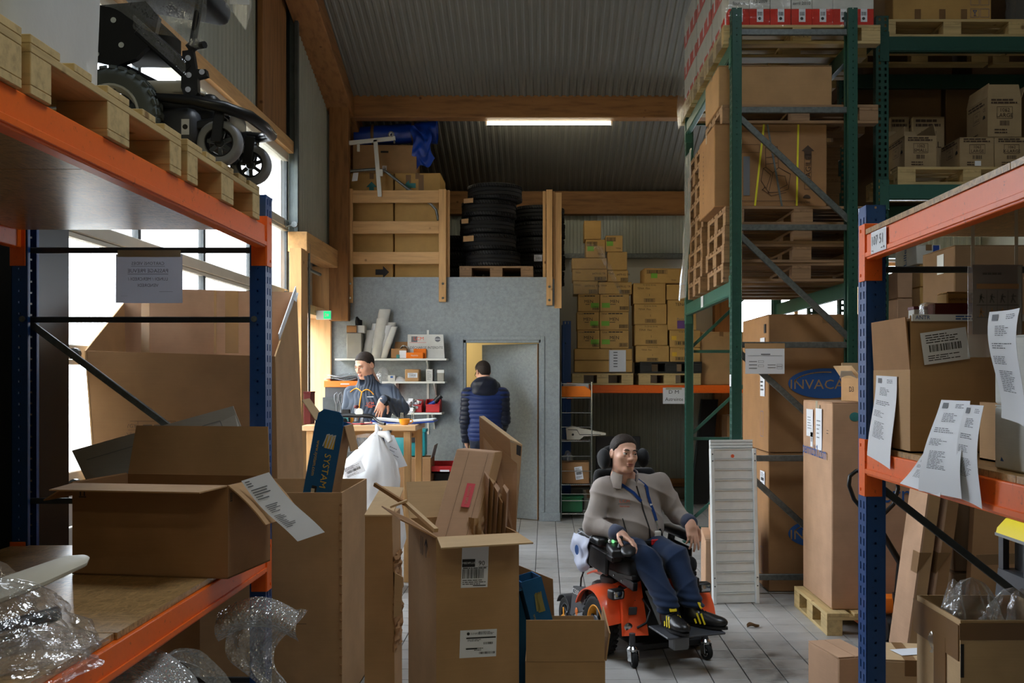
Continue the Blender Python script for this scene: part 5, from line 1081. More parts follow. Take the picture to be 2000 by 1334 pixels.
text(fc, FF(.78, .055), 'centrelec', .032, 'ink_brown'); mb = MB(); mb.bm.faces.new([mb.bm.verts.new(FF(.82, .1) @ V((.03 * math.cos(a * PI / 8), .028 * math.sin(a * PI / 8), .0012))) for a in range(9)]); mb.build('logo', 'ink_brown', fc); prt(fc, FF(.5, .065), [(-.25, 0, .2, .003)], 'ink_brown'); prt(fc, FF(.28, .37), [(-.02, -.15, .03, .15)], 'ink_grey', 'dark_band')
def strokes(parent, Mx, segs, t, mat, name='drawing'):
    mb = MB()
    for s in segs:
        for a, b in zip(s[:-1], s[1:]):
            a, b = V((*a, 0)), V((*b, 0)); dd = b - a
            if dd.length < 1e-6: continue
            n = V((-dd.y, dd.x, 0)).normalized() * t / 2; e = dd.normalized() * t / 2
            mb.bm.faces.new([mb.bm.verts.new(Mx @ (q + V((0, 0, .0012)))) for q in (a - n - e, b - n + e, b + n + e, a + n - e)])
    return mb.build(name, mat, parent, kind='stuff')
ch = [[(-.16, .38), (-.15, .02), (-.20, .0), (-.24, -.22), (-.10, -.44), (.1, -.43), (.26, -.38), (.30, -.1), (.08, .02), (.06, .40), (-.16, .38)], [(-.15, .02), (-.02, -.08), (.08, .02)], [(-.02, -.08), (-.10, -.44)], [(-.2, 0), (-.06, -.12), (-.14, -.36)], [(.02, -.12), (.2, -.14), (.24, -.3), (.08, -.38)], [(-.14, .2), (.06, .22)], [(-.14, .08), (.06, .1)], [(-.22, -.38), (-.05, -.50), (.22, -.44)], [(-.17, -.34), (-.22, -.40)]]
strokes(fc, FF(.53, .46), [[(a * .42, b * .42) for a, b in s] for s in ch], .004, 'ink_brown', 'chair_drawing')
strokes(fc, FF(.33, .78), [[(-.14, .08), (.30, .08)], [(-.14, -.02), (.06, -.02), (.06, -.08), (-.14, -.08)]], .0025, 'ink_brown', 'printed_table')
prt(fc, face('L', w, d, h, .35, .5, 0, .006), lines(.03, .45, 12, 4), 'ink_brown'); 
FZ = 2.388 + 4 * .1445 + .001 + h
pallet('single pallet between the FRAGILE carton and the plain long carton, green rack', (PCX, 8.05, FZ + .002), 0, None, 'old_pallet')
tc, q = ccarton(1403, 128, 1625, 207, 7.72, .62, 'carton', 'plain long brown carton just below the top level of the green rack', zbase=FZ + .148, mat='card', bulge=.005)
if zp(128, 7.72) > 4.19: pass
pv = thing('purple_box', 'small purple box in the dark right end of the upper green rack shelf', 'box', (xp(1655, 8.0), 8.0, FZ + .148)); MB().box((0, 0, .035), (.10, .1, .07), None, .003).build('body', 'purple', pv)
MB().box((0, -.052, .045), (.07, .004, .03)).build('label', 'paper', pv)
# top level: pallets and archive boxes
for k, y in enumerate((8.0, 8.84, 9.68)): TPL = pallet('%s pallet on the top green beams below the red and white boxes' % ('near', 'middle', 'far')[k], (PCX, y, 4.202), 0, None)
text(next(q for q in COL.objects if q.get('label', '').startswith('near pallet on the top green')), Matrix.Translation((0, -.401, .061)) @ Matrix.Rotation(R(90), 4, 'X'), 'RENFE', .036, 'ink_brown')
ab = thing('archive_box', 'white and red archive box in film behind the front row, green rack top', 'archive box', (0, 0, 0), 0, 'archive boxes on top of the green rack')
bw_, bd_, bh_ = .156, .255, .31
MB().box((0, 0, bh_ * .70), (bw_, bd_, bh_ * .60), None, .002).build('body', 'card_white', ab); MB().box((0, 0, bh_ * .2), (bw_ + .001, bd_ + .001, bh_ * .4), None, .002).build('red_base', 'card_red', ab)
lab = paper(ab, face('F', bw_, bd_, bh_, .52, .24, 0, .001), .05, .1, 'label', 'paper'); MB().cyl((.0, -bd_ / 2 - .0022, .05), (.0, -bd_ / 2 - .003, .05), .012, 12).build('hole', 'ink', ab)
prt(lab, face('F', bw_, bd_, bh_, .52, .28, 0, .002), bars(.035, .03, 12), 'ink')
ls = paper(ab, face('L', bw_, bd_, bh_, .5, .24, 0, .001), .06, .1, 'label', 'paper')
KA = kids_of(); first = True
for yb in (8.0, 8.84, 9.68):
    for L in range(3):
        for iy in range(3):
            for ix in range(7):
                if 0 < ix < 6 and not (yb < 8.1 and iy == 0) : continue
                if L == 2 and yb < 8.1: continue
                loc = (PCX + (ix - 3) * .1585 + (random.uniform(-.004, .004)), yb + (iy - 1) * .26, 4.203 + .1445 + L * (bh_ + .001))
                if first: ab.location = loc; first = False; ab0 = ab
                else: dup2(ab, KA, loc, None, 'white and red archive box at the front of the near pallet, %s from the left' % ('first', 'second', 'third', 'fourth', 'fifth', 'sixth', 'seventh')[ix] if (yb < 8.1 and iy == 0 and L == 0) else 'white and red archive box in film behind the front row, green rack top')
mk = thing('marker_note', 'handwritten marker lettering card among the white and red archive boxes', 'label', (0, 7.61, 4.56)) if False else None
ab['label'] = 'white and red archive box at the front of the near pallet, first from the left'
hw = thing('stretch_film', 'crinkled clear film around the red and white boxes, top of the green rack', 'stretch film', (PCX, 8.8, 4.2))
MB().grid(lambda u, v: (-.62 + .012 * noise.noise((6 * u, 6 * v, 1)) - .02 * abs(noise.noise((9 * u, 3 * v, 5))), -1.25 + 2.5 * u, -.05 + 1.08 * v), 50, 26).build('film', 'film', hw, smooth=60)
MB().grid(lambda u, v: (-.62 + 1.24 * u, -1.235 - .02 * abs(noise.noise((7 * u, 7 * v, 1))) - .01 * noise.noise((15 * u, 15 * v, 1)), .12 + .65 * v), 40, 20).build('film', 'film_thin', hw, smooth=60)
for s, u, z in (('clients', 3, 0), ('avril 2010', 3, -.035), ('Stock', 0, .0), ('fournis.', 0, -.035), ('12/2009', 1, -.02)):
    hb = thing('handwriting', 'black marker note on the archive boxes: ' + s, 'note', (PCX + (u - 3) * .1585, 8.0 - .26 - bd_ / 2 - .003, 4.348 + .20 + z)); text(hb, Matrix.Rotation(R(90), 4, 'X'), s, .034, 'ink') if s != 'x' else None
# sign on the end frame
sg = thing('paper_notice', 'white printed form hung on the grey brace of the green rack', 'notice', (xp(1493, GY), GY - .012, 1.90)); Ms = Matrix.Rotation(R(90), 4, 'X')
MB().box((0, .0, -.02), (.3, .006, .06)).build('card_strip', 'card', sg); paper(sg, Ms @ Matrix.Translation((0, -.125, .004)), .295, .19, 'sheet')
prt(sg, Ms @ Matrix.Translation((0, -.125, .006)), [(-.13, .04, .13, .042), (-.03, .048, .04, .056)] + [(-.12 , -.005 - k * .025, -.06, .0 - k * .025) for k in range(3)] + [(.02, -.03 - k * .02, .08, -.026 - k * .02) for k in range(2)], 'ink_grey')
for x, y, ww in ((-.03, -.003, .04), (-.03, -.035, .04), (.11, -.03, .04), (.11, -.05, .04)): prt(sg, Ms @ Matrix.Translation((x, -.125 + y, .006)), outline(ww, .016, .0015), 'ink_grey', 'field_box')
# ------------------------------------------------------------ big wheelchair cartons in the ground bay
def brand_oval(t, Mx, s, words, cut=None):
    mb = MB(); n = 40; mb.bm.faces.new([mb.bm.verts.new(Mx @ V((s * math.cos(2 * PI * k / n), s * .40 * math.sin(2 * PI * k / n), .001))) for k in range(n)]); mb.build('logo', 'ink_blue', t)
    text(t, Mx @ Matrix.Translation((-s * .02, -s * .04, .001)), words, s * .36, 'card', sx=1.1)
    strokes(t, Mx @ Matrix.Translation((0, 0, .001)), [[(s * .84 * math.cos(a), s * .30 * math.sin(a)) for a in [PI * .45 + PI * .5 * k / 12 for k in range(13)]]], s * .03, 'card', 'logo_arc')
IX0 = xp(1502, 7.64)
ib = []
for z, lb in ((.005, 'lower of the two big wheelchair cartons with a blue oval logo, behind the ramp'), (1.075, 'upper of the two big wheelchair cartons with a blue oval logo')):
    t = carton('carton', lb, (IX0 + .44, 7.66 + .5, z), .88, 1.0, 1.065, 0, 'card_dark', bulge=.006); ib.append(t)
    brand_oval(t, face('F', .88, 1.0, 1.065, .5, .50 if z > 1 else .42, 0, .007), .29, 'INVACARE')
    ship_label(t, face('L', .88, 1.0, 1.065, .82, .62 if z > 1 else .8, 0, .007), .16, .46 if z > 1 else .12, 9)
    prt(t, face('L', .88, 1.0, 1.065, .8, .2, 0, .007), outline(.1, .2, .003), 'ink_blue')
hl = MB().box(face('L', .88, 1.0, 1.065, .9, .9) @ V((0, 0, .003)), (.01, .05, .07)).build('hand_hole', 'ink', ib[1])
pk = thing('pink_bag', 'sliver of a bright pink bag beside the big wheelchair cartons', 'bag', (xp(1476, 8.4), 8.5, 1.0)); MB().ell((0, 0, .1), (.05, .1, .12)).build('bag', 'pink', pk, smooth=60)
MB().box((0, .05, -.5), (.04, .1, 1.0)).build('stand', 'card_dark', pk)
# small cartons and aluminium ramp
s1 = carton('carton', 'small pinkish carton with vertical print standing left of the aluminium ramp', (xp(1362, 7.85) + .14, 7.75, 0), .22, .62, .44, -6, 'card_pink'); text(s1, face('L', .22, .62, .44, .55, .45, -90, .006), 'MADE IN CHINA', .045)
s2 = carton('carton', 'thin white-edged carton on top of the small pinkish carton by the ramp', (xp(1380, 7.85) + .08, 7.8, .441), .12, .4, .19, -6, 'card_pink', tape=None)
rp_ = thing('aluminium_ramp', 'ribbed aluminium folding ramp standing upright against the green rack', 'ramp', (xp(1436, 7.28), 7.28, 0), 6, None, (-4, 0, 6)); RW, RH = .345, 1.13
for s in (-1, 1):
    MB().box((s * (RW / 2 - .013), -.012, RH / 2 + .0), (.026, .05, RH), None, .003).build('side_rail', 'alu', rp_)
    for z in (.13, .19, RH - .04, RH - .09): MB().cyl((s * (RW / 2 - .013), -.036, z), (s * (RW / 2 - .013), -.04, z), .005, 8).build('rivet', 'steel_dark', rp_)
ns = 15
for k in range(ns):
    z = .004 + (RH - .004) * k / ns; hh = (RH - .006) / ns
    MB().box((0, 0, z + hh / 2), (RW - .05, .012, hh - .003), (random.uniform(-1, 1), 0, 0), .002).box((0, -.008, z + hh - .004), (RW - .05, .010, .006), None, .001).build('slat', 'alu', rp_)
MB().box((.0, .035, RH / 2 + .04), (RW - .02, .02, RH + .05), None, .004).build('rear_section', 'alu', rp_)
for k in range(3): MB().box((0, .02, RH + .012 + k * .022), (RW - .02, .014, .018), None, .003).build('slat', 'alu', rp_)
MB().cyl((.0, -.0075, RH - .055), (.0, -.0095, RH - .055), .013, 16).build('sticker', 'ink_orange', rp_)
# ------------------------------------------------------------ carton on a pallet with blue lettering, pallet truck
pp_ = pallet('pale pallet on the tiled floor under the tall carton with blue lettering', (1.80 + .40, 6.78, .0), 90, None, L=.84, W=.8)
pc = carton('carton', 'tall pinkish brown carton on a pallet with blue web address print', (1.86 + .37, 6.46 + .36, .146), .74, .72, 1.345, 0, 'card_pink', bulge=.012, tape='tape_clear')
text(pc, face('L', .74, .72, 1.345, .47, .745, -1, .012), 'permobil.com', .115, 'ink_blue', sx=.92); text(pc, face('F', .74, .72, 1.345, .315, .555, 0, .013), 'permobil', .165, 'ink_blue', 'LEFT', sx=.92); text(pc, face('F', .74, .72, 1.345, .64, .416, 0, .012), 'WHEELCHAIR', .042, 'ink', 'LEFT')
PL = lambda u, v, r=0: face('L', .74, .72, 1.345, u, v, r, .010)
for u, v, ww, hh2 in ((.30, .885, .17, .19), (.62, .86, .15, .28), (.37, .80, .06, .1)):
    p = paper(pc, PL(u, v), ww, hh2, 'document_pocket' if ww > .1 else 'label'); prt(p, PL(u, v) @ Matrix.Translation((0, 0, .001)), lines(ww * .6, hh2 * .5, 5, int(ww * 100), .25) if ww > .1 else bars(.035, .03, 9), 'ink_grey')
MB().box(PL(.62, .87) @ V((0, 0, -.004)), (.004, .02, .3)).build('tape', 'tape_clear', pc); prt(pc, face('L', .74, .72, 1.345, .9, .86, 0, .008), [(-.02, -.02, .02, -.015), (-.02, 0, .02, .004)], 'ink'); 
MB().ell(face('F', .74, .72, 1.345, .2, .93, 0, .004) @ V((0, 0, 0)), (.035, .002, .03)).build('stain', 'ink_teal', pc)
oc3 = carton('open_carton', 'small open taped carton with torn flaps on top of the tall lettered carton', (2.19, 6.62, 1.493), .34, .26, .16, 14, 'card', open_={'L': (40, .10), 'B': (10, .1)}, fl='card_light')
for u in (.35, .9): MB().box(face('F', .34, .26, .16, u, .5) @ V((0, 0, .001)), (.05, .002, .15), (0, 6, 0)).build('tape', 'tape_clear', oc3)
MB().box(face('F', .34, .26, .16, .5, .88) @ V((0, 0, .001)), (.34, .002, .035)).build('tape', 'tape_clear', oc3); text(oc3, face('L', .34, .26, .16, .5, .5, 0, .001), 'D3', .05, 'ink_brown')
tn = thing('torn_paper', 'torn white paper curling from the small open carton flap', 'paper', (2.0, 6.55, 1.66)); MB().grid(lambda u, v: (-.06 + .14 * u, -.02 * v, .05 * v + .02 * math.sin(4 * u) * (1 - v)), 8, 4, .001).build('paper', 'paper', tn, smooth=60); tn.location = (1.99, 6.52, 1.645)
pj = thing('pallet_truck', 'pallet truck with black loop handle and orange body behind the right blue post', 'pallet truck', (xp(1752, 6.25), 6.25, 0))
hx = lambda px, py: P(px, py, 6.12) - V(pj.location)
MB().tube([hx(1706, 1012), hx(1690, 1002), hx(1668, 975), hx(1658, 948), hx(1660, 930), hx(1672, 920), hx(1705, 917), hx(1738, 922), hx(1752, 935), hx(1754, 955), hx(1745, 985), hx(1722, 1008)], .013, 10, True).build('handle', 'black_steel', pj, smooth=60)
MB().tube([hx(1706, 1012), V((0, -.05, .5)), V((.0, .0, .28))], .02, 10).build('tiller', 'black_steel', pj, smooth=60); MB().tube([hx(1706, 920), hx(1700, 965), hx(1702, 1010)], .006, 6).build('release_lever', 'black_plastic', pj)
MB().box((.05, .06, .22), (.34, .14, .10), None, .02, 2).build('body', 'orange_plastic', pj, smooth=40); MB().cyl((.0, .0, .11), (.0, .0, .3), .03, 12).build('pump', 'black_steel', pj)
for s in (-1, 1): MB().cyl((s * .06 - .02, 0, .08), (s * .06 + .02, 0, .08), .08, 18).build('steer_wheel', 'black_plastic', pj, smooth=40)
for s in (-1, 1): MB().box((.05 + s * .17, .22, .08), (.14, .28, .05), None, .01).build('fork', 'orange_plastic', pj)
# ============================================================ GREEN RACK FACING THE AISLE (far right)
DXp, DY = 2.66, 8.0
rd = thing('pallet_rack', 'dark green pallet rack facing the aisle at the far right', 'pallet rack', (4.0, 8.5, 0))
def post_f(parent, x, y, h, mat, key):
    me = post_mesh(h, key=key, slot=(.018, .024), xs2=(.28, .74)); o = link('upright_post', me, mat, parent); o.matrix_local = INV[parent.name] @ Matrix.Translation((x, y, 0)) @ Matrix.Rotation(R(-90), 4, 'Z')
for x in (DXp, 5.4):
    for y in (DY, DY + 1.0, DY + 2.05): post_f(rd, x, y, 4.56, 'rack_green', 'f')
    for z in (.2, 1.1, 2.0, 2.9, 3.8, 4.4): brace(rd, (x + .05, DY + .05, z), (x + .05, DY + 1.0, z), 'rack_green', .03, .03, (1, 0, 0))
for z in (4.395, 3.205, 1.79):
    for y, i in ((DY, -1), (DY + 1.05, 1), (DY + 2.1, 1)): beam(rd, (DXp + .1, y, z), (5.4, y, z), .125, .05, 'rack_green' if z != 3.205 else 'rack_green2', inward=i, ch=.24)
for k in range(5): MB().b2((DXp + .12 + k * .53, DY + .06, 1.765), (DXp + .12 + k * .53 + .52, DY + 1.0, 1.785)).build('deck_board', 'osb', rd, w=True)
pallet('pallet on the upper beams of the far right green rack', (3.28, 8.42, 4.397), 0, None); pallet('pallet at the right frame edge on the upper beams of the far right rack', (4.52, 8.42, 4.397), 0, None)
uc = carton('carton', 'large yellowish carton with fragile symbols on the upper far right pallet', (3.23, 8.45, 4.543), .80, .7, .62, 0, 'card_yellow', bulge=.004)
for u in (.25, .5, .72): MB().box(face('F', .8, .7, .62, u, .09) @ V((0, 0, .004)), (.05, .003, .10)).build('tape', 'tape_brown', uc)
for u in (.83, .93):
    prt(uc, face('F', .8, .7, .62, u, .12, 0, .004), outline(.07, .07, .002), 'ink_blue', 'symbol_frame'); prt(uc, face('F', .8, .7, .62, u, .28, 0, .004), outline(.07, .07, .002), 'ink_blue', 'symbol_frame')
strokes(uc, face('F', .8, .7, .62, .83, .12, 0, .004), [[(-.015, .02), (.015, .02), (0, 0), (0, -.02)], [(-.01, -.02), (.01, -.02)], [(-.015, .02), (0, 0)]], .004, 'ink_blue', 'glass_symbol')
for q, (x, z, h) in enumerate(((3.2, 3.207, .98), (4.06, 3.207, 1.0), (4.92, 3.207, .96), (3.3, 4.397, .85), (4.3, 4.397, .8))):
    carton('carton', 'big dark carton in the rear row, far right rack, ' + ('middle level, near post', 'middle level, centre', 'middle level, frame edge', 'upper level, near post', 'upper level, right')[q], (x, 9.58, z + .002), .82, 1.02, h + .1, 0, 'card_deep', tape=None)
fwr = thing('wrapped_goods', 'goods wrapped in clear film on the right upper pallet of the far rack', 'package', (4.45, 8.45, 4.543)); MB().grid(lambda u, v: (.52 * math.cos(2 * PI * u) * (1 + .06 * noise.noise((5 * u, 5 * v, 2))), .36 * math.sin(2 * PI * u), .6 * v), 40, 10).build('film', 'shrink', fwr, smooth=60); MB().box((0, 0, .29), (.7, .45, .58), None, .01).build('goods', 'card_grey', fwr)
pallet('pallet under the glove cartons on the middle beams of the far right rack', (3.44, 8.42, 3.207), 0, None)
pallet('pallet at the right frame edge on the middle beams of the far right rack', (4.66, 8.42, 3.207), 0, None)
def glove(px0, py0, px1, py1, Y, word, lb, num='1062', open_=None, zb=None, d=.40):
    x0, x1 = xp(px0, Y), xp(px1, Y); z1 = zp(py0, Y); z0 = zb if zb is not None else zp(py1, Y); w, h = x1 - x0, z1 - z0
    t = carton('glove_carton', lb, ((x0 + x1) / 2, Y + d / 2, z0), w, d, h, 0, 'card_tan', 'glove cartons on the far right rack', tape=None, open_=open_, bulge=.002)
    for sd, dim in (('F', w), ('L', d)):
        f = lambda v, u=.5: face(sd, w, d, h, u, v, 0, .003)
        prt(t, f(.9), lines(dim * .8, h * .14, 2, 5, .6), 'ink_brown'); k = 1.0 if sd == 'F' else .7
        prt(t, f(.62), outline(dim * .46 * k, h * .3, .003), 'ink_brown', 'frame'); text(t, f(.68), num, h * .13 * k, 'ink_brown'); text(t, f(.55), word, h * .14 * k, 'ink_brown'); 
        if sd == 'F': prt(t, f(.36), bars(w * .28, h * .12, 12), 'ink_brown', 'barcode')
        prt(t, f(.16), lines(dim * .6, h * .14, 2, 8, .45), 'ink_brown')
        if sd == 'L':
            mb = MB(); mb.bm.faces.new([mb.bm.verts.new(f(.5, .85) @ V((.025 * math.cos(a * PI / 6), .03 * math.sin(a * PI / 6), .001))) for a in range(7)]); mb.build('umbrella_mark', 'ink', t); text(t, f(.72, .86), 'CE', h * .12, 'ink_brown')
    return t
ZG = 3.207 + .146
glove(1767, 265, 1829, 327, 8.1, 'SMALL', 'glove carton marked SMALL with raised flaps', open_={'L': (-6, .08), 'R': (-8, .10), 'B': (10, .14)}, zb=ZG)
glove(1875, 268, 1942, 327, 8.1, 'LARGE', 'lower glove carton marked LARGE with a small silver sticker', zb=ZG); glove(1943, 268, 2008, 327, 8.1, 'X-LARGE', 'glove carton marked X-LARGE at the right frame edge', zb=ZG)
zt = zp(268, 8.1)
glove(1929, 190, 1995, 266, 8.12, 'LARGE', 'open glove carton marked LARGE standing on the lower ones', open_={'L': (-10, .12), 'F': (-8, .11), 'R': (20, .1)}, zb=zt + .002)
glove(1782, 228, 1845, 327, 8.55, 'SMALL', 'glove carton standing behind the open SMALL one', zb=ZG, d=.2); glove(1738, 228, 1776, 300, 8.6, 'SMALL', 'glove carton half hidden behind the green post', zb=ZG, d=.2); 
st = thing('sticker', 'small silver sticker low on the lower LARGE glove carton', 'sticker', P(1910, 319, 8.096)); MB().box((0, 0, 0), (.05, .002, .04)).build('sticker', 'paper', st)
# cartons on the lower deck of that rack
ZD = 1.787
def plainbox(px0, px1, yt, yb, Y, d, lb, m, zb=None, name='carton', rz=0, tape='tape_brown'):
    x0, x1 = xp(px0, Y), xp(px1, Y); z0 = zp(yb, Y) if zb is None else zb
    return carton(name, lb, ((x0 + x1) / 2, Y + d / 2, z0), x1 - x0, d, zp(yt, Y) - z0, rz, m, tape=tape)
yy = 8.15
for k, (a, b) in enumerate(((583, 700), (530, 582))): plainbox(1753, 1782, a, b, yy - .05, .35, '%s pale carton just right of the green perforated post' % ('lower', 'upper')[k], 'card_pink', ZD if k == 0 else None, tape=None)
for k, (a, b) in enumerate(((601, 700), (561, 600), (517, 560))):
    c = plainbox(1797, 1840, a, b, yy, .7, '%s of three cartons with yellow fronts seen through the right rack' % ('lowest', 'middle', 'topmost')[k], 'card_yellow', ZD if k == 0 else None)
wbx = plainbox(1790, 1838, 478, 516, yy + .05, .5, 'white carton with blue panel and letters on the yellow-fronted cartons', 'card_white'); MB().box((.06, -.252, .08), (.05, .004, .15)).build('blue_panel', 'blue_plastic', wbx); text(wbx, face('L', .2, .5, .16, .5, .5, 90, .003), 'Lille', .09, 'ink_blue')
# big cartons behind the right shelf, their shade put into the carton colour
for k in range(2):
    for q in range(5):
        carton('carton', 'shade-dark big carton behind the right shelf, %s in the %s column' % (ORD[q], ('near', 'far')[k]), (2.72 + .57 * k, 6.2, q * .49), .55, .5, .485, 0, 'card_deep', bulge=.003, tape=None)
lb = thing('carton_label', 'white label on the side of the topmost dark carton behind the right shelf', 'label', (2.441, 6.15, 2.35)); MB().box((0, 0, 0), (.002, .1, .12)).build('label', 'card_white', lb)
lb = thing('carton_label', 'small white label low on the dark carton stack behind the right shelf', 'label', (2.441, 6.18, 2.03)); MB().box((0, 0, 0), (.002, .08, .08)).build('label', 'card_white', lb)
# ============================================================ RIGHT RACK (blue post in the foreground)
BX, BY, BX2 = 1.29, 4.0, 2.40
rb = thing('pallet_rack', 'blue and orange pallet rack in the right foreground with chipboard decks', 'pallet rack', ((BX + BX2) / 2, 2.7, 0))
for y in (BY, 1.3):
    post(rb, BX, y, 2.345, -1, 'rack_blue', 'r', W=.1, D=.075); post(rb, BX2, y, 2.345, 1, 'rack_blue', 'r', W=.1, D=.075)
    for z in (.3, 1.26, 2.09): brace(rb, (BX + .03, y + .05, z), (BX2 - .03, y + .05, z), 'steel_dark')
    brace(rb, (BX + .03, y + .06, 1.24), (BX2 - .03, y + .06, .42), 'steel_dark', .03, .018)
for z in (2.225, 1.358):
    beam(rb, (BX, BY, z), (BX, 1.4, z), .1, .045, 'rack_orange', inward=-1, ch=.23); beam(rb, (BX2, 1.4, z), (BX2, BY, z), .1, .045, 'rack_orange', inward=-1, ch=.23)
    for a, b in ((1.42, 2.75), (2.755, 4.06)): MB().b2((BX - .004 if z > 2 else BX + .012, a, z + .001), (BX2 - .01, b, z + .021)).build('deck_board', 'osb', rb, w=True)
lb = thing('beam_label', 'white printed location label on the upper orange beam, right rack', 'label', (BX - .0075, 3.83, 2.178)); ML = face('L', 0, .1, 0)
paper(lb, ML, .175, .085, 'label'); text(lb, ML @ Matrix.Translation((-.01, .004, .001)), '107 51', .052, 'ink_grey'); prt(lb, ML @ Matrix.Translation((0, 0, .001)), [(-.075, -.034, -.065, -.03), (-.06, -.038, -.055, -.03), (.06, -.034, .07, -.026), (.03, -.032, .05, -.029)], 'ink')
ZR = 1.38
ow, od, oh = .60, .40, .30
oc5 = carton('open_carton', 'open brown carton with raised flaps and a white shipping label on the right rack', (BX + .022 + ow / 2, 3.58 + od / 2, ZR), ow, od, oh, 0, 'card', open_={}, fl='card')
flap(oc5, 'F', ow, od, oh, -2, .195, 'card', .0); flap(oc5, 'L', ow, od, oh, 4, .19, 'card_dark', .01); flap(oc5, 'B', ow, od, oh, 6, .19, 'card', .01)
FO = face('F', ow, od, oh, .22, 1.0, 8, .014); ship_label(oc5, FO @ Matrix.Translation((0, .085, 0)), .165, .115, 21); 
MB().box((0, -od / 2 - .0035, oh + .186), (ow - .01, .008, .024)).build('printed_tape', 'ink_white', oc5); text(oc5, face('F', ow, od, oh, .07, 1, 0, .0085) @ Matrix.Translation((0, .186, 0)), 'ANTR', .02, 'ink_blue'); prt(oc5, face('F', ow, od, oh, .4, 1, 0, .009) @ Matrix.Translation((0, .186, 0)), lines(.16, .018, 2, 6, .5), 'ink_blue')
inn = carton('carton', 'closed brown carton packed inside the open carton on the right rack', (BX + .022 + ow / 2, 3.58 + od / 2, ZR + .008), ow - .03, od - .03, .48, 0, 'card_dark', tape=None, bulge=0)
ZI = ZR + .49
sb = carton('box', 'small white box with a maroon lid on the packed carton, right rack', (xp(1799, 3.8), 3.83, ZI), .054, .06, .045, mat='card_white', tape=None, flaps=False); MB().box((0, 0, .047), (.058, .064, .012), None, .001).build('lid', 'maroon', sb)
mr = thing('film_roll_box', 'long maroon box with clear film at its end on the packed carton', 'box', (xp(1860, 3.72), 3.74, ZI)); MB().box((.02, 0, .03), (.19, .06, .058), None, .006).build('body', 'card_maroon', mr); MB().box((-.085, 0, .031), (.045, .066, .06), None, .008).build('film_end', 'shrink', mr)
glv = carton('glove_carton', 'yellow glove carton marked SMALL on the packed carton in the right rack', (xp(1893, 3.9), 3.92, ZI), .20, .10, .115, mat='card_yellow', tape=None, bulge=.0); text(glv, face('F', .2, .1, .115, .45, .34, 0, .001), '1300', .022); text(glv, face('F', .2, .1, .115, .45, .16, 0, .001), 'SMALL', .022); prt(glv, face('F', .2, .1, .115, .45, .26, 0, .001), outline(.085, .055, .0015), 'ink', 'frame'); text(glv, face('F', .2, .1, .115, .42, .74, 0, .001), 'GANTS NITRIL   T.EX PANIER', .012)
# hanging papers along the shelf edge
def sheet(label, pts, mat='paper', seed=1, bulge=.02, head=True, name='delivery_note'):
    """pts: 4 corners tl,tr,br,bl in world space"""
    a, b, c, d = map(V, pts); n = (b - a).cross(d - a).normalized(); t = thing(name, label, 'paper', (a + b + c + d) / 4); o = V(t.location)
    fn = lambda u, v: (a * (1 - u) + b * u) * (1 - v) + (d * (1 - u) + c * u) * v + n * bulge * (math.sin(PI * v * 1.3 + seed) + .5 * math.sin(PI * u)) - o
    MB().grid(fn, 6, 14, .0007).build('sheet', mat, t, smooth=60); mb = MB(); rr = random.Random(seed)
    s = 1 if n.y < 0 else -1
    if abs(n.y) < .3: s = 1 if n.x < 0 else -1
    def q(u0, v0, u1, v1): mb.bm.faces.new([mb.bm.verts.new(V(fn(x, y)) + n * s * .0014) for x, y in ((u0, v0), (u1, v0), (u1, v1), (u0, v1))])
    if head: q(.1, .03, .26, .09)
    for v0, v1, a0, a1, k in ((.04, .09, .5, .8, 3), (.14, .24, .2, .6, 6), (.3, .36, .1, .7, 3), (.42, .5, .08, .5, 5), (.55, .75, .15, .6, 12)):
        for i in range(k):
            vv = v0 + (v1 - v0) * i / k; x = a0
            while x < a0 + (a1 - a0) * rr.uniform(.5, 1): l = rr.uniform(.03, .12); q(x, vv, x + l, vv + (v1 - v0) / k * .4); x += l + .02
    mb.build('print', 'ink_grey', t, kind='stuff'); return t
sheet('printed delivery note taped on the lit side of the open carton, right rack', [(1.300, 3.93, 1.66), (1.300, 3.70, 1.655), (1.285, 3.69, 1.31), (1.275, 3.92, 1.345)], seed=1, bulge=.008)
sheet('left one of two delivery notes hanging together over the lower right orange beam', [P(1832, 780, 3.20), P(1888, 782, 2.99), P(1880, 975, 2.98), P(1795, 958, 3.26)], seed=2, bulge=.012)
sheet('right one of two delivery notes hanging together over the lower right orange beam', [P(1885, 790, 3.00), P(1920, 792, 2.87), P(1912, 994, 2.88), P(1866, 972, 3.03)], seed=3, bulge=.012)
sheet('plain sheet corner sticking out under the two hanging delivery notes', [P(1812, 878, 3.27), P(1850, 870, 3.12), P(1835, 970, 3.12), P(1757, 944, 3.46)], seed=5, bulge=.004, head=False)
sheet('long delivery note hanging at the right frame edge of the right rack', [P(1943, 610, 2.80), P(2003, 602, 2.62), P(1985, 832, 2.62), P(1942, 815, 2.76)], seed=4, bulge=.02)
sl = thing('instruction_sheet', 'translucent plastic sleeve with a printed pictogram poster hanging in the right rack', 'poster', P(1945, 520, 3.3))
o = V(sl.location); MB().grid(lambda u, v: P(1890 + 105 * u, 520 + 178 * v, 3.3 + .02 * math.sin(4 * u)) - o, 6, 8, .001).build('sleeve', 'sleeve', sl, smooth=60)
pz = Matrix.Translation(P(1948, 585, 3.29) - o) @ Matrix.Rotation(R(90), 4, 'X'); paper(sl, pz, .165, .23, 'poster', 'poster_paper')
prt(sl, pz @ Matrix.Translation((0, 0, .002)), [(-.07, .035, .07, .052)], 'poster_band', 'heading'); prt(sl, pz @ Matrix.Translation((0, 0, .002)), [(-.07, -.02, .07, -.017), (-.07, -.06, .07, -.058), (-.002, -.055, -.0005, .03), (-.037, -.055, -.0355, .03), (.033, -.055, .0345, .03)] + lines(.1, .012, 1, 3, .6, 0, .085), 'poster_ink')
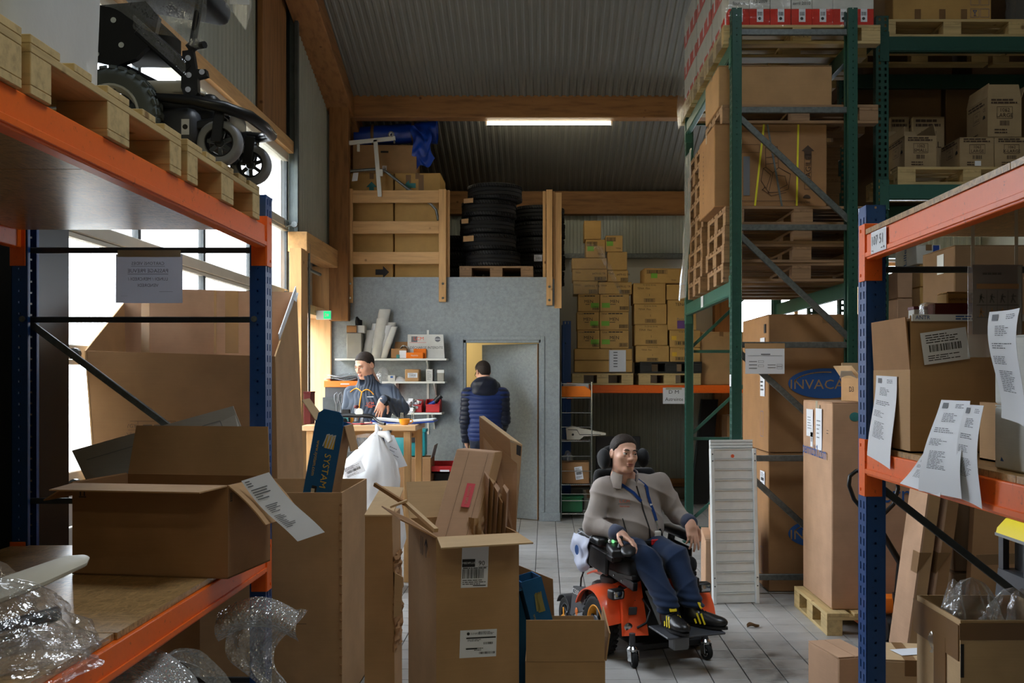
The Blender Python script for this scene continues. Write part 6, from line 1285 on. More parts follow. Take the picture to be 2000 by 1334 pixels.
for k in range(4):
    for zz, m in ((.005, 'poster_ink'), (-.042, 'poster_band')): strokes(sl, pz @ Matrix.Translation((-.054 + k * .035, zz, .002)), [[(-.006, -.014), (-.002, 0), (.0, .012)], [(.006, -.014), (-.002, 0)], [(-.004, .006), (.008, .002 * k)]], .004, m, 'pictogram')
for u in (1900, 1985): MB().bar(P(u, 522, 3.3) - o, V((xp(u, 3.3), 3.3, 2.224)) - o, .012, .001, (0, 1, 0)).build('tape', 'tape_clear', sl)
b6 = carton('open_carton', 'brown carton with hanging flap beside the hanging delivery notes, right rack', (1.40 + .15, 3.18, ZR), .22, .24, .19, 0, 'card', open_={'F': (172, .09)}, fl='card')
b7 = carton('carton', 'white carton with a blue and red stripe at the right frame edge, right rack', (1.335 + .17, 2.85, ZR), .32, .26, .19, 0, 'card_white', tape=None); FL7 = face('L', .32, .26, .19, .45, .5, 0, .001)
for c, m in (([(-.05, -.07), (-.02, -.07), (.05, .07), (.02, .07)], 'ink_red'), ([(-.075, -.07), (-.055, -.07), (.015, .07), (-.005, .07)], 'ink_blue')):
    mb = MB(); mb.bm.faces.new([mb.bm.verts.new(FL7 @ V((*p, .0008))) for p in c]); mb.build('stripe_print', m, b7)
prt(b7, face('F', .32, .26, .19, .3, .25, 0, .001), [(-.1, -.03, .1, .03)], 'ink_blue')
b8 = carton('carton', 'pale carton behind the long delivery note at the right frame edge', (1.33 + .17, 2.87, ZR + .192), .30, .24, .2, 0, 'card_white', tape=None)
# leaning flat cartons under the right rack
for k, (x, lb) in enumerate(((0, 'front'), (.10, 'rear'))):
    t = thing('flat_carton', '%s tall flat brown carton leaning behind the right blue post' % lb, 'flat carton', (xp(1757, 5.72) + .04 + .11 * k, 5.75 + .0 * k, 0))
    MB().slab([(0, 0, 0), (.075, 0, 0), (.075 + .16, .0, 1.16), (.0 + .16, .0, 1.16)], (.0, 1, 0), .28).build('body', 'card_dark' if k else 'card', t)
    MB().slab([(-.002, -.002, 0), (.01, -.002, 0), (.17, -.002, 1.162), (.158, -.002, 1.162)], (0, 1, 0), .283).build('edge', 'card_pink', t)
    MB().slab([(.07, -.003, .52), (-.0 + .069, -.003, .52), (.085, -.003, .64), (.155, -.003, .64)], (0, 1, 0), .1).build('tape', 'tape_brown', t)
big = thing('flat_carton', 'wide dark flat carton leaning right of the two tall flat ones', 'flat carton', (2.42, 5.68, 0)); MB().slab([(-.02, 0, 0), (.42, 0, 0), (.56, .2, 1.15), (.13, .2, 1.15)], (0, 1, 0), .06).build('body', 'card_dark', big); MB().slab([(.03, -.003, .58), (.47, .08, .58), (.48, .085, .64), (.04, .0, .64)], (0, -1, 0), .002).build('tape', 'tape_brown', big)
# floor scrubber
fs = thing('floor_scrubber', 'dark grey floor cleaning machine with a yellow lid at the right frame edge', 'cleaning machine', (2.50, 4.72, 0))
def ring(x0, x1, y0, y1, z): return [(x0, y0, z), (x1, y0, z), (x1, y1, z), (x0, y1, z)]
MB().loft([ring(-.25, .3, -.34, .28, .04), ring(-.245, .3, -.34, .28, .52), ring(-.235, .3, -.33, .26, .70)]).build('body', 'dark_plastic', fs)
MB().loft([ring(-.17, .28, -.28, .22, .70), ring(-.17, .28, -.28, .22, .86)]).build('recess', 'black_plastic', fs)
for y in (-.30, -.02, .24): MB().box((-.215, y, .78), (.03, .05, .17)).build('strut', 'dark_plastic', fs)
MB().loft([ring(-.24, .3, -.34, .28, .86), ring(-.235, .3, -.33, .27, .90), ring(-.2, .28, -.30, .25, .95), ring(-.12, .25, -.22, .18, .975)]).build('lid', 'yellow', fs, smooth=30); MB().box((-.238, -.03, .868), (.008, .62, .014)).build('lid_rim', 'grey_plastic', fs)
FSm = face('L', .495, .62, 1.0, .5, .54, 0, .002) @ Matrix.Translation((0, 0, 0)); FSm = Matrix.Translation((0, .0, 0)) @ FSm
text(fs, FSm @ Matrix.Translation((-.02, .085, .004)), '301787', .032, 'ink_white'); pl_ = paper(fs, FSm @ Matrix.Translation((-.02, -.02, 0)), .17, .13, 'label'); prt(pl_, FSm @ Matrix.Translation((-.02, -.02, .002)), [(-.085, .035, .085, .065)], 'ink_orange'); text(pl_, FSm @ Matrix.Translation((-.05, .0, .002)), 'LCM', .034, 'ink_blue')
for y in (-.22, .18): MB().cyl((-.22, y, .06), (-.17, y, .06), .06, 16).build('castor', 'black_plastic', fs, smooth=40)
# open box with plastic bags, small boxes on the floor
ob = carton('open_carton', 'taped open carton stuffed with clear plastic bags at the bottom right corner', (xp(1876, 3.59) + .20, 3.59 + .21, 0), .40, .42, .775, 0, 'card_light', open_={})
MB().box((-.203, .02, .69), (.004, .44, .13)).build('tape', 'tape_brown', ob); MB().box((0, -.213, .735), (.41, .004, .06)).build('tape', 'tape_brown', ob); MB().box((-.2035, -.03, .53), (.004, .11, .3)).build('tape', 'tape_brown', ob); MB().box((-.195, -.213, .63), (.012, .003, .12)).build('hand_slot', 'ink', ob)
pbg = thing('plastic_bags', 'clump of crumpled clear plastic bags bulging out of the bottom right carton', 'plastic bags', (xp(1876, 3.59) + .20, 3.80, .585))
for k, (x, y, r, h) in enumerate(((-.06, .02, .14, .30), (.08, -.02, .14, .27), (-.12, .05, .06, .29), (.15, .06, .08, .25))):
    MB().grid(lambda u, v: (x + r * (1 - v) ** .45 * math.cos(6.283 * u) * (1 + .5 * noise.noise((2.5 * math.cos(6.283 * u) + k, 2.5 * math.sin(6.283 * u), 4 * v))), y + r * (1 - v) ** .45 * math.sin(6.283 * u) * (1 + .5 * noise.noise((2.5 * math.cos(6.283 * u), 2.5 * math.sin(6.283 * u) + k, 4 * v))), h * v), 40, 16).build('bag', 'shrink', pbg, smooth=70)
carton('carton', 'small pale carton on the floor left of the right blue post', (xp(1622, 4.55) + .09, 4.72, 0), .17, .30, .37, 12, 'card_pink', tape=None)
sc = carton('carton', 'small carton with white paper on its top behind the right blue post', (xp(1735, 4.4) + .12, 4.55, 0), .25, .3, .40, -8, 'card_light'); paper(sc, face('T', .25, .3, .4, .6, .45, 20, .003), .14, .1, 'label')
# ============================================================ FOREGROUND CARTONS IN THE MIDDLE
# big open carton K1 with the blue box
kw, kd, kh = .70, .68, 1.085; KX = xp(668, 4.9)
k1 = carton('open_carton', 'big open brown carton on the floor holding the leaning blue box', (KX - kw / 2, 4.9 + kd / 2, 0), kw, kd, kh, 0, 'card', open_={}, th=.007)
mb = MB()
for k in range(22): mb.box((kw / 2 - .006, -kd / 2 - .002, .1 + k * .044), (.012, .006, .012), (0, 30, 0))
o_ = mb.build('crease', 'card_dark', k1); o_['kind'] = 'stuff'
MB().box((-.06, -kd / 2 - .002, .13), (.07, .003, .26)).build('tape', 'tape_brown', k1)
prt(k1, face('F', kw, kd, kh, .55, .45, 0, .001), [(-.2, .0, .1, .002), (-.1, -.05, .14, -.048)], 'ink_brown', 'scuff')
def blue_box(name, label, loc, rot, w, d, L, gold, wm='ink_white', side='card', open_top=True):
    t = thing(name, label, 'carton', loc, 0, None, rot); th = .005
    MB().box((0, -d / 2 + th / 2, L / 2), (w, th, L)).box((0, d / 2 - th / 2, L / 2), (w, th, L)).box((0, 0, th), (w, d, th)).box((-w / 2 + th / 2, 0, L / 2), (th, d - 2 * th, L)).box((w / 2 - th / 2, 0, L / 2), (th, d - 2 * th, L)).build('body', 'card_blue', t)
    MB().box((w / 2 + .001, 0, L / 2), (.002, d - .004, L - .004)).build('inner_side', side, t)
    Mf = Matrix.Translation((0, -d / 2, 0)) @ Matrix.Rotation(R(90), 4, 'X')
    prt(t, Mf @ Matrix.Translation((w * .13, L - .095, 0)), [(-w * .17, -.034, w * .17, .034)], gold, 'logo', .001)
    strokes(t, Mf @ Matrix.Translation((w * .08, L - .09, .001)), [[((-.025 + k * .017) * w / .15, -.03), ((-.012 + k * .017) * w / .15, .03), ((-.002 + k * .017) * w / .15, .034), ((-.008 + k * .014) * w / .15, -.036)] for k in range(3)], .005, wm, 'logo_strokes')
    text(t, Mf @ Matrix.Translation((w * .13, L - .245, 0)) @ Matrix.Rotation(R(-90), 4, 'Z'), 'SYSTAM', .048 * min(1, w / .12), gold, sx=1.05); text(t, Mf @ Matrix.Translation((-w * .27, L - .19, 0)) @ Matrix.Rotation(R(-90), 4, 'Z'), 'www.systam.com', .026 * min(1, w / .12), gold)
    return t, Mf
sb1, Mf = blue_box('blue_box', 'blue open box with yellow logo and white-gold lettering leaning in the big carton', (xp(603, 5.12), 5.15, .72), (3, 11.5, -8), .150, .13, .72, 'ink_gold')
tb = MB(); tb.slab([(-.07, -.064, .715), (.072, -.064, .715), (.066, -.064, .76), (.04, -.064, .785), (-.04, -.064, .785), (-.068, -.064, .76)], (0, 1, 0), .004); tb.build('tab', 'card_blue', sb1)
MB().slab([(-.078, -.06, .715), (-.078, .06, .715), (-.17, .05, .80), (-.17, -.05, .80)], (0, 0, 1), .005).build('flap', 'card_light', sb1)
MB().slab([(.076, -.06, .72), (.076, .06, .72), (.13, .055, .60), (.13, -.055, .60)], (1, 0, 0), .004).build('flap', 'card', sb1)
hs = MB().box(Mf @ V((-.02, .345, .001)), (.026, .004, .09)).build('hand_slot', 'ink', sb1); MB().box(Mf @ V((-.022, .33, .003)), (.018, .004, .09), (0, -4, 0)).build('strap', 'tape_clear', sb1)
# narrow tall carton K2 with a torn side
k2 = thing('tall_carton', 'narrow tall brown carton with a torn right side, between two open cartons', 'carton', (xp(712, 4.35) + .062, 4.42, 0))
MB().loft([[(-.062, -.07, 0), (.07, -.07, 0), (.07, .16, 0), (-.062, .16, 0)], [(-.062, -.07, .6), (.068, -.07, .6), (.068, .16, .6), (-.062, .16, .6)], [(-.06, -.07, 1.045), (.058, -.07, 1.045), (.06, .16, 1.05), (-.058, .16, 1.05)]]).build('body', 'card', k2)
MB().slab([(-.062, -.075, 1.045), (.06, -.075, 1.045), (.085, .10, 1.145), (-.02, .12, 1.15)], (0, 0, 1), .007).build('flap', 'card_light', k2)
MB().grid(lambda u, v: (.066 + .035 * abs(noise.noise((6 * u, 12 * v, 1))) , -.072 + .2 * u, .45 + .42 * v), 8, 26, .006).build('torn_edge', 'card_dark', k2)
MB().slab([(.066, -.074, .60), (.098, -.08, .62), (.108, -.08, .78), (.07, -.074, .80)], (0, 1, 0), .006).build('torn_flap', 'card_light', k2)
# tall carton K3 with flat cartons stuffed in
w3, d3, h3 = .305, .50, 1.09; a3 = 19
c3 = V((xp(852, 3.5), 3.5, 0)); k3c = c3 + Matrix.Rotation(R(a3), 3, 'Z') @ V((w3 / 2, d3 / 2, 0))
k3 = carton('open_carton', 'tall open carton with two white labels, stuffed with flattened boxes, centre', tuple(k3c), w3, d3, h3, a3, 'card', open_={})
flap(k3, 'F', w3, d3, h3, 97, .13, 'card_light', -.015); flap(k3, 'B', w3, d3, h3, 22, .15, 'card_light', .0); flap(k3, 'L', w3, d3, h3, 62, .13, 'card_dark', .05)
for u, v, ww, hh, sd in ((.46, .90, .098, .155, 1), (.50, .645, .135, .098, 2)):
    Mx = face('F', w3, d3, h3, u, v, -2, .0005); p = paper(k3, Mx, ww, hh, 'label'); Mx = Mx @ Matrix.Translation((0, 0, .001))
    if sd == 1:
        prt(p, Mx, [(-.047, -.004, -.0, .024)] + bars(.08, .034, 26, -.005, -.028) + lines(.088, .004, 1, 2, .8, 0, -.008) + lines(.088, .02, 3, 5, .4, 0, -.058) + [(-.005, -.072, .042, -.069), (.012, -.004, .047, -.003)], 'ink'); text(p, Mx @ Matrix.Translation((-.0235, .01, .0005)), 'MEDIPLUS', .0105, 'ink_white'); text(p, Mx @ Matrix.Translation((.024, .008, .0005)), '90', .024)
    else:
        prt(p, Mx, [(-.045, .018, .064, .023), (-.045, -.02, -.004, -.015)] + bars(.034, .008, 12, .036, .0) + bars(.06, .008, 20, .034, -.034) + lines(.08, .008, 2, 3, .4, -.0, .012) + lines(.05, .012, 2, 7, .4, .01, -.02) + lines(.06, .012, 3, 9, .4, .03, .037), 'ink'); text(p, Mx @ Matrix.Translation((-.012, .036, .0005)), 'SUNRISE', .0095, 'ink_grey')
        MB().lathe([(.0055, 0), (.0055, .0006)], 14, Mx @ Matrix.Translation((-.038, .036, 0))).build('emblem', 'ink', p)
text(k3, face('F', w3, d3, h3, .24, .975, 0, .001), '((', .03, 'ink_brown'); strokes(k3, face('L', w3, d3, h3, .6, .94, 0, .001), [[(-.05, -.03), (-.05, .03)], [(-.02, -.03), (-.02, .03)], [(.04, -.03), (.04, .03), (.02, .01)], [(.04, .03), (.06, .01)]], .008, 'ink', 'arrows')
wire = thing('cardboard_strip', 'thin torn cardboard strip sticking up from the tall carton, left side', 'cardboard strip', P(762, 985, 3.75)); o = V(wire.location)
MB().bar(P(732, 946, 3.85) - o, P(793, 985, 3.75) - o, .012, .014).build('strip', 'card_dark', wire); MB().bar(P(762, 990, 3.74) - o, P(795, 978, 3.75) - o, .03, .008).build('strip', 'card_light', wire); MB().bar(P(793, 983, 3.75) - o, P(852, 1036, 3.52) - o, .016, .014).build('strip', 'card_light', wire)
# flattened boxes in it
def plankbox(name, label, a, b, wv, tv, mat, side, cat='carton'):
    """long flat box from a (bottom centre) to b (top centre), width vector, thickness vector"""
    a, b, wv, tv = V(a), V(b), V(wv), V(tv); t = thing(name, label, cat, a); mb = MB(); r = []
    for p in (V((0, 0, 0)), b - a): r.append([p - wv / 2 - tv / 2, p + wv / 2 - tv / 2, p + wv / 2 + tv / 2, p - wv / 2 + tv / 2])
    mb.loft(r); bmesh.ops.bevel(mb.bm, geom=list(mb.bm.edges), offset=.004, affect='EDGES'); mb.build('body', mat, t)
    e = (b - a).normalized(); n = tv.normalized()
    MB().slab([wv / 2 + tv / 2 * .96, wv / 2 - tv / 2 * .96, b - a + wv / 2 - tv / 2 * .96, b - a + wv / 2 + tv / 2 * .96], wv, .003).build('side', side, t); return t
A, B = P(912, 1085, 3.63), P(938, 880, 3.86)
A = P(880, 1090, 3.62); B = P(937, 879, 3.90)
pb1 = plankbox('long_carton', 'long pale flat carton with a red print leaning in the tall open carton', A, B, (.150, -.02, -.012), (.03, .062, .0), 'card_pink', 'card')
ax = (B - A).normalized(); nn = V((-.02, -1, 0)).cross(ax)
u_ = V((.15, -.02, -.012)).normalized(); Mx = Matrix((u_, ax, u_.cross(ax))).transposed().to_4x4(); off = u_.cross(ax).normalized() * .036
Mr = Matrix.Translation((B - A) * .52 + off + u_ * .012) @ Mx
prt(pb1, Mr, outline(.034, .105, .0), 'ink_red'); prt(pb1, Mr, [(-.016, -.052, .016, .052)], 'ink_red', 'red_mark', .001); text(pb1, Mr @ Matrix.Rotation(R(90), 4, 'Z') @ Matrix.Translation((0, 0, .001)), 'TUBE SYSTEM', .013, 'card_pink'); prt(pb1, Matrix.Translation((B - A) * .5 + off) @ Mx, [(-.03, -.2, -.029, .2), (.045, -.2, .046, .2)], 'ink_brown', 'fold_line', .001)
A, B = P(985, 1085, 3.80), P(965, 855, 4.10)
t = thing('long_carton', 'tall folded carton with an open triangular end rising behind the pale flat one', 'carton', P(980, 1080, 3.85)); o = V(t.location); q = lambda px, py, Y: P(px, py, Y) - o
MB().slab([q(936, 815, 4.0), q(996, 860, 3.9), q(1010, 1060, 3.85), q(940, 1060, 3.95)], (0, 1, 0), .006).build('front_sheet', 'card_pink', t)
MB().slab([q(936, 813, 4.02), q(945, 812, 4.2), q(1020, 868, 4.08), q(996, 858, 3.92)], (0, 0, -1), .006).build('top_sheet', 'card_light', t)
MB().slab([q(996, 862, 3.92), q(1020, 870, 4.08), q(1006, 1060, 4.04), q(1000, 1060, 3.88)], (-1, 0, 0), .006).build('side_sheet', 'card', t)
MB().slab([q(937, 832, 3.985), q(968, 868, 3.94), q(1010, 905, 3.86), q(1008, 1060, 3.80), q(950, 1060, 3.92)], (0, -1, 0), .005).build('folded_sheet', 'card_pink', t)
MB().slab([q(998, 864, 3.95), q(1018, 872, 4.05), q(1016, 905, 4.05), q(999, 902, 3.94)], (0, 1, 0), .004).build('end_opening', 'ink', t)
for k in range(5):
    t = thing('cardboard_sheet', 'flattened corrugated sheet in the tall carton, %s from the left of the bundle' % ('first', 'second', 'third', 'fourth', 'fifth')[k], 'cardboard sheet', P(962 + 9 * k, 1090, 3.74)); o = V(t.location)
    dx = 9 * k; tp = [922, 932, 948, 968, 950][k]
    MB().slab([P(938 + dx, 1090, 3.74) - o, P(948 + dx, 1090, 3.70) - o, P(954 + dx, tp + 14, 3.72) - o, P(946 + dx, tp, 3.78) - o], (.02, 1, 0), .14).build('sheet', 'card_pink' if k % 2 == 0 else 'card', t)
cp = thing('crumpled_paper', 'crumpled brown packing paper between the flattened boxes', 'packing paper', P(930, 1040, 3.70)); MB().grid(lambda u, v: (.035 * math.cos(6.28 * u) * (1 - .3 * v) * (1 + .5 * noise.noise((3 * math.cos(6.28 * u), 3 * math.sin(6.28 * u), 5 * v))), .05 * math.sin(6.28 * u) * (1 + .5 * noise.noise((3 * math.cos(6.28 * u), 9, 5 * v))), -.10 + .16 * v), 22, 10).build('paper', 'card', cp, smooth=60)
# low carton K4 with a blue box
k4w, k4d, k4h = .285, .42, .64; x4 = xp(1026, 3.55)
k4 = carton('open_carton', 'open carton in front of the wheelchair with one tall raised flap and a blue box', (x4 + k4w / 2, 3.55 + k4d / 2, 0), k4w, k4d, k4h, 0, 'card', open_={})
flap(k4, 'F', k4w, k4d, k4h, 2, .148, 'card', .0); flap(k4, 'R', k4w, k4d, k4h, 8, .10, 'card', .0); flap(k4, 'B', k4w, k4d, k4h, 6, .06, 'card', .02); 
MB().lathe([(.006, 0), (.006, .001)], 10, face('F', k4w, k4d, k4h, .25, 1.19, 0, .008)).lathe([(.008, 0), (.008, .001)], 10, face('F', k4w, k4d, k4h, .78, 1.2, 0, .008)).build('scuff', 'card_light', k4)
bb, Mf = blue_box('blue_box', 'dull blue box with gold logo tilted inside the carton in front of the wheelchair', (xp(1092, 3.85), 3.83, .40), (-4, -14, 14), .080, .16, .50, 'ink_dim_gold', 'ink_dim_gold', 'card_blue')
MB().slab([(-.042, -.08, .47), (-.042, .08, .47), (-.15, .08, .47), (-.15, -.06, .47)], (0, 0, 1), .006).build('lid', 'card_blue', bb); MB().box((-.10, .03, .235), (.10, .14, .46)).build('second_compartment', 'card_blue', bb)
cs = thing('cardboard_sheet', 'brown cardboard sheet edge behind the blue box in the low carton', 'cardboard sheet', (xp(1048, 4.05), 4.07, .7)); o = V(cs.location); MB().slab([P(1006, 1101, 4.0) - o, P(1080, 1131, 4.0) - o, P(1086, 1300, 3.98) - o, P(1010, 1300, 3.98) - o], (0, -1, 0), .006).build('sheet', 'card_dark', cs)
# ============================================================ COUNTER, BAG AND THE THINGS ON IT
TX0, TX1, TYf, TYb, TZ = xp(590, 8.0), xp(812, 8.0), 8.0, 8.62, zp(831, 8.0)
ct = thing('work_counter', 'high pale wooden work counter in front of the standing man', 'table', ((TX0 + TX1) / 2, 8.3, 0))
MB().b2((TX0, TYf, TZ - .045), (TX1, TYb, TZ), .004).build('table_top', 'table_wood', ct, w=True)
for x, y in ((TX1 - .10, TYf + .02), (TX1 - .075, TYb - .09), (TX0 + .03, TYf + .02), (TX0 + .03, TYb - .09)): MB().b2((x, y, 0), (x + .055, y + .07, TZ - .045), .003).build('leg', 'pine_z', ct, w=True)
MB().b2((TX0 + .05, TYb - .07, TZ - .13), (TX1 - .08, TYb - .045, TZ - .045)).build('apron', 'pine_x', ct, w=True); MB().box((xp(688, TYf), TYf + .006, TZ - .055), (.012, .012, .03)).build('peg', 'pine_z', ct, w=True)
def tz(px, Y, dz=0): return (xp(px, Y), Y, TZ + dz)
cup = thing('coffee_cup', 'yellow-orange coffee cup at the right end of the counter', 'cup', tz(790, 8.1))
MB().lathe([(.024, 0), (.03, .004), (.042, .02), (.047, .05), (.044, .05), (.04, .022), (.02, .008)], 28).build('body', 'yellow_cup', cup, smooth=50); MB().tube([(.043, 0, .042), (.062, 0, .043), (.068, 0, .03), (.058, 0, .017), (.04, 0, .014)], .005, 8).build('handle', 'yellow_cup', cup, smooth=60)
for k, (px, Y, rz, ww, m) in enumerate(((722, 8.22, 8, .30, 'paper'), (752, 8.3, -6, .30, 'paper'), (690, 8.2, 20, .3, 'paper'))):
    t = thing('paper_sheet', 'white paper sheet lying on the counter, ' + ('in the middle', 'right of the middle', 'by the tangled cables')[k], 'paper', tz(px, Y, .001 + .002 * k), rz); MB().box((0, 0, .001), (ww, .21, .002)).build('sheet', m, t)
bd = thing('ring_binder', 'open blue document folder with rings on the counter behind the cup', 'folder', tz(775, 8.38)); MB().box((-.06, 0, .012), (.26, .3, .012), (0, 5, 0)).box((.2, 0, .012), (.26, .3, .012), (0, -4, 0)).build('cover', 'blue_plastic', bd); MB().box((-.06, -.005, .03), (.24, .28, .014), (0, 5, 0)).box((.2, -.005, .026), (.24, .28, .012), (0, -4, 0)).build('pages', 'ink_white', bd)
for x in (.04, .13): MB().tube([(x, -.02, .03), (x, -.02, .09), (x + .015, -.02, .09), (x + .015, -.02, .03)], .003, 6).build('ring', 'chrome', bd)
ar = thing('armrest_part', 'black wheelchair armrest lever with cable lying across the counter', 'wheelchair part', tz(705, 8.1))
MB().tube([(-.21, .05, .07), (-.1, .05, .075), (.06, .04, .07), (.11, .03, .06)], [.012, .018, .02, .012], 10).build('arm', 'black_plastic', ar, smooth=60); MB().tube([(.10, .03, .055), (.16, -.04, .02), (.21, -.09, .012)], .012, 8).build('lever', 'black_plastic', ar, smooth=60); MB().box((-.16, .0, .03), (.1, .06, .05), (0, 0, 12), .015).build('joystick', 'black_plastic', ar, smooth=60)
for c, m, k in (((0, 0), 'red_plastic', 0), ((.02, .01), 'black_plastic', 1), ((-.02, 0), 'red_plastic', 2)): MB().tube([(-.12 + c[0], -.01, .02), (-.05, -.03 - .01 * k, .01), (.04, -.02 + c[1], .01), (.09, .01, .015), (.07, .04, .03)], .004, 6).build('cable', m, ar, smooth=60)
MB().tube([(.02 * k, .0, .03) for k in (0, 1)], .03, 10).build('clamp', 'grey_plastic', ar); MB().lathe([(.03, -.006), (.035, 0), (.03, .006)], 14, Matrix.Translation((-.02, .04, .10)) @ Matrix.Rotation(R(80), 4, 'X')).build('cable_ring', 'white_plastic', ar)
pot = thing('tool_holder', 'dark pot of tools and pliers at the left end of the counter', 'pot', tz(663, 8.35)); MB().lathe([(.035, 0), (.04, .09), (.036, .09), (.03, .006)], 16).build('pot', 'black_plastic', pot)
for k, x in enumerate((-.02, .015)): MB().tube([(x, 0, .05), (x - .005, 0, .16), (x - .02, 0, .20), (x - .02, 0, .24), (x, 0, .26), (x + .012, 0, .23), (x + .004, 0, .17)], .006, 6).build('scissor_handle', 'grey_plastic', pot, smooth=60)
MB().box((.06, -.03, .06), (.07, .05, .12), None, .006).build('battery', 'black_plastic', pot); MB().box((.06, -.056, .05), (.05, .003, .06)).build('label', 'ink_teal', pot)
yb_ = thing('yellow_tape', 'small yellow tape dispenser on the counter beside the stamp', 'tape dispenser', tz(682, 8.35)); MB().box((0, 0, .03), (.07, .05, .06), None, .006).build('body', 'yellow_orange', yb_); MB().cyl((0, -.027, .035), (0, .027, .035), .02, 14).build('roll', 'tape_clear', yb_)
st_ = thing('rubber_stamp', 'rubber stamp with a grey handle and dark red top on the counter', 'stamp', tz(696, 8.3)); MB().box((0, 0, .01), (.06, .03, .02), None, .003).build('base', 'dark_plastic', st_); MB().lathe([(.018, .02), (.013, .05), (.02, .11), (.014, .13)], 14).build('handle', 'grey_plastic', st_, smooth=60); MB().lathe([(.012, .125), (.024, .14), (.018, .155)], 14).build('knob', 'maroon', st_, smooth=60)
# white bag hanging from the counter
wbg = thing('plastic_bag', 'bulging white plastic bag knotted at the counter edge in front', 'plastic bag', (xp(715, 7.75), 7.75, .25))
def sack(u, v):
    a = 2 * PI * u; prof = [(0, .30), (.15, .34), (.4, .33), (.62, .27), (.78, .2), (.9, .10), (1.0, .03)]
    for (v0, r0), (v1, r1) in zip(prof[:-1], prof[1:]):
        if v0 <= v <= v1: r = r0 + (r1 - r0) * (v - v0) / (v1 - v0)
    n = 1 + .14 * noise.noise((2 * math.cos(a), 2 * math.sin(a), 3 * v)) + .05 * noise.noise((6 * math.cos(a), 6 * math.sin(a), 5 * v))
    return (r * n * math.cos(a) * .95 + .10 * v * v - .04, r * n * math.sin(a) * .55 + .10 * v ** 3, .96 * v)
MB().grid(sack, 60, 26).build('bag', 'bag_white', wbg, smooth=70); MB().ell((.0, 0, .12), (.24, .14, .14)).build('contents', 'paper', wbg, smooth=60)
MB().tube([(.05, .1, .93), (.065, .12, .97), (.06, .16, 1.01), (.10, .14, .99)], [.035, .018, .03, .012], 10).tube([(.08, .10, .96), (.15, .08, .955), (.18, .06, .90)], [.02, .035, .02], 10).build('knot', 'bag_white', wbg, smooth=60)
MB().box((0, 0, -.12), (.5, .32, .25)).build('bottom', 'bag_white', wbg)
ship_label(wbg, Matrix.Translation((-.06, -.19, .70)) @ Matrix.Rotation(R(78), 4, 'X') @ Matrix.Rotation(R(25), 4, 'Z'), .16, .09, 4)
dc_ = thing('documents', 'white printed document hanging behind the bag from the counter', 'paper', (xp(762, 7.94), 7.94, .95)); MB().slab([(-.06, 0, .26), (.03, 0, .24), (.14, -.02, .0), (.02, -.02, -.03)], (0, 1, 0), .002).build('sheet', 'paper', dc_); prt(dc_, Matrix.Translation((.03, -.025, .1)) @ Matrix.Rotation(R(88), 4, 'X') @ Matrix.Rotation(R(-25), 4, 'Z'), lines(.1, .1, 4, 3, .2), 'ink_grey')
MB().box((-.01, .03, .27), (.03, .06, .02)).build('clip', 'black_steel', dc_)
gv = thing('grey_bag', 'thin grey plastic bag hanging flat below the counter edge', 'plastic bag', (xp(680, 7.97), 7.985, TZ - .05)); MB().grid(lambda u, v: (-.15 + .36 * u, -.01 * math.sin(8 * u), -.02 - .16 * v * (1 - .3 * u) + .01 * math.sin(9 * u)), 12, 6).build('bag', 'shrink', gv, smooth=60)
rbx_ = thing('maroon_box', 'dark maroon box at the left end of the counter beside the timber post', 'box', tz(604, 8.3)); MB().box((0, 0, .13), (.06, .15, .26), None, .004).build('body', 'card_maroon', rbx_); MB().box((0, 0, .263), (.064, .154, .012)).build('lid', 'card_maroon', rbx_)

lf = thing('dry_leaf', 'curled dry brown leaf lying on the floor tiles near the ramp', 'leaf', (P(1471, 1224, 6.58).x, 6.58, .001), 20)
MB().grid(lambda u, v: ((u - .5) * .09, (v - .5) * .05 * math.sin(PI * (.1 + .85 * u)), .002 + .02 * (2 * v - 1) ** 2 + .008 * math.sin(5 * u)), 10, 6, .001).build('blade', 'card_deep', lf, smooth=60)
# ============================================================ signed-distance bodies (meshed with surface nets)
A_ = np.array
def S_cap(a, b, ra, rb=None):
    a, b = A_(a, float), A_(b, float); rb = ra if rb is None else rb; ba = b - a; L2 = max(float(ba @ ba), 1e-12)
    def f(p):
        pa = p - a; t = np.clip(pa @ ba / L2, 0, 1); return np.sqrt(((pa - t[:, None] * ba) ** 2).sum(1)) - (ra + (rb - ra) * t)
    return f
def S_ell(c, r, rot=None):
    c, r = A_(c, float), A_(r, float); Rm = None if rot is None else np.array(Euler([R(x) for x in rot]).to_matrix())
    def f(p):
        q = p - c
        if Rm is not None: q = q @ Rm
        k0 = np.sqrt(((q / r) ** 2).sum(1)); k1 = np.sqrt(((q / r ** 2) ** 2).sum(1)); return k0 * (k0 - 1) / np.maximum(k1, 1e-9)
    return f
def S_box(c, h, r=.01, rot=None):
    c, h = A_(c, float), A_(h, float) - r; Rm = None if rot is None else np.array(Euler([R(x) for x in rot]).to_matrix())
    def f(p):
        q = p - c
        if Rm is not None: q = q @ Rm
        q = np.abs(q) - h; return np.sqrt((np.maximum(q, 0) ** 2).sum(1)) + np.minimum(q.max(1), 0) - r
    return f
def S_un(fs, k):
    def f(p):
        d = fs[0](p)
        for g in fs[1:]:
            e = g(p); h = np.clip(.5 + .5 * (e - d) / k, 0, 1); d = e * (1 - h) + d * h - k * h * (1 - h)
        return d
    return f
def S_sub(a, b, k):
    def f(p):
        d, e = a(p), -b(p); h = np.clip(.5 - .5 * (d - e) / k, 0, 1); return e * h + d * (1 - h) + k * h * (1 - h)
    return f
def S_xf(f, Mx):
    Mi = np.array(Mx.inverted()); Rm, T = Mi[:3, :3], Mi[:3, 3]
    return lambda p: f(p @ Rm.T + T)
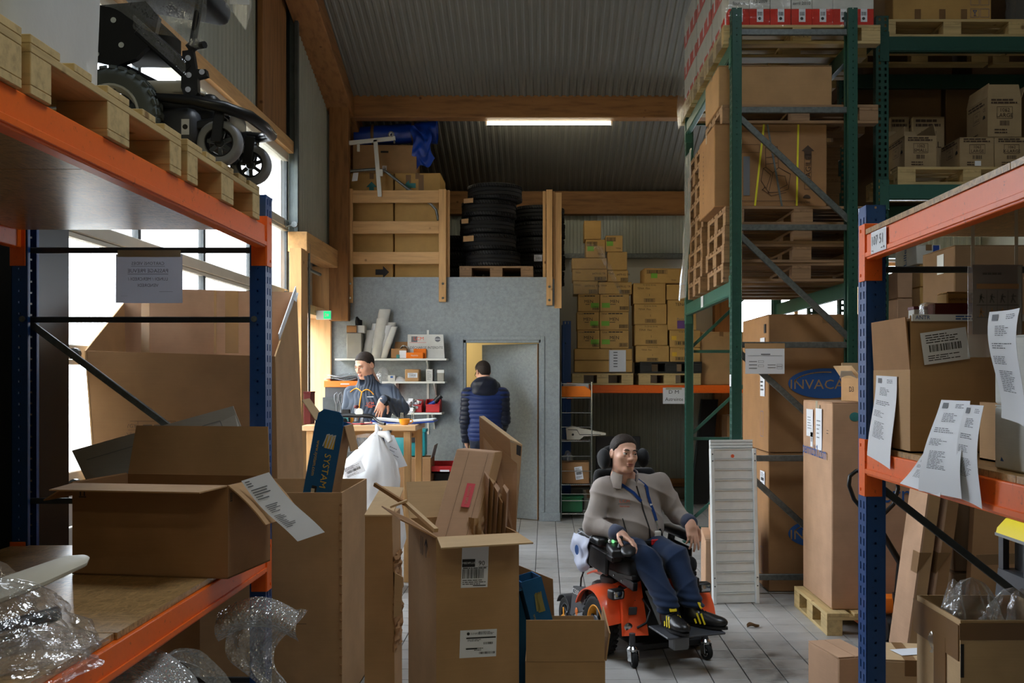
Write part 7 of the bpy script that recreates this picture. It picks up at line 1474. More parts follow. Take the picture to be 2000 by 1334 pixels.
def sdf_mesh(fn, lo, hi, res, name='body'):
    lo = A_(lo, float); hi = A_(hi, float); m = 6; cs = res * m; n = np.ceil((hi - lo) / cs).astype(int); N = n * m + 1
    ci = np.stack(np.meshgrid(*[np.arange(q) for q in n], indexing='ij'), -1).reshape(-1, 3)
    d = fn(lo + (ci + .5) * cs); ci = ci[np.abs(d) < cs * 1.25]
    off = np.stack(np.meshgrid(*[np.arange(m + 1)] * 3, indexing='ij'), -1).reshape(-1, 3)
    st = A_([N[1] * N[2], N[2], 1]); pid = np.unique(((ci[:, None, :] * m + off[None]) @ st).ravel())
    vals = np.ones(int(N[0] * N[1] * N[2]), np.float32); co = np.stack(np.unravel_index(pid, N), -1)
    ev = np.empty(len(pid), np.float32)
    for s in range(0, len(pid), 400000): ev[s:s + 400000] = fn(lo + co[s:s + 400000] * res)
    vals[pid] = ev
    off = np.stack(np.meshgrid(*[np.arange(m)] * 3, indexing='ij'), -1).reshape(-1, 3)
    cells = (ci[:, None, :] * m + off[None]).reshape(-1, 3); cid = cells @ st
    c8 = A_([(i, j, k) for i in (0, 1) for j in (0, 1) for k in (0, 1)]); cv = vals[cid[:, None] + (c8 @ st)[None]]
    act = (cv.min(1) < 0) & (cv.max(1) >= 0); cells, cid, cv = cells[act], cid[act], cv[act]
    acc = np.zeros((len(cid), 3)); cnt = np.zeros(len(cid))
    for a in range(8):
        for b in range(a + 1, 8):
            if np.abs(c8[a] - c8[b]).sum() != 1: continue
            x = (cv[:, a] < 0) != (cv[:, b] < 0); t = cv[:, a] / np.where(x, cv[:, a] - cv[:, b], 1)
            acc[x] += (c8[a] + t[x, None] * (c8[b] - c8[a])); cnt[x] += 1
    verts = lo + (cells + acc / cnt[:, None]) * res
    vid = np.full(len(vals), -1, np.int32); vid[cid] = np.arange(len(cid)); faces = []
    for ax in range(3):
        u, v = [(1, 2), (2, 0), (0, 1)][ax]; p0 = pid[(co[:, ax] < N[ax] - 1) & (co[:, u] > 0) & (co[:, v] > 0)]
        a, b = vals[p0] < 0, vals[p0 + st[ax]] < 0; x = a != b; p = p0[x]; fl_ = a[x]
        q = np.stack([vid[p - st[u] - st[v]], vid[p - st[v]], vid[p], vid[p - st[u]]], -1); ok = (q >= 0).all(1); q, fl_ = q[ok], fl_[ok]
        q[fl_] = q[fl_][:, ::-1]; faces.append(q)
    faces = np.concatenate(faces)
    me = bpy.data.meshes.new(name); me.vertices.add(len(verts)); me.vertices.foreach_set('co', verts.astype(np.float32).ravel())
    me.loops.add(len(faces) * 4); me.loops.foreach_set('vertex_index', faces.astype(np.int32).ravel()); me.polygons.add(len(faces))
    me.polygons.foreach_set('loop_start', np.arange(0, len(faces) * 4, 4, dtype=np.int32)); me.polygons.foreach_set('use_smooth', np.ones(len(faces), bool))
    me.update(calc_edges=True); return me
def sbuild(name, fn, lo, hi, res, mat, parent): return link(name, sdf_mesh(fn, lo, hi, res, name), mat, parent)
# ---- head: face towards -y, origin between the eyes and ears
def head_sdf(jaw=1.0, nose=1.0, neck=((0, .02, -.08), (0, .05, -.19)), nr=.054):
    sk = S_un([S_ell((0, .012, .035), (.073, .093, .082)), S_ell((0, -.028, -.038), (.057 * jaw, .060, .076)), S_ell((0, .0, -.03), (.066, .07, .07))], .03)
    ft = S_un([sk, S_ell((0, -.066, -.096), (.022 * jaw, .02, .018)), S_ell((.04, -.055, -.022), (.022, .022, .02)), S_ell((-.04, -.055, -.022), (.022, .022, .02)),
               S_cap((-.028, -.082, .020), (.028, -.082, .020), .010), S_cap((-.05 * jaw, -.005, -.07), (-.02, -.06, -.098), .016), S_cap((.05 * jaw, -.005, -.07), (.02, -.06, -.098), .016)], .02)
    for s in (-1, 1): ft = S_sub(ft, S_ell((s * .031, -.099, .001), (.018, .0165, .0128)), .012)
    ft = S_un([ft, S_cap((0, -.088, .010), (0, -.107 * nose, -.030), .007, .0115), S_ell((.011, -.096, -.034), (.009, .010, .008)), S_ell((-.011, -.096, -.034), (.009, .010, .008))], .010)
    lid = [S_ell((s * .031, -.0795, .0098), (.0155, .011, .0036), (14, 0, 0)) for s in (-1, 1)] + [S_ell((s * .031, -.0785, -.0092), (.015, .009, .0034)) for s in (-1, 1)]
    ft = S_un([ft] + lid, .005)
    ft = S_un([ft, S_ell((0, -.0895, -.0605), (.022, .010, .0052)), S_ell((0, -.0885, -.0705), (.019, .0105, .0062))], .006)
    ft = S_sub(ft, S_cap((-.022, -.096, -.0655), (.022, -.096, -.0655), .0022), .003)
    ears = [S_sub(S_ell((s * .077, .012, -.004), (.008, .020, .032), (12, 0, s * -16)), S_ell((s * .084, .008, .0), (.005, .010, .018)), .004) for s in (-1, 1)]
    ft = S_un([ft] + ears, .006)
    return S_un([ft, S_cap(neck[0], neck[1], nr, nr * 1.08)], .025)
def hair_sdf(g=.006, line=((-.1, .074), (-.07, .068), (-.045, .052), (-.03, .030), (-.012, .022), (-.004, -.006), (.022, -.002), (.035, -.03), (.06, -.055), (.1, -.062))):
    ys, zs = [a for a, _ in line], [b for _, b in line]; cr = S_un([S_ell((0, .012, .035), (.074, .093, .082)), S_ell((0, .028, -.02), (.060, .064, .06))], .02)
    def f(p):
        h = np.interp(p[:, 1], ys, zs); n = .0012 * np.sin(p[:, 0] * 420 + p[:, 2] * 160) * np.sin(p[:, 1] * 380)
        return np.maximum(cr(p) - np.clip((p[:, 2] - h) * .22 + .0016, .0006, g) + n, (h - p[:, 2]) * .8)
    return f
def face_parts(t, Mh, brow='brow', look=(0, 0)):
    for s in (-1, 1):
        e = MB().ell((0, 0, 0), (.0120, .0120, .0120), None, 16, 12); bmesh.ops.transform(e.bm, matrix=Mh @ Matrix.Translation((s * .031, -.0745, .0005)), verts=e.bm.verts); eo = e.build('eye', 'eye_white', t, smooth=180)
        i = MB().lathe([(.0058, 0), (.0052, .0016), (.001, .0022)], 14, Mh @ Matrix.Translation((s * .031, -.0745, .0005)) @ Matrix.Rotation(R(90), 4, 'X') @ Matrix.Rotation(R(look[0]), 4, 'Y') @ Matrix.Rotation(R(look[1]), 4, 'X') @ Matrix.Translation((0, 0, .0108))); i.build('iris', 'iris', eo, smooth=60)
        mb = MB().tube([Mh @ V((s * x, -.0945 + abs(x - .02) * .34, z)) for x, z in ((.012, .0215), (.024, .0245), (.036, .0245), (.047, .020))], [.0026, .0042, .0036, .0016], 6); mb.build('eyebrow', brow, t, smooth=60)
    mb = MB().ell(Mh @ V((0, -.0972, -.0605)), (.0195, .0026, .0042), Mh.to_3x3().to_4x4(), 14, 8); mb.build('upper_lip', 'lip', t, smooth=180)
    mb = MB().ell(Mh @ V((0, -.0968, -.0705)), (.0165, .0028, .0050), Mh.to_3x3().to_4x4(), 14, 8); mb.build('lower_lip', 'lip', t, smooth=180)
# ---- hand: frame at the wrist, x towards the thumb, y along the fingers, z out of the back of the hand
def hand_sdf(Mw, curl=(20, 25, 25, 30), spread=6, thumb=20, s=1.0):
    fs = [S_box((0 * s, .045 * s, -.003), (.038 * s, .046 * s, .013 * s), .012), S_cap((0, -.012, 0), (0, .025, 0), .026, .026)]
    palm = S_un(fs, .024); fing = []
    for k, (x, y, L, r) in enumerate(((.029, .088, .074, .0088), (.010, .093, .083, .0090), (-.010, .089, .076, .0086), (-.028, .078, .060, .0076))):
        p = V((x, y, 0)) * s; a = R(spread * (1.2 - .8 * k)); ang = 0; ch = []
        for q, (f, w) in enumerate(((.45, 1.0), (.30, .9), (.25, .8))):
            ang += R(curl[k]) * (.7 if q == 0 else 1.0); d = V((math.sin(a) * math.cos(ang), math.cos(a) * math.cos(ang), -math.sin(ang))); e = p + d * L * f * s
            ch.append(S_cap(p, e, r * w * s, r * w * .92 * s)); p = e
        fing.append(S_un(ch, .003))
    tb = R(thumb); p0 = V((.028, .012, -.004)) * s; p1 = p0 + V((.030, .028, -.012)) * s; p2 = p1 + V((.014 * math.cos(tb), .030, -.012 - .014 * math.sin(tb))) * s; p3 = p2 + V((.002, .024, -.010)) * s
    th_ = S_un([S_cap(p0, p1, .0135 * s, .0105 * s), S_cap(p1, p2, .0105 * s, .0095 * s), S_cap(p2, p3, .0092 * s, .0075 * s)], .004)
    def f(p):
        d = palm(p)
        for g in fing + [th_]:
            e = g(p); k = .007; h = np.clip(.5 + .5 * (e - d) / k, 0, 1); d = e * (1 - h) + d * h - k * h * (1 - h)
        return d
    return S_xf(f, Mw)
def frame_to(o, y, z):
    y = V(y).normalized(); z = V(z); z = (z - y * z.dot(y)).normalized(); x = y.cross(z); return Matrix.Translation(V(o)) @ Matrix((x, y, z)).transposed().to_4x4()
def wrinkle(f, amp, fr=1.0, sd=0.0):
    def g(p):
        x, y, z = p[:, 0] + sd, p[:, 1], p[:, 2]
        w = .5 * np.sin(7 * x * fr + 5 * y) + .6 * np.sin(4 * z * fr - 6 * x + 2)
        a = 1 - np.abs(np.sin(fr * (19 * z + 9 * x + 2.2 * w))) ; b = 1 - np.abs(np.sin(fr * (13 * z - 16 * x + 8 * y + 2.6 * w) + 1.1))
        m = np.clip(.5 + .9 * np.sin(fr * (6 * x - 5 * z + 7 * y) + 1.7 * w), 0, 1)
        return f(p) - amp * (a ** 2 * m + b ** 2 * (1 - m) - .35)
    return g
# ============================================================ POWERED WHEELCHAIR AND ITS USER
CH = (.615, 6.05, 0); CR = 20
pw = thing('power_wheelchair', 'black powered wheelchair with bright orange covers and headlights', 'wheelchair', CH, CR)
for s in (-1, 1):
    wheel(pw, (s * .305, 0, .18), (s, 0, 0), .18, .115, .088, 'rubber', 'yellow_orange', 'drive_wheel', 40, True, 5, 'dark_plastic')
    MB().lathe([(.02, .03), (.05, .036), (.055, .03), (.052, .02)], 18, Matrix.Translation((s * .305, 0, .18)) @ Matrix.Rotation(R(s * 90), 4, 'Y')).build('hub_cap', 'dark_plastic', pw, smooth=40)
    w = wheel(pw, (s * .30, .53, .118), (s, 0, 0), .118, .075, .06, 'rubber_grey' if 0 else 'rubber', 'dark_plastic', 'rear_castor', 32, False, 6, 'dark_plastic')
    mb = MB()
    for k in range(3): a = R(90 + 120 * k); mb.bar(V((s * .334, .53, .118)), V((s * .336, .53 + .05 * math.cos(a), .118 + .05 * math.sin(a))), .02, .006, (1, 0, 0), .002)
    mb.build('hub_emblem', 'yellow_orange', w)
    MB().grid(lambda u, v: (s * (.30 + .04 * (2 * v - 1)), .53 + .132 * math.cos(R(30 + 120 * u)), .12 + .132 * math.sin(R(30 + 120 * u))), 12, 3, .006).build('mudguard', 'dark_plastic', pw, smooth=50)
    # front castor
    cx, cy = s * .235, -.30; MB().cyl((cx, cy, .10), (cx, cy, .19), .018, 14).build('castor_stem', 'dark_plastic', pw, smooth=40); MB().lathe([(.022, .085), (.032, .09), (.034, .105), (.022, .118)], 18, Matrix.Translation((cx, cy, 0))).build('castor_collar', 'chrome', pw, smooth=40)
    for q in (-1, 1): MB().box((cx + q * .024, cy - .015, .065), (.005, .05, .06), (-10, 0, 0), .002).build('castor_fork', 'chrome', pw)
    wheel(pw, (cx, cy - .02, .044), (1, .15 * s, 0), .044, .026, .034, 'rubber', 'grey_plastic', 'front_castor', 24, False, 5)
    # headlights
    MB().box((s * .285, -.185, .395), (.085, .07, .06), (0, 0, -8 * s), .014, 3).build('headlight', 'black_plastic', pw, smooth=40); MB().box((s * .285, -.222, .395), (.06, .006, .042), (0, 0, -8 * s), .006, 2).build('lens', 'chrome', pw, smooth=40)
    # orange wings over the drive wheel
    def wing(u, v, s=s): a = R(8 + 150 * u); r = .205 + .012 * math.sin(PI * v); return (s * (.215 + .15 * v), .01 + r * 1.02 * -math.cos(a) * (1.0 if a < PI / 2 else 1.25), .185 + r * math.sin(a) * (1.0 if a < PI / 2 else 1.0) + .02 * (1 - v))
    MB().grid(wing, 20, 6, .008).build('wheel_cover', 'orange_gloss', pw, smooth=60)
    MB().slab([(s * .315, .13, .12), (s * .315, .42, .15), (s * .30, .40, .33), (s * .30, .2, .36), (s * .315, .16, .25)], (s, 0, 0), .02).build('side_panel', 'dark_plastic', pw)
    MB().box((s * .336, .26, .17), (.006, .16, .05), (-18, 0, 0), .01, 2).build('panel_trim', 'grey_plastic', pw, smooth=40); MB().ell((s * .338, .30, .19), (.004, .022, .026)).build('orange_reflector', 'orange_plastic', pw, smooth=60)
    MB().slab([(s * .10, -.10, .44), (s * .25, -.16, .40), (s * .27, -.235, .16), (s * .13, -.27, .16)], (0, -1, .3), .03).build('front_cover', 'orange_gloss', pw)
    MB().box((s * .20, -.232, .30), (.05, .01, .05), (14, 0, 10 * s), .004).build('cover_slot', 'dark_plastic', pw); MB().lathe([(.026, 0), (.028, .008), (.018, .012)], 18, Matrix.Translation((s * .235, -.24, .21)) @ Matrix.Rotation(R(90), 4, 'X')).build('reflector_lamp', 'chrome', pw, smooth=40)
    MB().tube([(s * .18, .10, .43), (s * .19, -.02, .40), (s * .18, -.16, .33), (s * .17, -.22, .25)], .012, 8).build('gas_spring', 'steel_dark', pw, smooth=40)
    MB().box((s * .20, -.215, .08), (.03, .02, .03)).build('yellow_tag', 'yellow', pw)
    MB().tube([(s * .12, -.2, .36), (s * .10, -.26, .30), (s * .14, -.29, .24), (s * .19, -.27, .21)], .008, 6).build('cable', 'black_plastic', pw, smooth=60)
    MB().bar((s * .215, .26, .50), (s * .20, -.27, .445), .03, .05, (0, 0, 1), .004).build('seat_rail', 'black_steel', pw)
    for k in range(4): MB().cyl((s * .231, .18 - .11 * k, .495 - .011 * k), (s * .236, .18 - .11 * k, .495 - .011 * k), .006, 8).build('rail_bolt', 'chrome', pw)
    # armrests
    MB().box((s * .29 - .02, .10, .685), (.075, .34, .05), (3, 0, 0), .018, 3).build('armrest_pad', 'black_plastic', pw, smooth=40); MB().bar((s * .27 - .02, .2, .48), (s * .285 - .02, .18, .67), .04, .03, (0, 1, 0), .004).build('armrest_post', 'black_steel', pw); MB().box((s * .275 - .02, .06, .56), (.025, .30, .14), (4, 0, 0), .01).build('side_guard', 'black_plastic', pw)
text(pw, Matrix.Translation((-.338, .31, .31)) @ Matrix.Rotation(R(-90), 4, 'Z') @ Matrix.Rotation(R(90), 4, 'X'), 'C500', .05, 'ink_white'); text(pw, Matrix.Translation((-.338, .25, .265)) @ Matrix.Rotation(R(-90), 4, 'Z') @ Matrix.Rotation(R(90), 4, 'X'), 'Corpus', .022, 'ink_gold')
MB().grid(lambda u, v: (-.22 + .44 * u, .42 - .45 * v, .40 + .05 * math.sin(PI * v) + .012 * math.sin(6 * PI * u)), 24, 12, .01).build('rear_cover', 'orange_gloss', pw, smooth=60)
for x in (-.2, -.12, .12, .2): MB().box((x, .20, .452), (.035, .07, .012), (6, 0, 0), .004).build('cover_slot', 'dark_plastic', pw)
MB().box((0, .12, .22), (.40, .62, .28), None, .04, 2).build('base', 'black_plastic', pw, smooth=40); MB().box((0, -.26, .10), (.46, .05, .05), None, .012).build('castor_beam', 'black_steel', pw)
MB().box((0, .05, .40), (.16, .22, .14), None, .03).build('seat_lift', 'black_plastic', pw); MB().box((-.2, .07, .43), (.09, .13, .07), (0, -20, 20), .02, 2).build('actuator_housing', 'black_plastic', pw, smooth=40)
MB().box((-.01, -.01, .475), (.42, .52, .03), (-5, 0, 0), .006).build('seat_pan', 'black_steel', pw); MB().box((-.01, -.02, .53), (.45, .50, .10), (-4, 0, 0), .04, 3).build('seat_cushion', 'seat_cloth', pw, smooth=50)
MB().box((-.01, .335, .82), (.42, .09, .52), (10, 0, 0), .04, 3).build('backrest', 'seat_cloth', pw, smooth=50)
for c, r_ in (((-.08, .235, 1.16), (.15, .05, .075)), ((-.205, .175, 1.15), (.035, .07, .065)), ((.06, .175, 1.15), (.03, .07, .06))): MB().ell(c, r_).build('headrest_pad', 'seat_cloth', pw, smooth=60)
MB().cyl((-.05, .29, 1.13), (-.03, .34, .95), .012, 8).build('headrest_post', 'black_steel', pw)
# joystick box
MB().box((-.275, -.16, .645), (.085, .17, .05), (8, 0, -10), .016, 3).build('joystick_box', 'black_plastic', pw, smooth=40); MB().lathe([(.022, 0), (.016, .02), (.008, .04), (.013, .06), (.006, .066)], 14, Matrix.Translation((-.26, -.20, .668))).build('joystick', 'black_plastic', pw, smooth=40)
MB().ell((-.245, -.27, .66), (.045, .07, .022), (18, 0, -25)).build('control_panel', 'black_plastic', pw, smooth=60); MB().box((-.27, -.05, .60), (.07, .26, .04), (4, 0, 0), .01).build('joystick_arm', 'black_steel', pw)
for k in range(3): MB().box((-.29 + .022 * k, -.105, .688), (.014, .02, .02), None, .004).build('indicator', 'led_green' if k == 1 else 'white_plastic', pw)
# footplate and leg rest
MB().box((.0, -.515, .240), (.36, .24, .012), (3, 0, 0), .004).build('footplate', 'dark_plastic', pw); MB().box((-.0, -.42, .17), (.10, .07, .12), None, .008).build('leg_rest_bracket', 'grey_plastic', pw); MB().bar((0, -.30, .42), (0, -.44, .24), .10, .05, (0, 1, 0), .01).build('leg_rest', 'black_steel', pw); MB().slab([(-.14, -.27, .42), (-.09, -.29, .42), (-.06, -.42, .23), (-.10, -.40, .22)], (1, 0, 0), .02).build('link_plate', 'grey_plastic', pw)
# strap, belt and the pouch hanging on the armrest
MB().tube([(-.26, .24, .50), (-.30, .26, .46), (-.315, .28, .40), (-.31, .30, .34)], .006, 6).build('strap', 'black_cloth', pw, smooth=60); MB().tube([(-.20, .10, .63), (-.10, -.06, .655), (.05, -.06, .66), (.2, .1, .63)], .016, 6).build('seat_belt', 'black_cloth', pw, smooth=60); MB().box((.02, -.078, .662), (.05, .016, .035), (0, 0, 0), .005).build('belt_buckle', 'red_plastic', pw)
ph = thing('pouch', 'pale lilac drawstring pouch with a blue logo hanging off the left armrest', 'pouch', V(CH) + Matrix.Rotation(R(CR), 3, 'Z') @ V((-.345, .12, .56)), CR)
MB().grid(lambda u, v: (-.03 + .03 * noise.noise((3 * u, 3 * v, 1)) - .02 * math.sin(PI * v), .13 - .25 * u, .135 - (.17 + .05 * math.sin(PI * u)) * v), 14, 12, .006).build('bag', 'bag_lilac', ph, smooth=60)
MB().lathe([(.03, 0), (.03, .002), (.025, .002), (.025, 0)], 20, Matrix.Translation((-.062, .0, .05)) @ Matrix.Rotation(R(-90), 4, 'Y')).build('logo', 'ink_blue', ph); text(ph, Matrix.Translation((-.064, .0, .05)) @ Matrix.Rotation(R(-90), 4, 'Z') @ Matrix.Rotation(R(90), 4, 'X'), 'INV', .02, 'ink_blue')
MB().tube([(-.02, -.1, .13), (.03, -.05, .16), (.03, .05, .16), (-.02, .1, .13)], .004, 6).build('cord', 'bag_lilac', ph)
# ---- the user
m1 = thing('person', 'seated man with short dark hair in a grey-brown fleece and navy trousers', 'person', CH, CR)
HC = V((-.105, .10, 1.185)); Mh = Matrix.Translation(HC) @ Matrix.Rotation(R(3), 4, 'Z') @ Matrix.Rotation(R(5), 4, 'Y') @ Matrix.Rotation(R(-2), 4, 'X')
shL, shR = (-.215, .165, .965), (.155, .135, .985); elL, elR = (-.325, .08, .755), (.265, .10, .79); wrL, wrR = (-.235, -.13, .735), (.232, -.13, .775)
hL = frame_to(wrL, (.42, -.80, -.36), (.15, .25, .95)); hR = frame_to(wrR, (-.05, -.42, -.90), (.05, -.90, .42))
knL, knR = (-.115, -.235, .59), (.075, -.235, .59); anL, anR = (-.085, -.45, .335), (.075, -.43, .34)
body = S_un([S_xf(head_sdf(), Mh), S_cap((-.06, .13, 1.02), (-.03, .15, .95), .06, .10), S_ell((-.03, .15, .84), (.16, .10, .2)), S_ell((-.02, .13, .65), (.15, .11, .1)),
             S_cap(shL, elL, .045, .038), S_cap(elL, wrL, .036, .026), S_cap(shR, elR, .045, .038), S_cap(elR, wrR, .036, .026),
             S_cap((-.10, .12, .62), knL, .06, .05), S_cap((.07, .12, .62), knR, .06, .05), S_cap(knL, anL, .045, .035), S_cap(knR, anR, .045, .035)], .03)
hands = [hand_sdf(hL, (14, 22, 26, 30), 9, 10), hand_sdf(hR @ Matrix.Diagonal((-1, 1, 1, 1)), (10, 18, 24, 30), 4, 30)]
bfun = S_un([body] + hands, .012)
me = sdf_mesh(bfun, (-.42, -.60, .24), (.36, .32, 1.34), .0038, 'body'); link('body', me, 'skin', m1)
face_parts(m1, Mh, look=(18, 0)); sbuild('hair', S_xf(hair_sdf(.0055), Mh), HC - V((.13, .14, .12)), HC + V((.13, .15, .16)), .0035, 'hair', m1)
jk = S_un([S_ell((-.03, .145, .86), (.190, .128, .20)), S_ell((-.02, .115, .72), (.185, .150, .16)), S_cap(shL, shR, .066), S_cap((-.075, .14, .98), (-.09, .135, 1.01), .06, .05)], .05)
slv = [S_un([S_cap(shL, elL, .068, .058), S_cap(elL, A_(wrL) * .92 + A_(elL) * .08, .058, .042)], .02), S_un([S_cap(shR, elR, .068, .058), S_cap(elR, A_(wrR) * .9 + A_(elR) * .1, .058, .043)], .02)]
jk = S_un([jk] + slv, .035); nk = S_xf(S_cap((0, .02, -.05), (0, .04, -.2), .062), Mh)
jfun = wrinkle(jk, .010, 1.0); jcut = lambda p: np.maximum(np.maximum(jfun(p), (.625 - p[:, 2]) * .9), -nk(p))
sbuild('fleece_jacket', jcut, (-.44, -.24, .58), (.38, .34, 1.12), .0045, 'fleece', m1)
for s, (e, w_) in ((0, (elL, wrL)), (1, (elR, wrR))):
    e, w_ = V(e), V(w_); d = (w_ - e).normalized(); MB().tube([w_ - d * .055, w_ - d * .05, w_ - d * .02, w_ + d * .012, w_ + d * .016], [.044, .049, .047, .041, .036], 20).build('cuff', 'navy_cuff', m1, smooth=60)
def colring(r0, r1, z0, z1, dr):
    def fn(u, v):
        a = R(-148 + 296 * u); e = abs(2 * u - 1) ** 4; r = r0 + (r1 - r0) * v + dr + .016 * e * v
        return (-.095 + .004 * v + r * math.sin(a), .127 - .008 * v + r * math.cos(a) * .95, z0 + (z1 - z0) * v + .012 * math.cos(a) - .012 * e * v)
    return fn
MB().grid(colring(.092, .073, .985, 1.082, .004), 40, 8, .006).build('collar', 'fleece', m1, smooth=60); MB().grid(colring(.090, .072, .99, 1.080, -.004), 40, 8, .003).build('collar_lining', 'navy_cuff', m1, smooth=60)
def onf(x, z, y0=-.12): # point on the jacket front by marching
    p = np.array([[x, y0 - .1, z]]); 
    for _ in range(60): p[0, 1] += max(float(jfun(p)[0]) * .8, .0002) if float(jfun(p)[0]) > 5e-4 else 0
    return V(p[0])
zpts = [onf(-.045 + .06 * t_, .99 - .33 * t_) + V((0, -.003, 0)) for t_ in [k / 14 for k in range(15)]]
MB().tube(zpts, .0045, 6).build('zip', 'ink', m1, smooth=60); MB().tube([onf(-.15 + .02 * t_, .80 - .10 * t_) + V((0, -.002, 0)) for t_ in [k / 6 for k in range(7)]], .0035, 6).build('pocket_zip', 'ink', m1)
def dec(x, z): p = onf(x, z); q = onf(x + .02, z); r_ = onf(x, z + .02); X = (q - p).normalized(); Z = X.cross((r_ - p).normalized()).normalized(); Yv = Z.cross(X); return Matrix.Translation(p + Z * .003) @ Matrix((X, Yv, Z)).transposed().to_4x4()
Dm = dec(-.128, .885); text(m1, Dm @ Matrix.Translation((0, .016, 0)), 'L.C.M', .026, 'ink_orange', name='embroidery'); text(m1, Dm @ Matrix.Translation((0, -.014, 0)), 'Services', .018, 'ink_orange', name='embroidery'); prt(m1, Dm, [(-.04, -.001, .04, .0015)], 'ink_grey', 'embroidery_line')
ln = thing('lanyard', 'blue neck lanyard with a white earphone case hanging on the seated man', 'lanyard', CH, CR)
pL = [onf(-.135, 1.0) + V((0, -.004, 0)), onf(-.07, .95) + V((0, -.004, 0)), onf(-.03, .90) + V((0, -.005, 0))]; pR = [Mh @ V((.066, .0, -.13)), onf(.02, .985) + V((0, -.004, 0)), onf(.025, .93) + V((0, -.004, 0)), onf(.04, .87) + V((0, -.004, 0)), onf(.055, .82) + V((0, -.005, 0)), onf(.062, .78) + V((0, -.006, 0))]
for pts in (pL, pR):
    def rb_(u, v, pts=pts):
        x = u * (len(pts) - 1); i = min(int(x), len(pts) - 2); f = x - i; p = pts[i] * (1 - f) + pts[i + 1] * f; d = (pts[i + 1] - pts[i]).normalized(); w = d.cross(V((0, -1, 0))).normalized(); return p + w * .018 * (v - .5) + V((0, -.003, 0))
    MB().grid(rb_, 24, 1, .002).build('ribbon', 'lanyard', ln)
e0 = pR[-1]; MB().tube([e0, e0 + V((.004, -.006, -.03)), e0 + V((.006, -.006, -.055))], .005, 8).build('hook', 'chrome', ln); MB().box(e0 + V((.0, -.012, -.088)), (.048, .02, .058), (6, 0, 0), .009, 3).build('earphone_case', 'white_plastic', ln, smooth=40); MB().bar(e0 + V((.02, -.006, -.05)), e0 + V((.045, -.004, -.115)), .012, .004, (0, -1, 0)).build('strap_end', 'black_cloth', ln); MB().box(pR[3], (.02, .006, .024), None, .003).build('clasp', 'ink_white', ln)
# trousers and shoes
tr = S_un([S_ell((-.015, .12, .615), (.185, .15, .095)), S_cap((-.10, .12, .62), knL, .092, .078), S_cap((.07, .12, .62), knR, .092, .078)], .03)
sh_ = S_un([S_cap(knL, A_(anL) + A_((0, .0, .035)), .076, .066), S_cap(knR, A_(anR) + A_((0, 0, .035)), .076, .066)], .006)
trf = S_un([tr, sh_], .022); trw = wrinkle(trf, .012, .9, .3)
def trh(p): return trw(p) + .006 * np.sin(p[:, 2] * 150 + 12 * p[:, 0]) * np.clip((.47 - p[:, 2]) * 8, 0, 1)
sbuild('trousers', trh, (-.24, -.56, .28), (.21, .30, .74), .0045, 'jeans', m1)
def shoe(parent, ank, yaw, mat='shoe', stripes='yellow', sole_z=.248, L=.27):
    M0 = Matrix.Translation((ank[0], ank[1], sole_z)) @ Matrix.Rotation(R(yaw), 4, 'Z')
    f = S_un([S_ell((0, -.115, .036), (.047, .075, .034)), S_ell((0, -.03, .045), (.040, .085, .042)), S_ell((0, .03, .052), (.036, .045, .05)), S_cap((0, .02, .06), (0, .03, .105), .040, .042)], .03)
    g = lambda p: np.maximum(f(p), .010 - p[:, 2]); o = sbuild('shoe', S_xf(g, M0), V((ank[0], ank[1], sole_z)) - V((.22, .22, .02)), V((ank[0], ank[1], sole_z)) + V((.22, .22, .15)), .004, mat, parent)
    MB().prism([(.0 + .046 * math.cos(a) * (1 if math.sin(a) < 0 else .85), -.05 + .142 * math.sin(a)) for a in [2 * PI * k / 28 for k in range(28)]], .014, M0).build('sole', 'black_plastic', o)
    if stripes:
        for s in (-1, 1):
            for k in range(3): MB().bar(M0 @ V((s * .0475, -.075 + .026 * k, .022)), M0 @ V((s * .034, -.045 + .026 * k, .078)), .010, .004, (M0.to_3x3() @ V((s, 0, .3))), .001).build('stripe', stripes, o)
        MB().box(M0 @ V((0, -.028, .118)), (.045, .006, .04), (M0 @ Matrix.Rotation(R(-30), 4, 'X')).to_3x3().to_4x4(), .004).build('tongue', stripes, o)
        for k in range(4): MB().tube([M0 @ V((-.026, -.075 + .02 * k, .068 + .007 * k)), M0 @ V((0, -.078 + .02 * k, .080 + .007 * k)), M0 @ V((.026, -.075 + .02 * k, .068 + .007 * k))], .003, 6).build('lace', 'black_cloth', o)
    return o
shoe(m1, (anL[0], anL[1] - .03), 2); shoe(m1, (anR[0] + .01, anR[1] - .035), 38)
# ============================================================ THE MAN BEHIND THE COUNTER
m2 = thing('person', 'standing man in a slate quilted jacket with an orange zip behind the counter', 'person', (-1.60, 9.05, 0), 0)
HC = V((-.035, -.04, 1.765)); Mh = Matrix.Translation(HC) @ Matrix.Rotation(R(-32), 4, 'Z') @ Matrix.Rotation(R(20), 4, 'X')
shL, shR = (-.165, .05, 1.50), (.185, .0, 1.52); elL, wrL = (-.215, -.02, 1.24), (-.20, -.28, 1.285); elR, wrR = (.30, -.11, 1.375), (.180, -.33, 1.455)
hR = frame_to(wrR, (-.34, -.12, -.93), (.1, -.98, .1)); hL = frame_to(wrL, (.2, -.95, -.2), (0, -.1, 1))
body = S_un([S_xf(head_sdf(1.06), Mh), S_ell((0, .03, 1.35), (.16, .1, .22)), S_ell((0, .04, 1.05), (.14, .1, .14)), S_cap(shL, elL, .045, .038), S_cap(elL, wrL, .036, .027), S_cap(shR, elR, .045, .038), S_cap(elR, wrR, .036, .027),
             S_cap((-.09, .04, 1.0), (-.10, .03, .52), .075, .055), S_cap((.09, .04, 1.0), (.10, .03, .52), .075, .055), S_cap((-.10, .03, .52), (-.10, .06, .1), .05, .04), S_cap((.10, .03, .52), (.10, .06, .1), .05, .04)], .03)
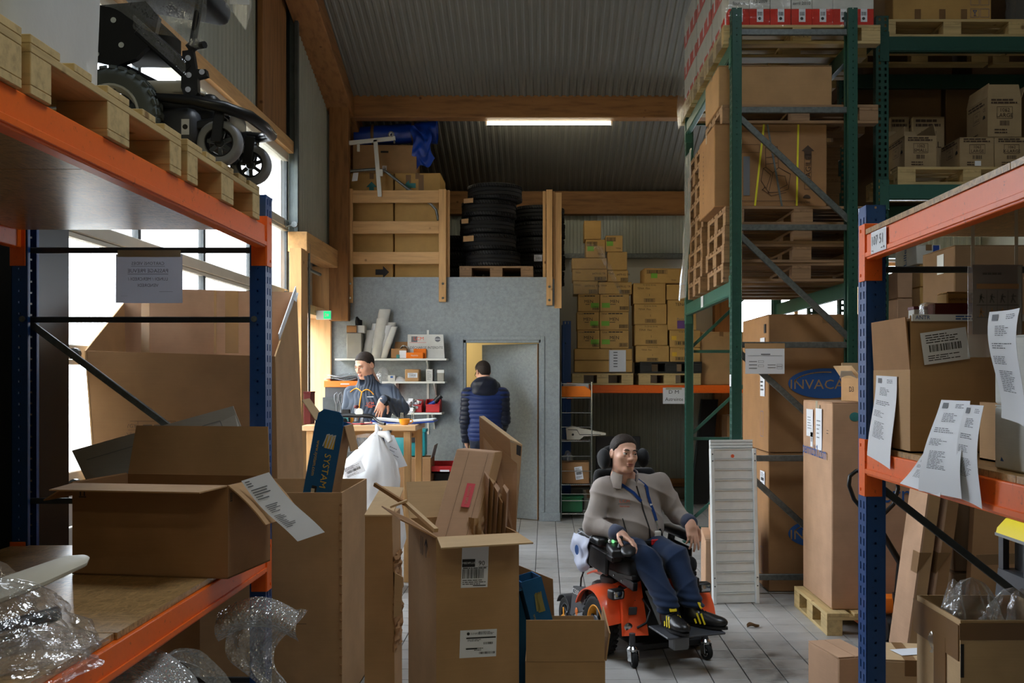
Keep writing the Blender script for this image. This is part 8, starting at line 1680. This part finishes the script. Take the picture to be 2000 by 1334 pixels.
bfun = S_un([body, hand_sdf(hR @ Matrix.Diagonal((-1, 1, 1, 1)), (6, 12, 18, 24), 5, 30, 1.02), hand_sdf(hL, (20, 24, 24, 26), 4, 20)], .012)
link('body', sdf_mesh(bfun, (-.36, -.58, .02), (.46, .22, 1.94), .005, 'body'), 'skin_tan', m2)
face_parts(m2, Mh, look=(-10, -22)); sbuild('hair', S_xf(hair_sdf(.0045), Mh), HC - V((.14, .15, .13)), HC + V((.14, .15, .16)), .004, 'hair', m2)
jk = S_un([S_ell((0, .02, 1.37), (.205, .135, .20)), S_ell((.0, .02, 1.17), (.19, .145, .2)), S_cap(shL, shR, .07), S_cap((-.01, .02, 1.56), (-.025, -.01, 1.655), .088, .078)], .06)
jk = S_un([jk, S_cap(shL, elL, .072, .064), S_cap(elL, wrL, .062, .046), S_cap(shR, elR, .076, .072), S_cap(elR, A_(wrR) * .93 + A_(elR) * .07, .070, .048)], .03)
nk = S_un([S_xf(S_cap((0, .02, -.06), (0, .04, -.2), .064), Mh), S_xf(S_ell((0, -.09, -.115), (.03, .06, .05)), Mh)], .01)
def jq(p):
    a = np.arctan2(p[:, 1] - .02, p[:, 0]); arm = p[:, 0] > .22
    q = np.abs(np.sin(np.where(arm, p[:, 0] * 95 + p[:, 2] * 25, a * 11 + 1.2 * np.sin(p[:, 2] * 30)))) ** .6
    return jk(p) - .007 * q + .004 + .0025 * np.sin(p[:, 2] * 60 + p[:, 0] * 30)
sbuild('quilted_jacket', lambda p: np.maximum(np.maximum(jq(p), 1.02 - p[:, 2]), -nk(p)), (-.34, -.44, .98), (.46, .22, 1.70), .005, 'slate_puffer', m2)
def onj(x, z):
    p = np.array([[x, -.4, z]])
    for _ in range(80):
        d = float(jq(p)[0]); p[0, 1] += d * .6 if d > 5e-4 else 0
    return V(p[0]) + V((0, -.004, 0))
MB().tube([onj(-.055 + .0 * t_ - .05 * t_, 1.52 - .42 * t_) for t_ in [k / 14 for k in range(15)]], .006, 6).build('zip', 'yellow_orange', m2, smooth=60)
for s in (-1, 1): MB().tube([onj(-.055 + s * .11 * t_, 1.52 + .035 * math.sin(PI * t_) - (.02 * t_ if s > 0 else .0)) for t_ in [k / 6 for k in range(7)]], .005, 6).build('collar_piping', 'yellow_orange', m2)
p = onj(.03, 1.42); Dm = Matrix.Translation(p + V((0, -.008, 0))) @ Matrix.Rotation(R(90), 4, 'X'); text(m2, Dm, 'LCM', .034, 'ink_orange', name='embroidery'); prt(m2, Dm, [(-.045, -.022, .045, -.018), (-.02, -.036, .02, -.03)], 'ink_orange', 'embroidery_line'); prt(m2, Dm @ Matrix.Translation((0, .06, 0)), [(-.03, -.003, .03, .003)], 'ink_white', 'small_logo')
e, w_ = V(elR), V(wrR); d = (w_ - e).normalized(); MB().tube([w_ - d * .04, w_ - d * .03, w_ + d * .0, w_ + d * .006], [.05, .054, .05, .042], 18).build('cuff', 'black_cloth', m2, smooth=60); MB().tube([w_ + d * .004, w_ + d * .014], [.04, .036], 16).build('cuff_lining', 'orange_plastic', m2)
MB().lathe([(.0108, -.002), (.0118, 0), (.0108, .002)], 12, hR @ Matrix.Translation((.010, .108, -.006)) @ Matrix.Rotation(R(80), 4, 'X')).build('ring', 'chrome', m2)
tr = S_un([S_ell((0, .04, 1.02), (.18, .13, .12)), S_cap((-.09, .04, .98), (-.10, .03, .52), .095, .075), S_cap((.09, .04, .98), (.10, .03, .52), .095, .075), S_cap((-.10, .03, .52), (-.10, .06, .10), .072, .062), S_cap((.10, .03, .52), (.10, .06, .10), .072, .062)], .02)
sbuild('trousers', wrinkle(tr, .012, .8), (-.22, -.14, .02), (.22, .2, 1.12), .008, 'black_cloth', m2)
for x in (-.10, .10): shoe(m2, (x, .06), 0, 'shoe', None, .0)
# ============================================================ THE MAN IN THE DOORWAY
m3 = thing('person', 'man seen from behind in a navy down jacket with a hood, at the office doorway', 'person', (xp(948, 11.12), 11.12, 0), 0)
HC = V((-.03, .03, 1.715)); Mh = Matrix.Translation(HC) @ Matrix.Rotation(R(-148), 4, 'Z') @ Matrix.Rotation(R(22), 4, 'X')
shL, shR = (-.185, .0, 1.46), (.185, .0, 1.46); elL, wrL = (-.215, .0, 1.17), (-.215, .08, .93); elR, wrR = (.205, .02, 1.18), (.16, .2, 1.02)
body = S_un([S_xf(head_sdf(1.0), Mh), S_ell((0, .0, 1.3), (.15, .1, .22)), S_ell((0, .0, 1.0), (.14, .1, .14)), S_cap(shL, elL, .045, .038), S_cap(elL, wrL, .036, .027), S_cap(shR, elR, .045, .038), S_cap(elR, wrR, .036, .027),
             S_cap((-.09, .0, .95), (-.09, .0, .5), .075, .055), S_cap((.09, .0, .95), (.09, .0, .5), .075, .055), S_cap((-.09, .0, .5), (-.09, .02, .1), .05, .04), S_cap((.09, .0, .5), (.09, .02, .1), .05, .04)], .03)
bfun = S_un([body, hand_sdf(frame_to(wrL, (.1, .15, -1), (-1, .1, 0)), (18, 22, 24, 26), 3, 20), hand_sdf(frame_to(wrR, (-.3, .8, -.3), (0, 0, 1)) @ Matrix.Diagonal((-1, 1, 1, 1)), (18, 22, 24, 26), 3, 20)], .012)
link('body', sdf_mesh(bfun, (-.34, -.2, .02), (.34, .42, 1.88), .0055, 'body'), 'skin_tan', m3)
face_parts(m3, Mh); sbuild('hair', S_xf(hair_sdf(.010, ((-.1, .06), (-.06, .056), (-.035, .03), (.0, .018), (.02, .0), (.05, -.06), (.1, -.075))), Mh), HC - V((.15, .15, .15)), HC + V((.15, .15, .16)), .0045, 'hair', m3)
gl = MB()
for s in (-1, 1): gl.tube([Mh @ V((s * .031 + .022 * math.cos(a), -.098, .018 * math.sin(a))) for a in [2 * PI * k / 16 for k in range(16)]], .0022, 6, True).tube([Mh @ V((s * .054, -.096, .004)), Mh @ V((s * .078, -.02, .006)), Mh @ V((s * .08, .012, .0))], .0022, 6)
gl.build('glasses', 'black_plastic', m3)
tor = S_un([S_ell((0, .0, 1.32), (.215, .145, .22)), S_ell((0, .0, 1.07), (.20, .15, .24)), S_cap(shL, shR, .085)], .06)
bq = lambda p, ph=0: .010 * np.abs(np.sin(PI * (p[:, 2] + ph) / .052)) ** .55
tq = lambda p: tor(p) - bq(p) + .006
sbuild('down_jacket', lambda p: np.maximum(tq(p), .86 - p[:, 2]), (-.28, -.22, .83), (.28, .22, 1.62), .005, 'navy_puffer', m3)
for nm, s, e, w_ in (('left', shL, elL, wrL), ('right', shR, elR, wrR)):
    sl_ = S_un([S_cap(s, e, .085, .074), S_cap(e, w_, .072, .055)], .02); lo = V([min(s[i], e[i], w_[i]) - .12 for i in range(3)]); hi = V([max(s[i], e[i], w_[i]) + .12 for i in range(3)])
    sbuild('sleeve', lambda p, f=sl_: np.maximum(f(p) - bq(p, .02) + .006, (w_[2] - .01) - p[:, 2]), lo, hi, .005, 'dark_puffer', m3)
hd_ = S_sub(S_un([S_ell((-.0, -.06, 1.57), (.145, .10, .10)), S_cap((-.10, .02, 1.55), (.10, .02, 1.55), .07), S_ell((0, -.02, 1.49), (.17, .12, .06))], .04), S_xf(S_ell((0, .0, -.01), (.078, .10, .12)), Mh), .02)
sbuild('hood', wrinkle(hd_, .005, 1.0, .5), (-.25, -.22, 1.38), (.25, .2, 1.74), .005, 'dark_puffer', m3)
tr = S_un([S_ell((0, .0, .95), (.17, .13, .12)), S_cap((-.09, .0, .93), (-.09, .0, .5), .09, .072), S_cap((.09, .0, .93), (.09, .0, .5), .09, .072), S_cap((-.09, .0, .5), (-.09, .02, .10), .07, .062), S_cap((.09, .0, .5), (.09, .02, .10), .07, .062)], .02)
sbuild('jeans', wrinkle(tr, .012, .8), (-.22, -.16, .02), (.22, .18, 1.08), .008, 'dark_jeans', m3)
for x in (-.09, .09): shoe(m3, (x, .02), 180, 'shoe', None, .0)
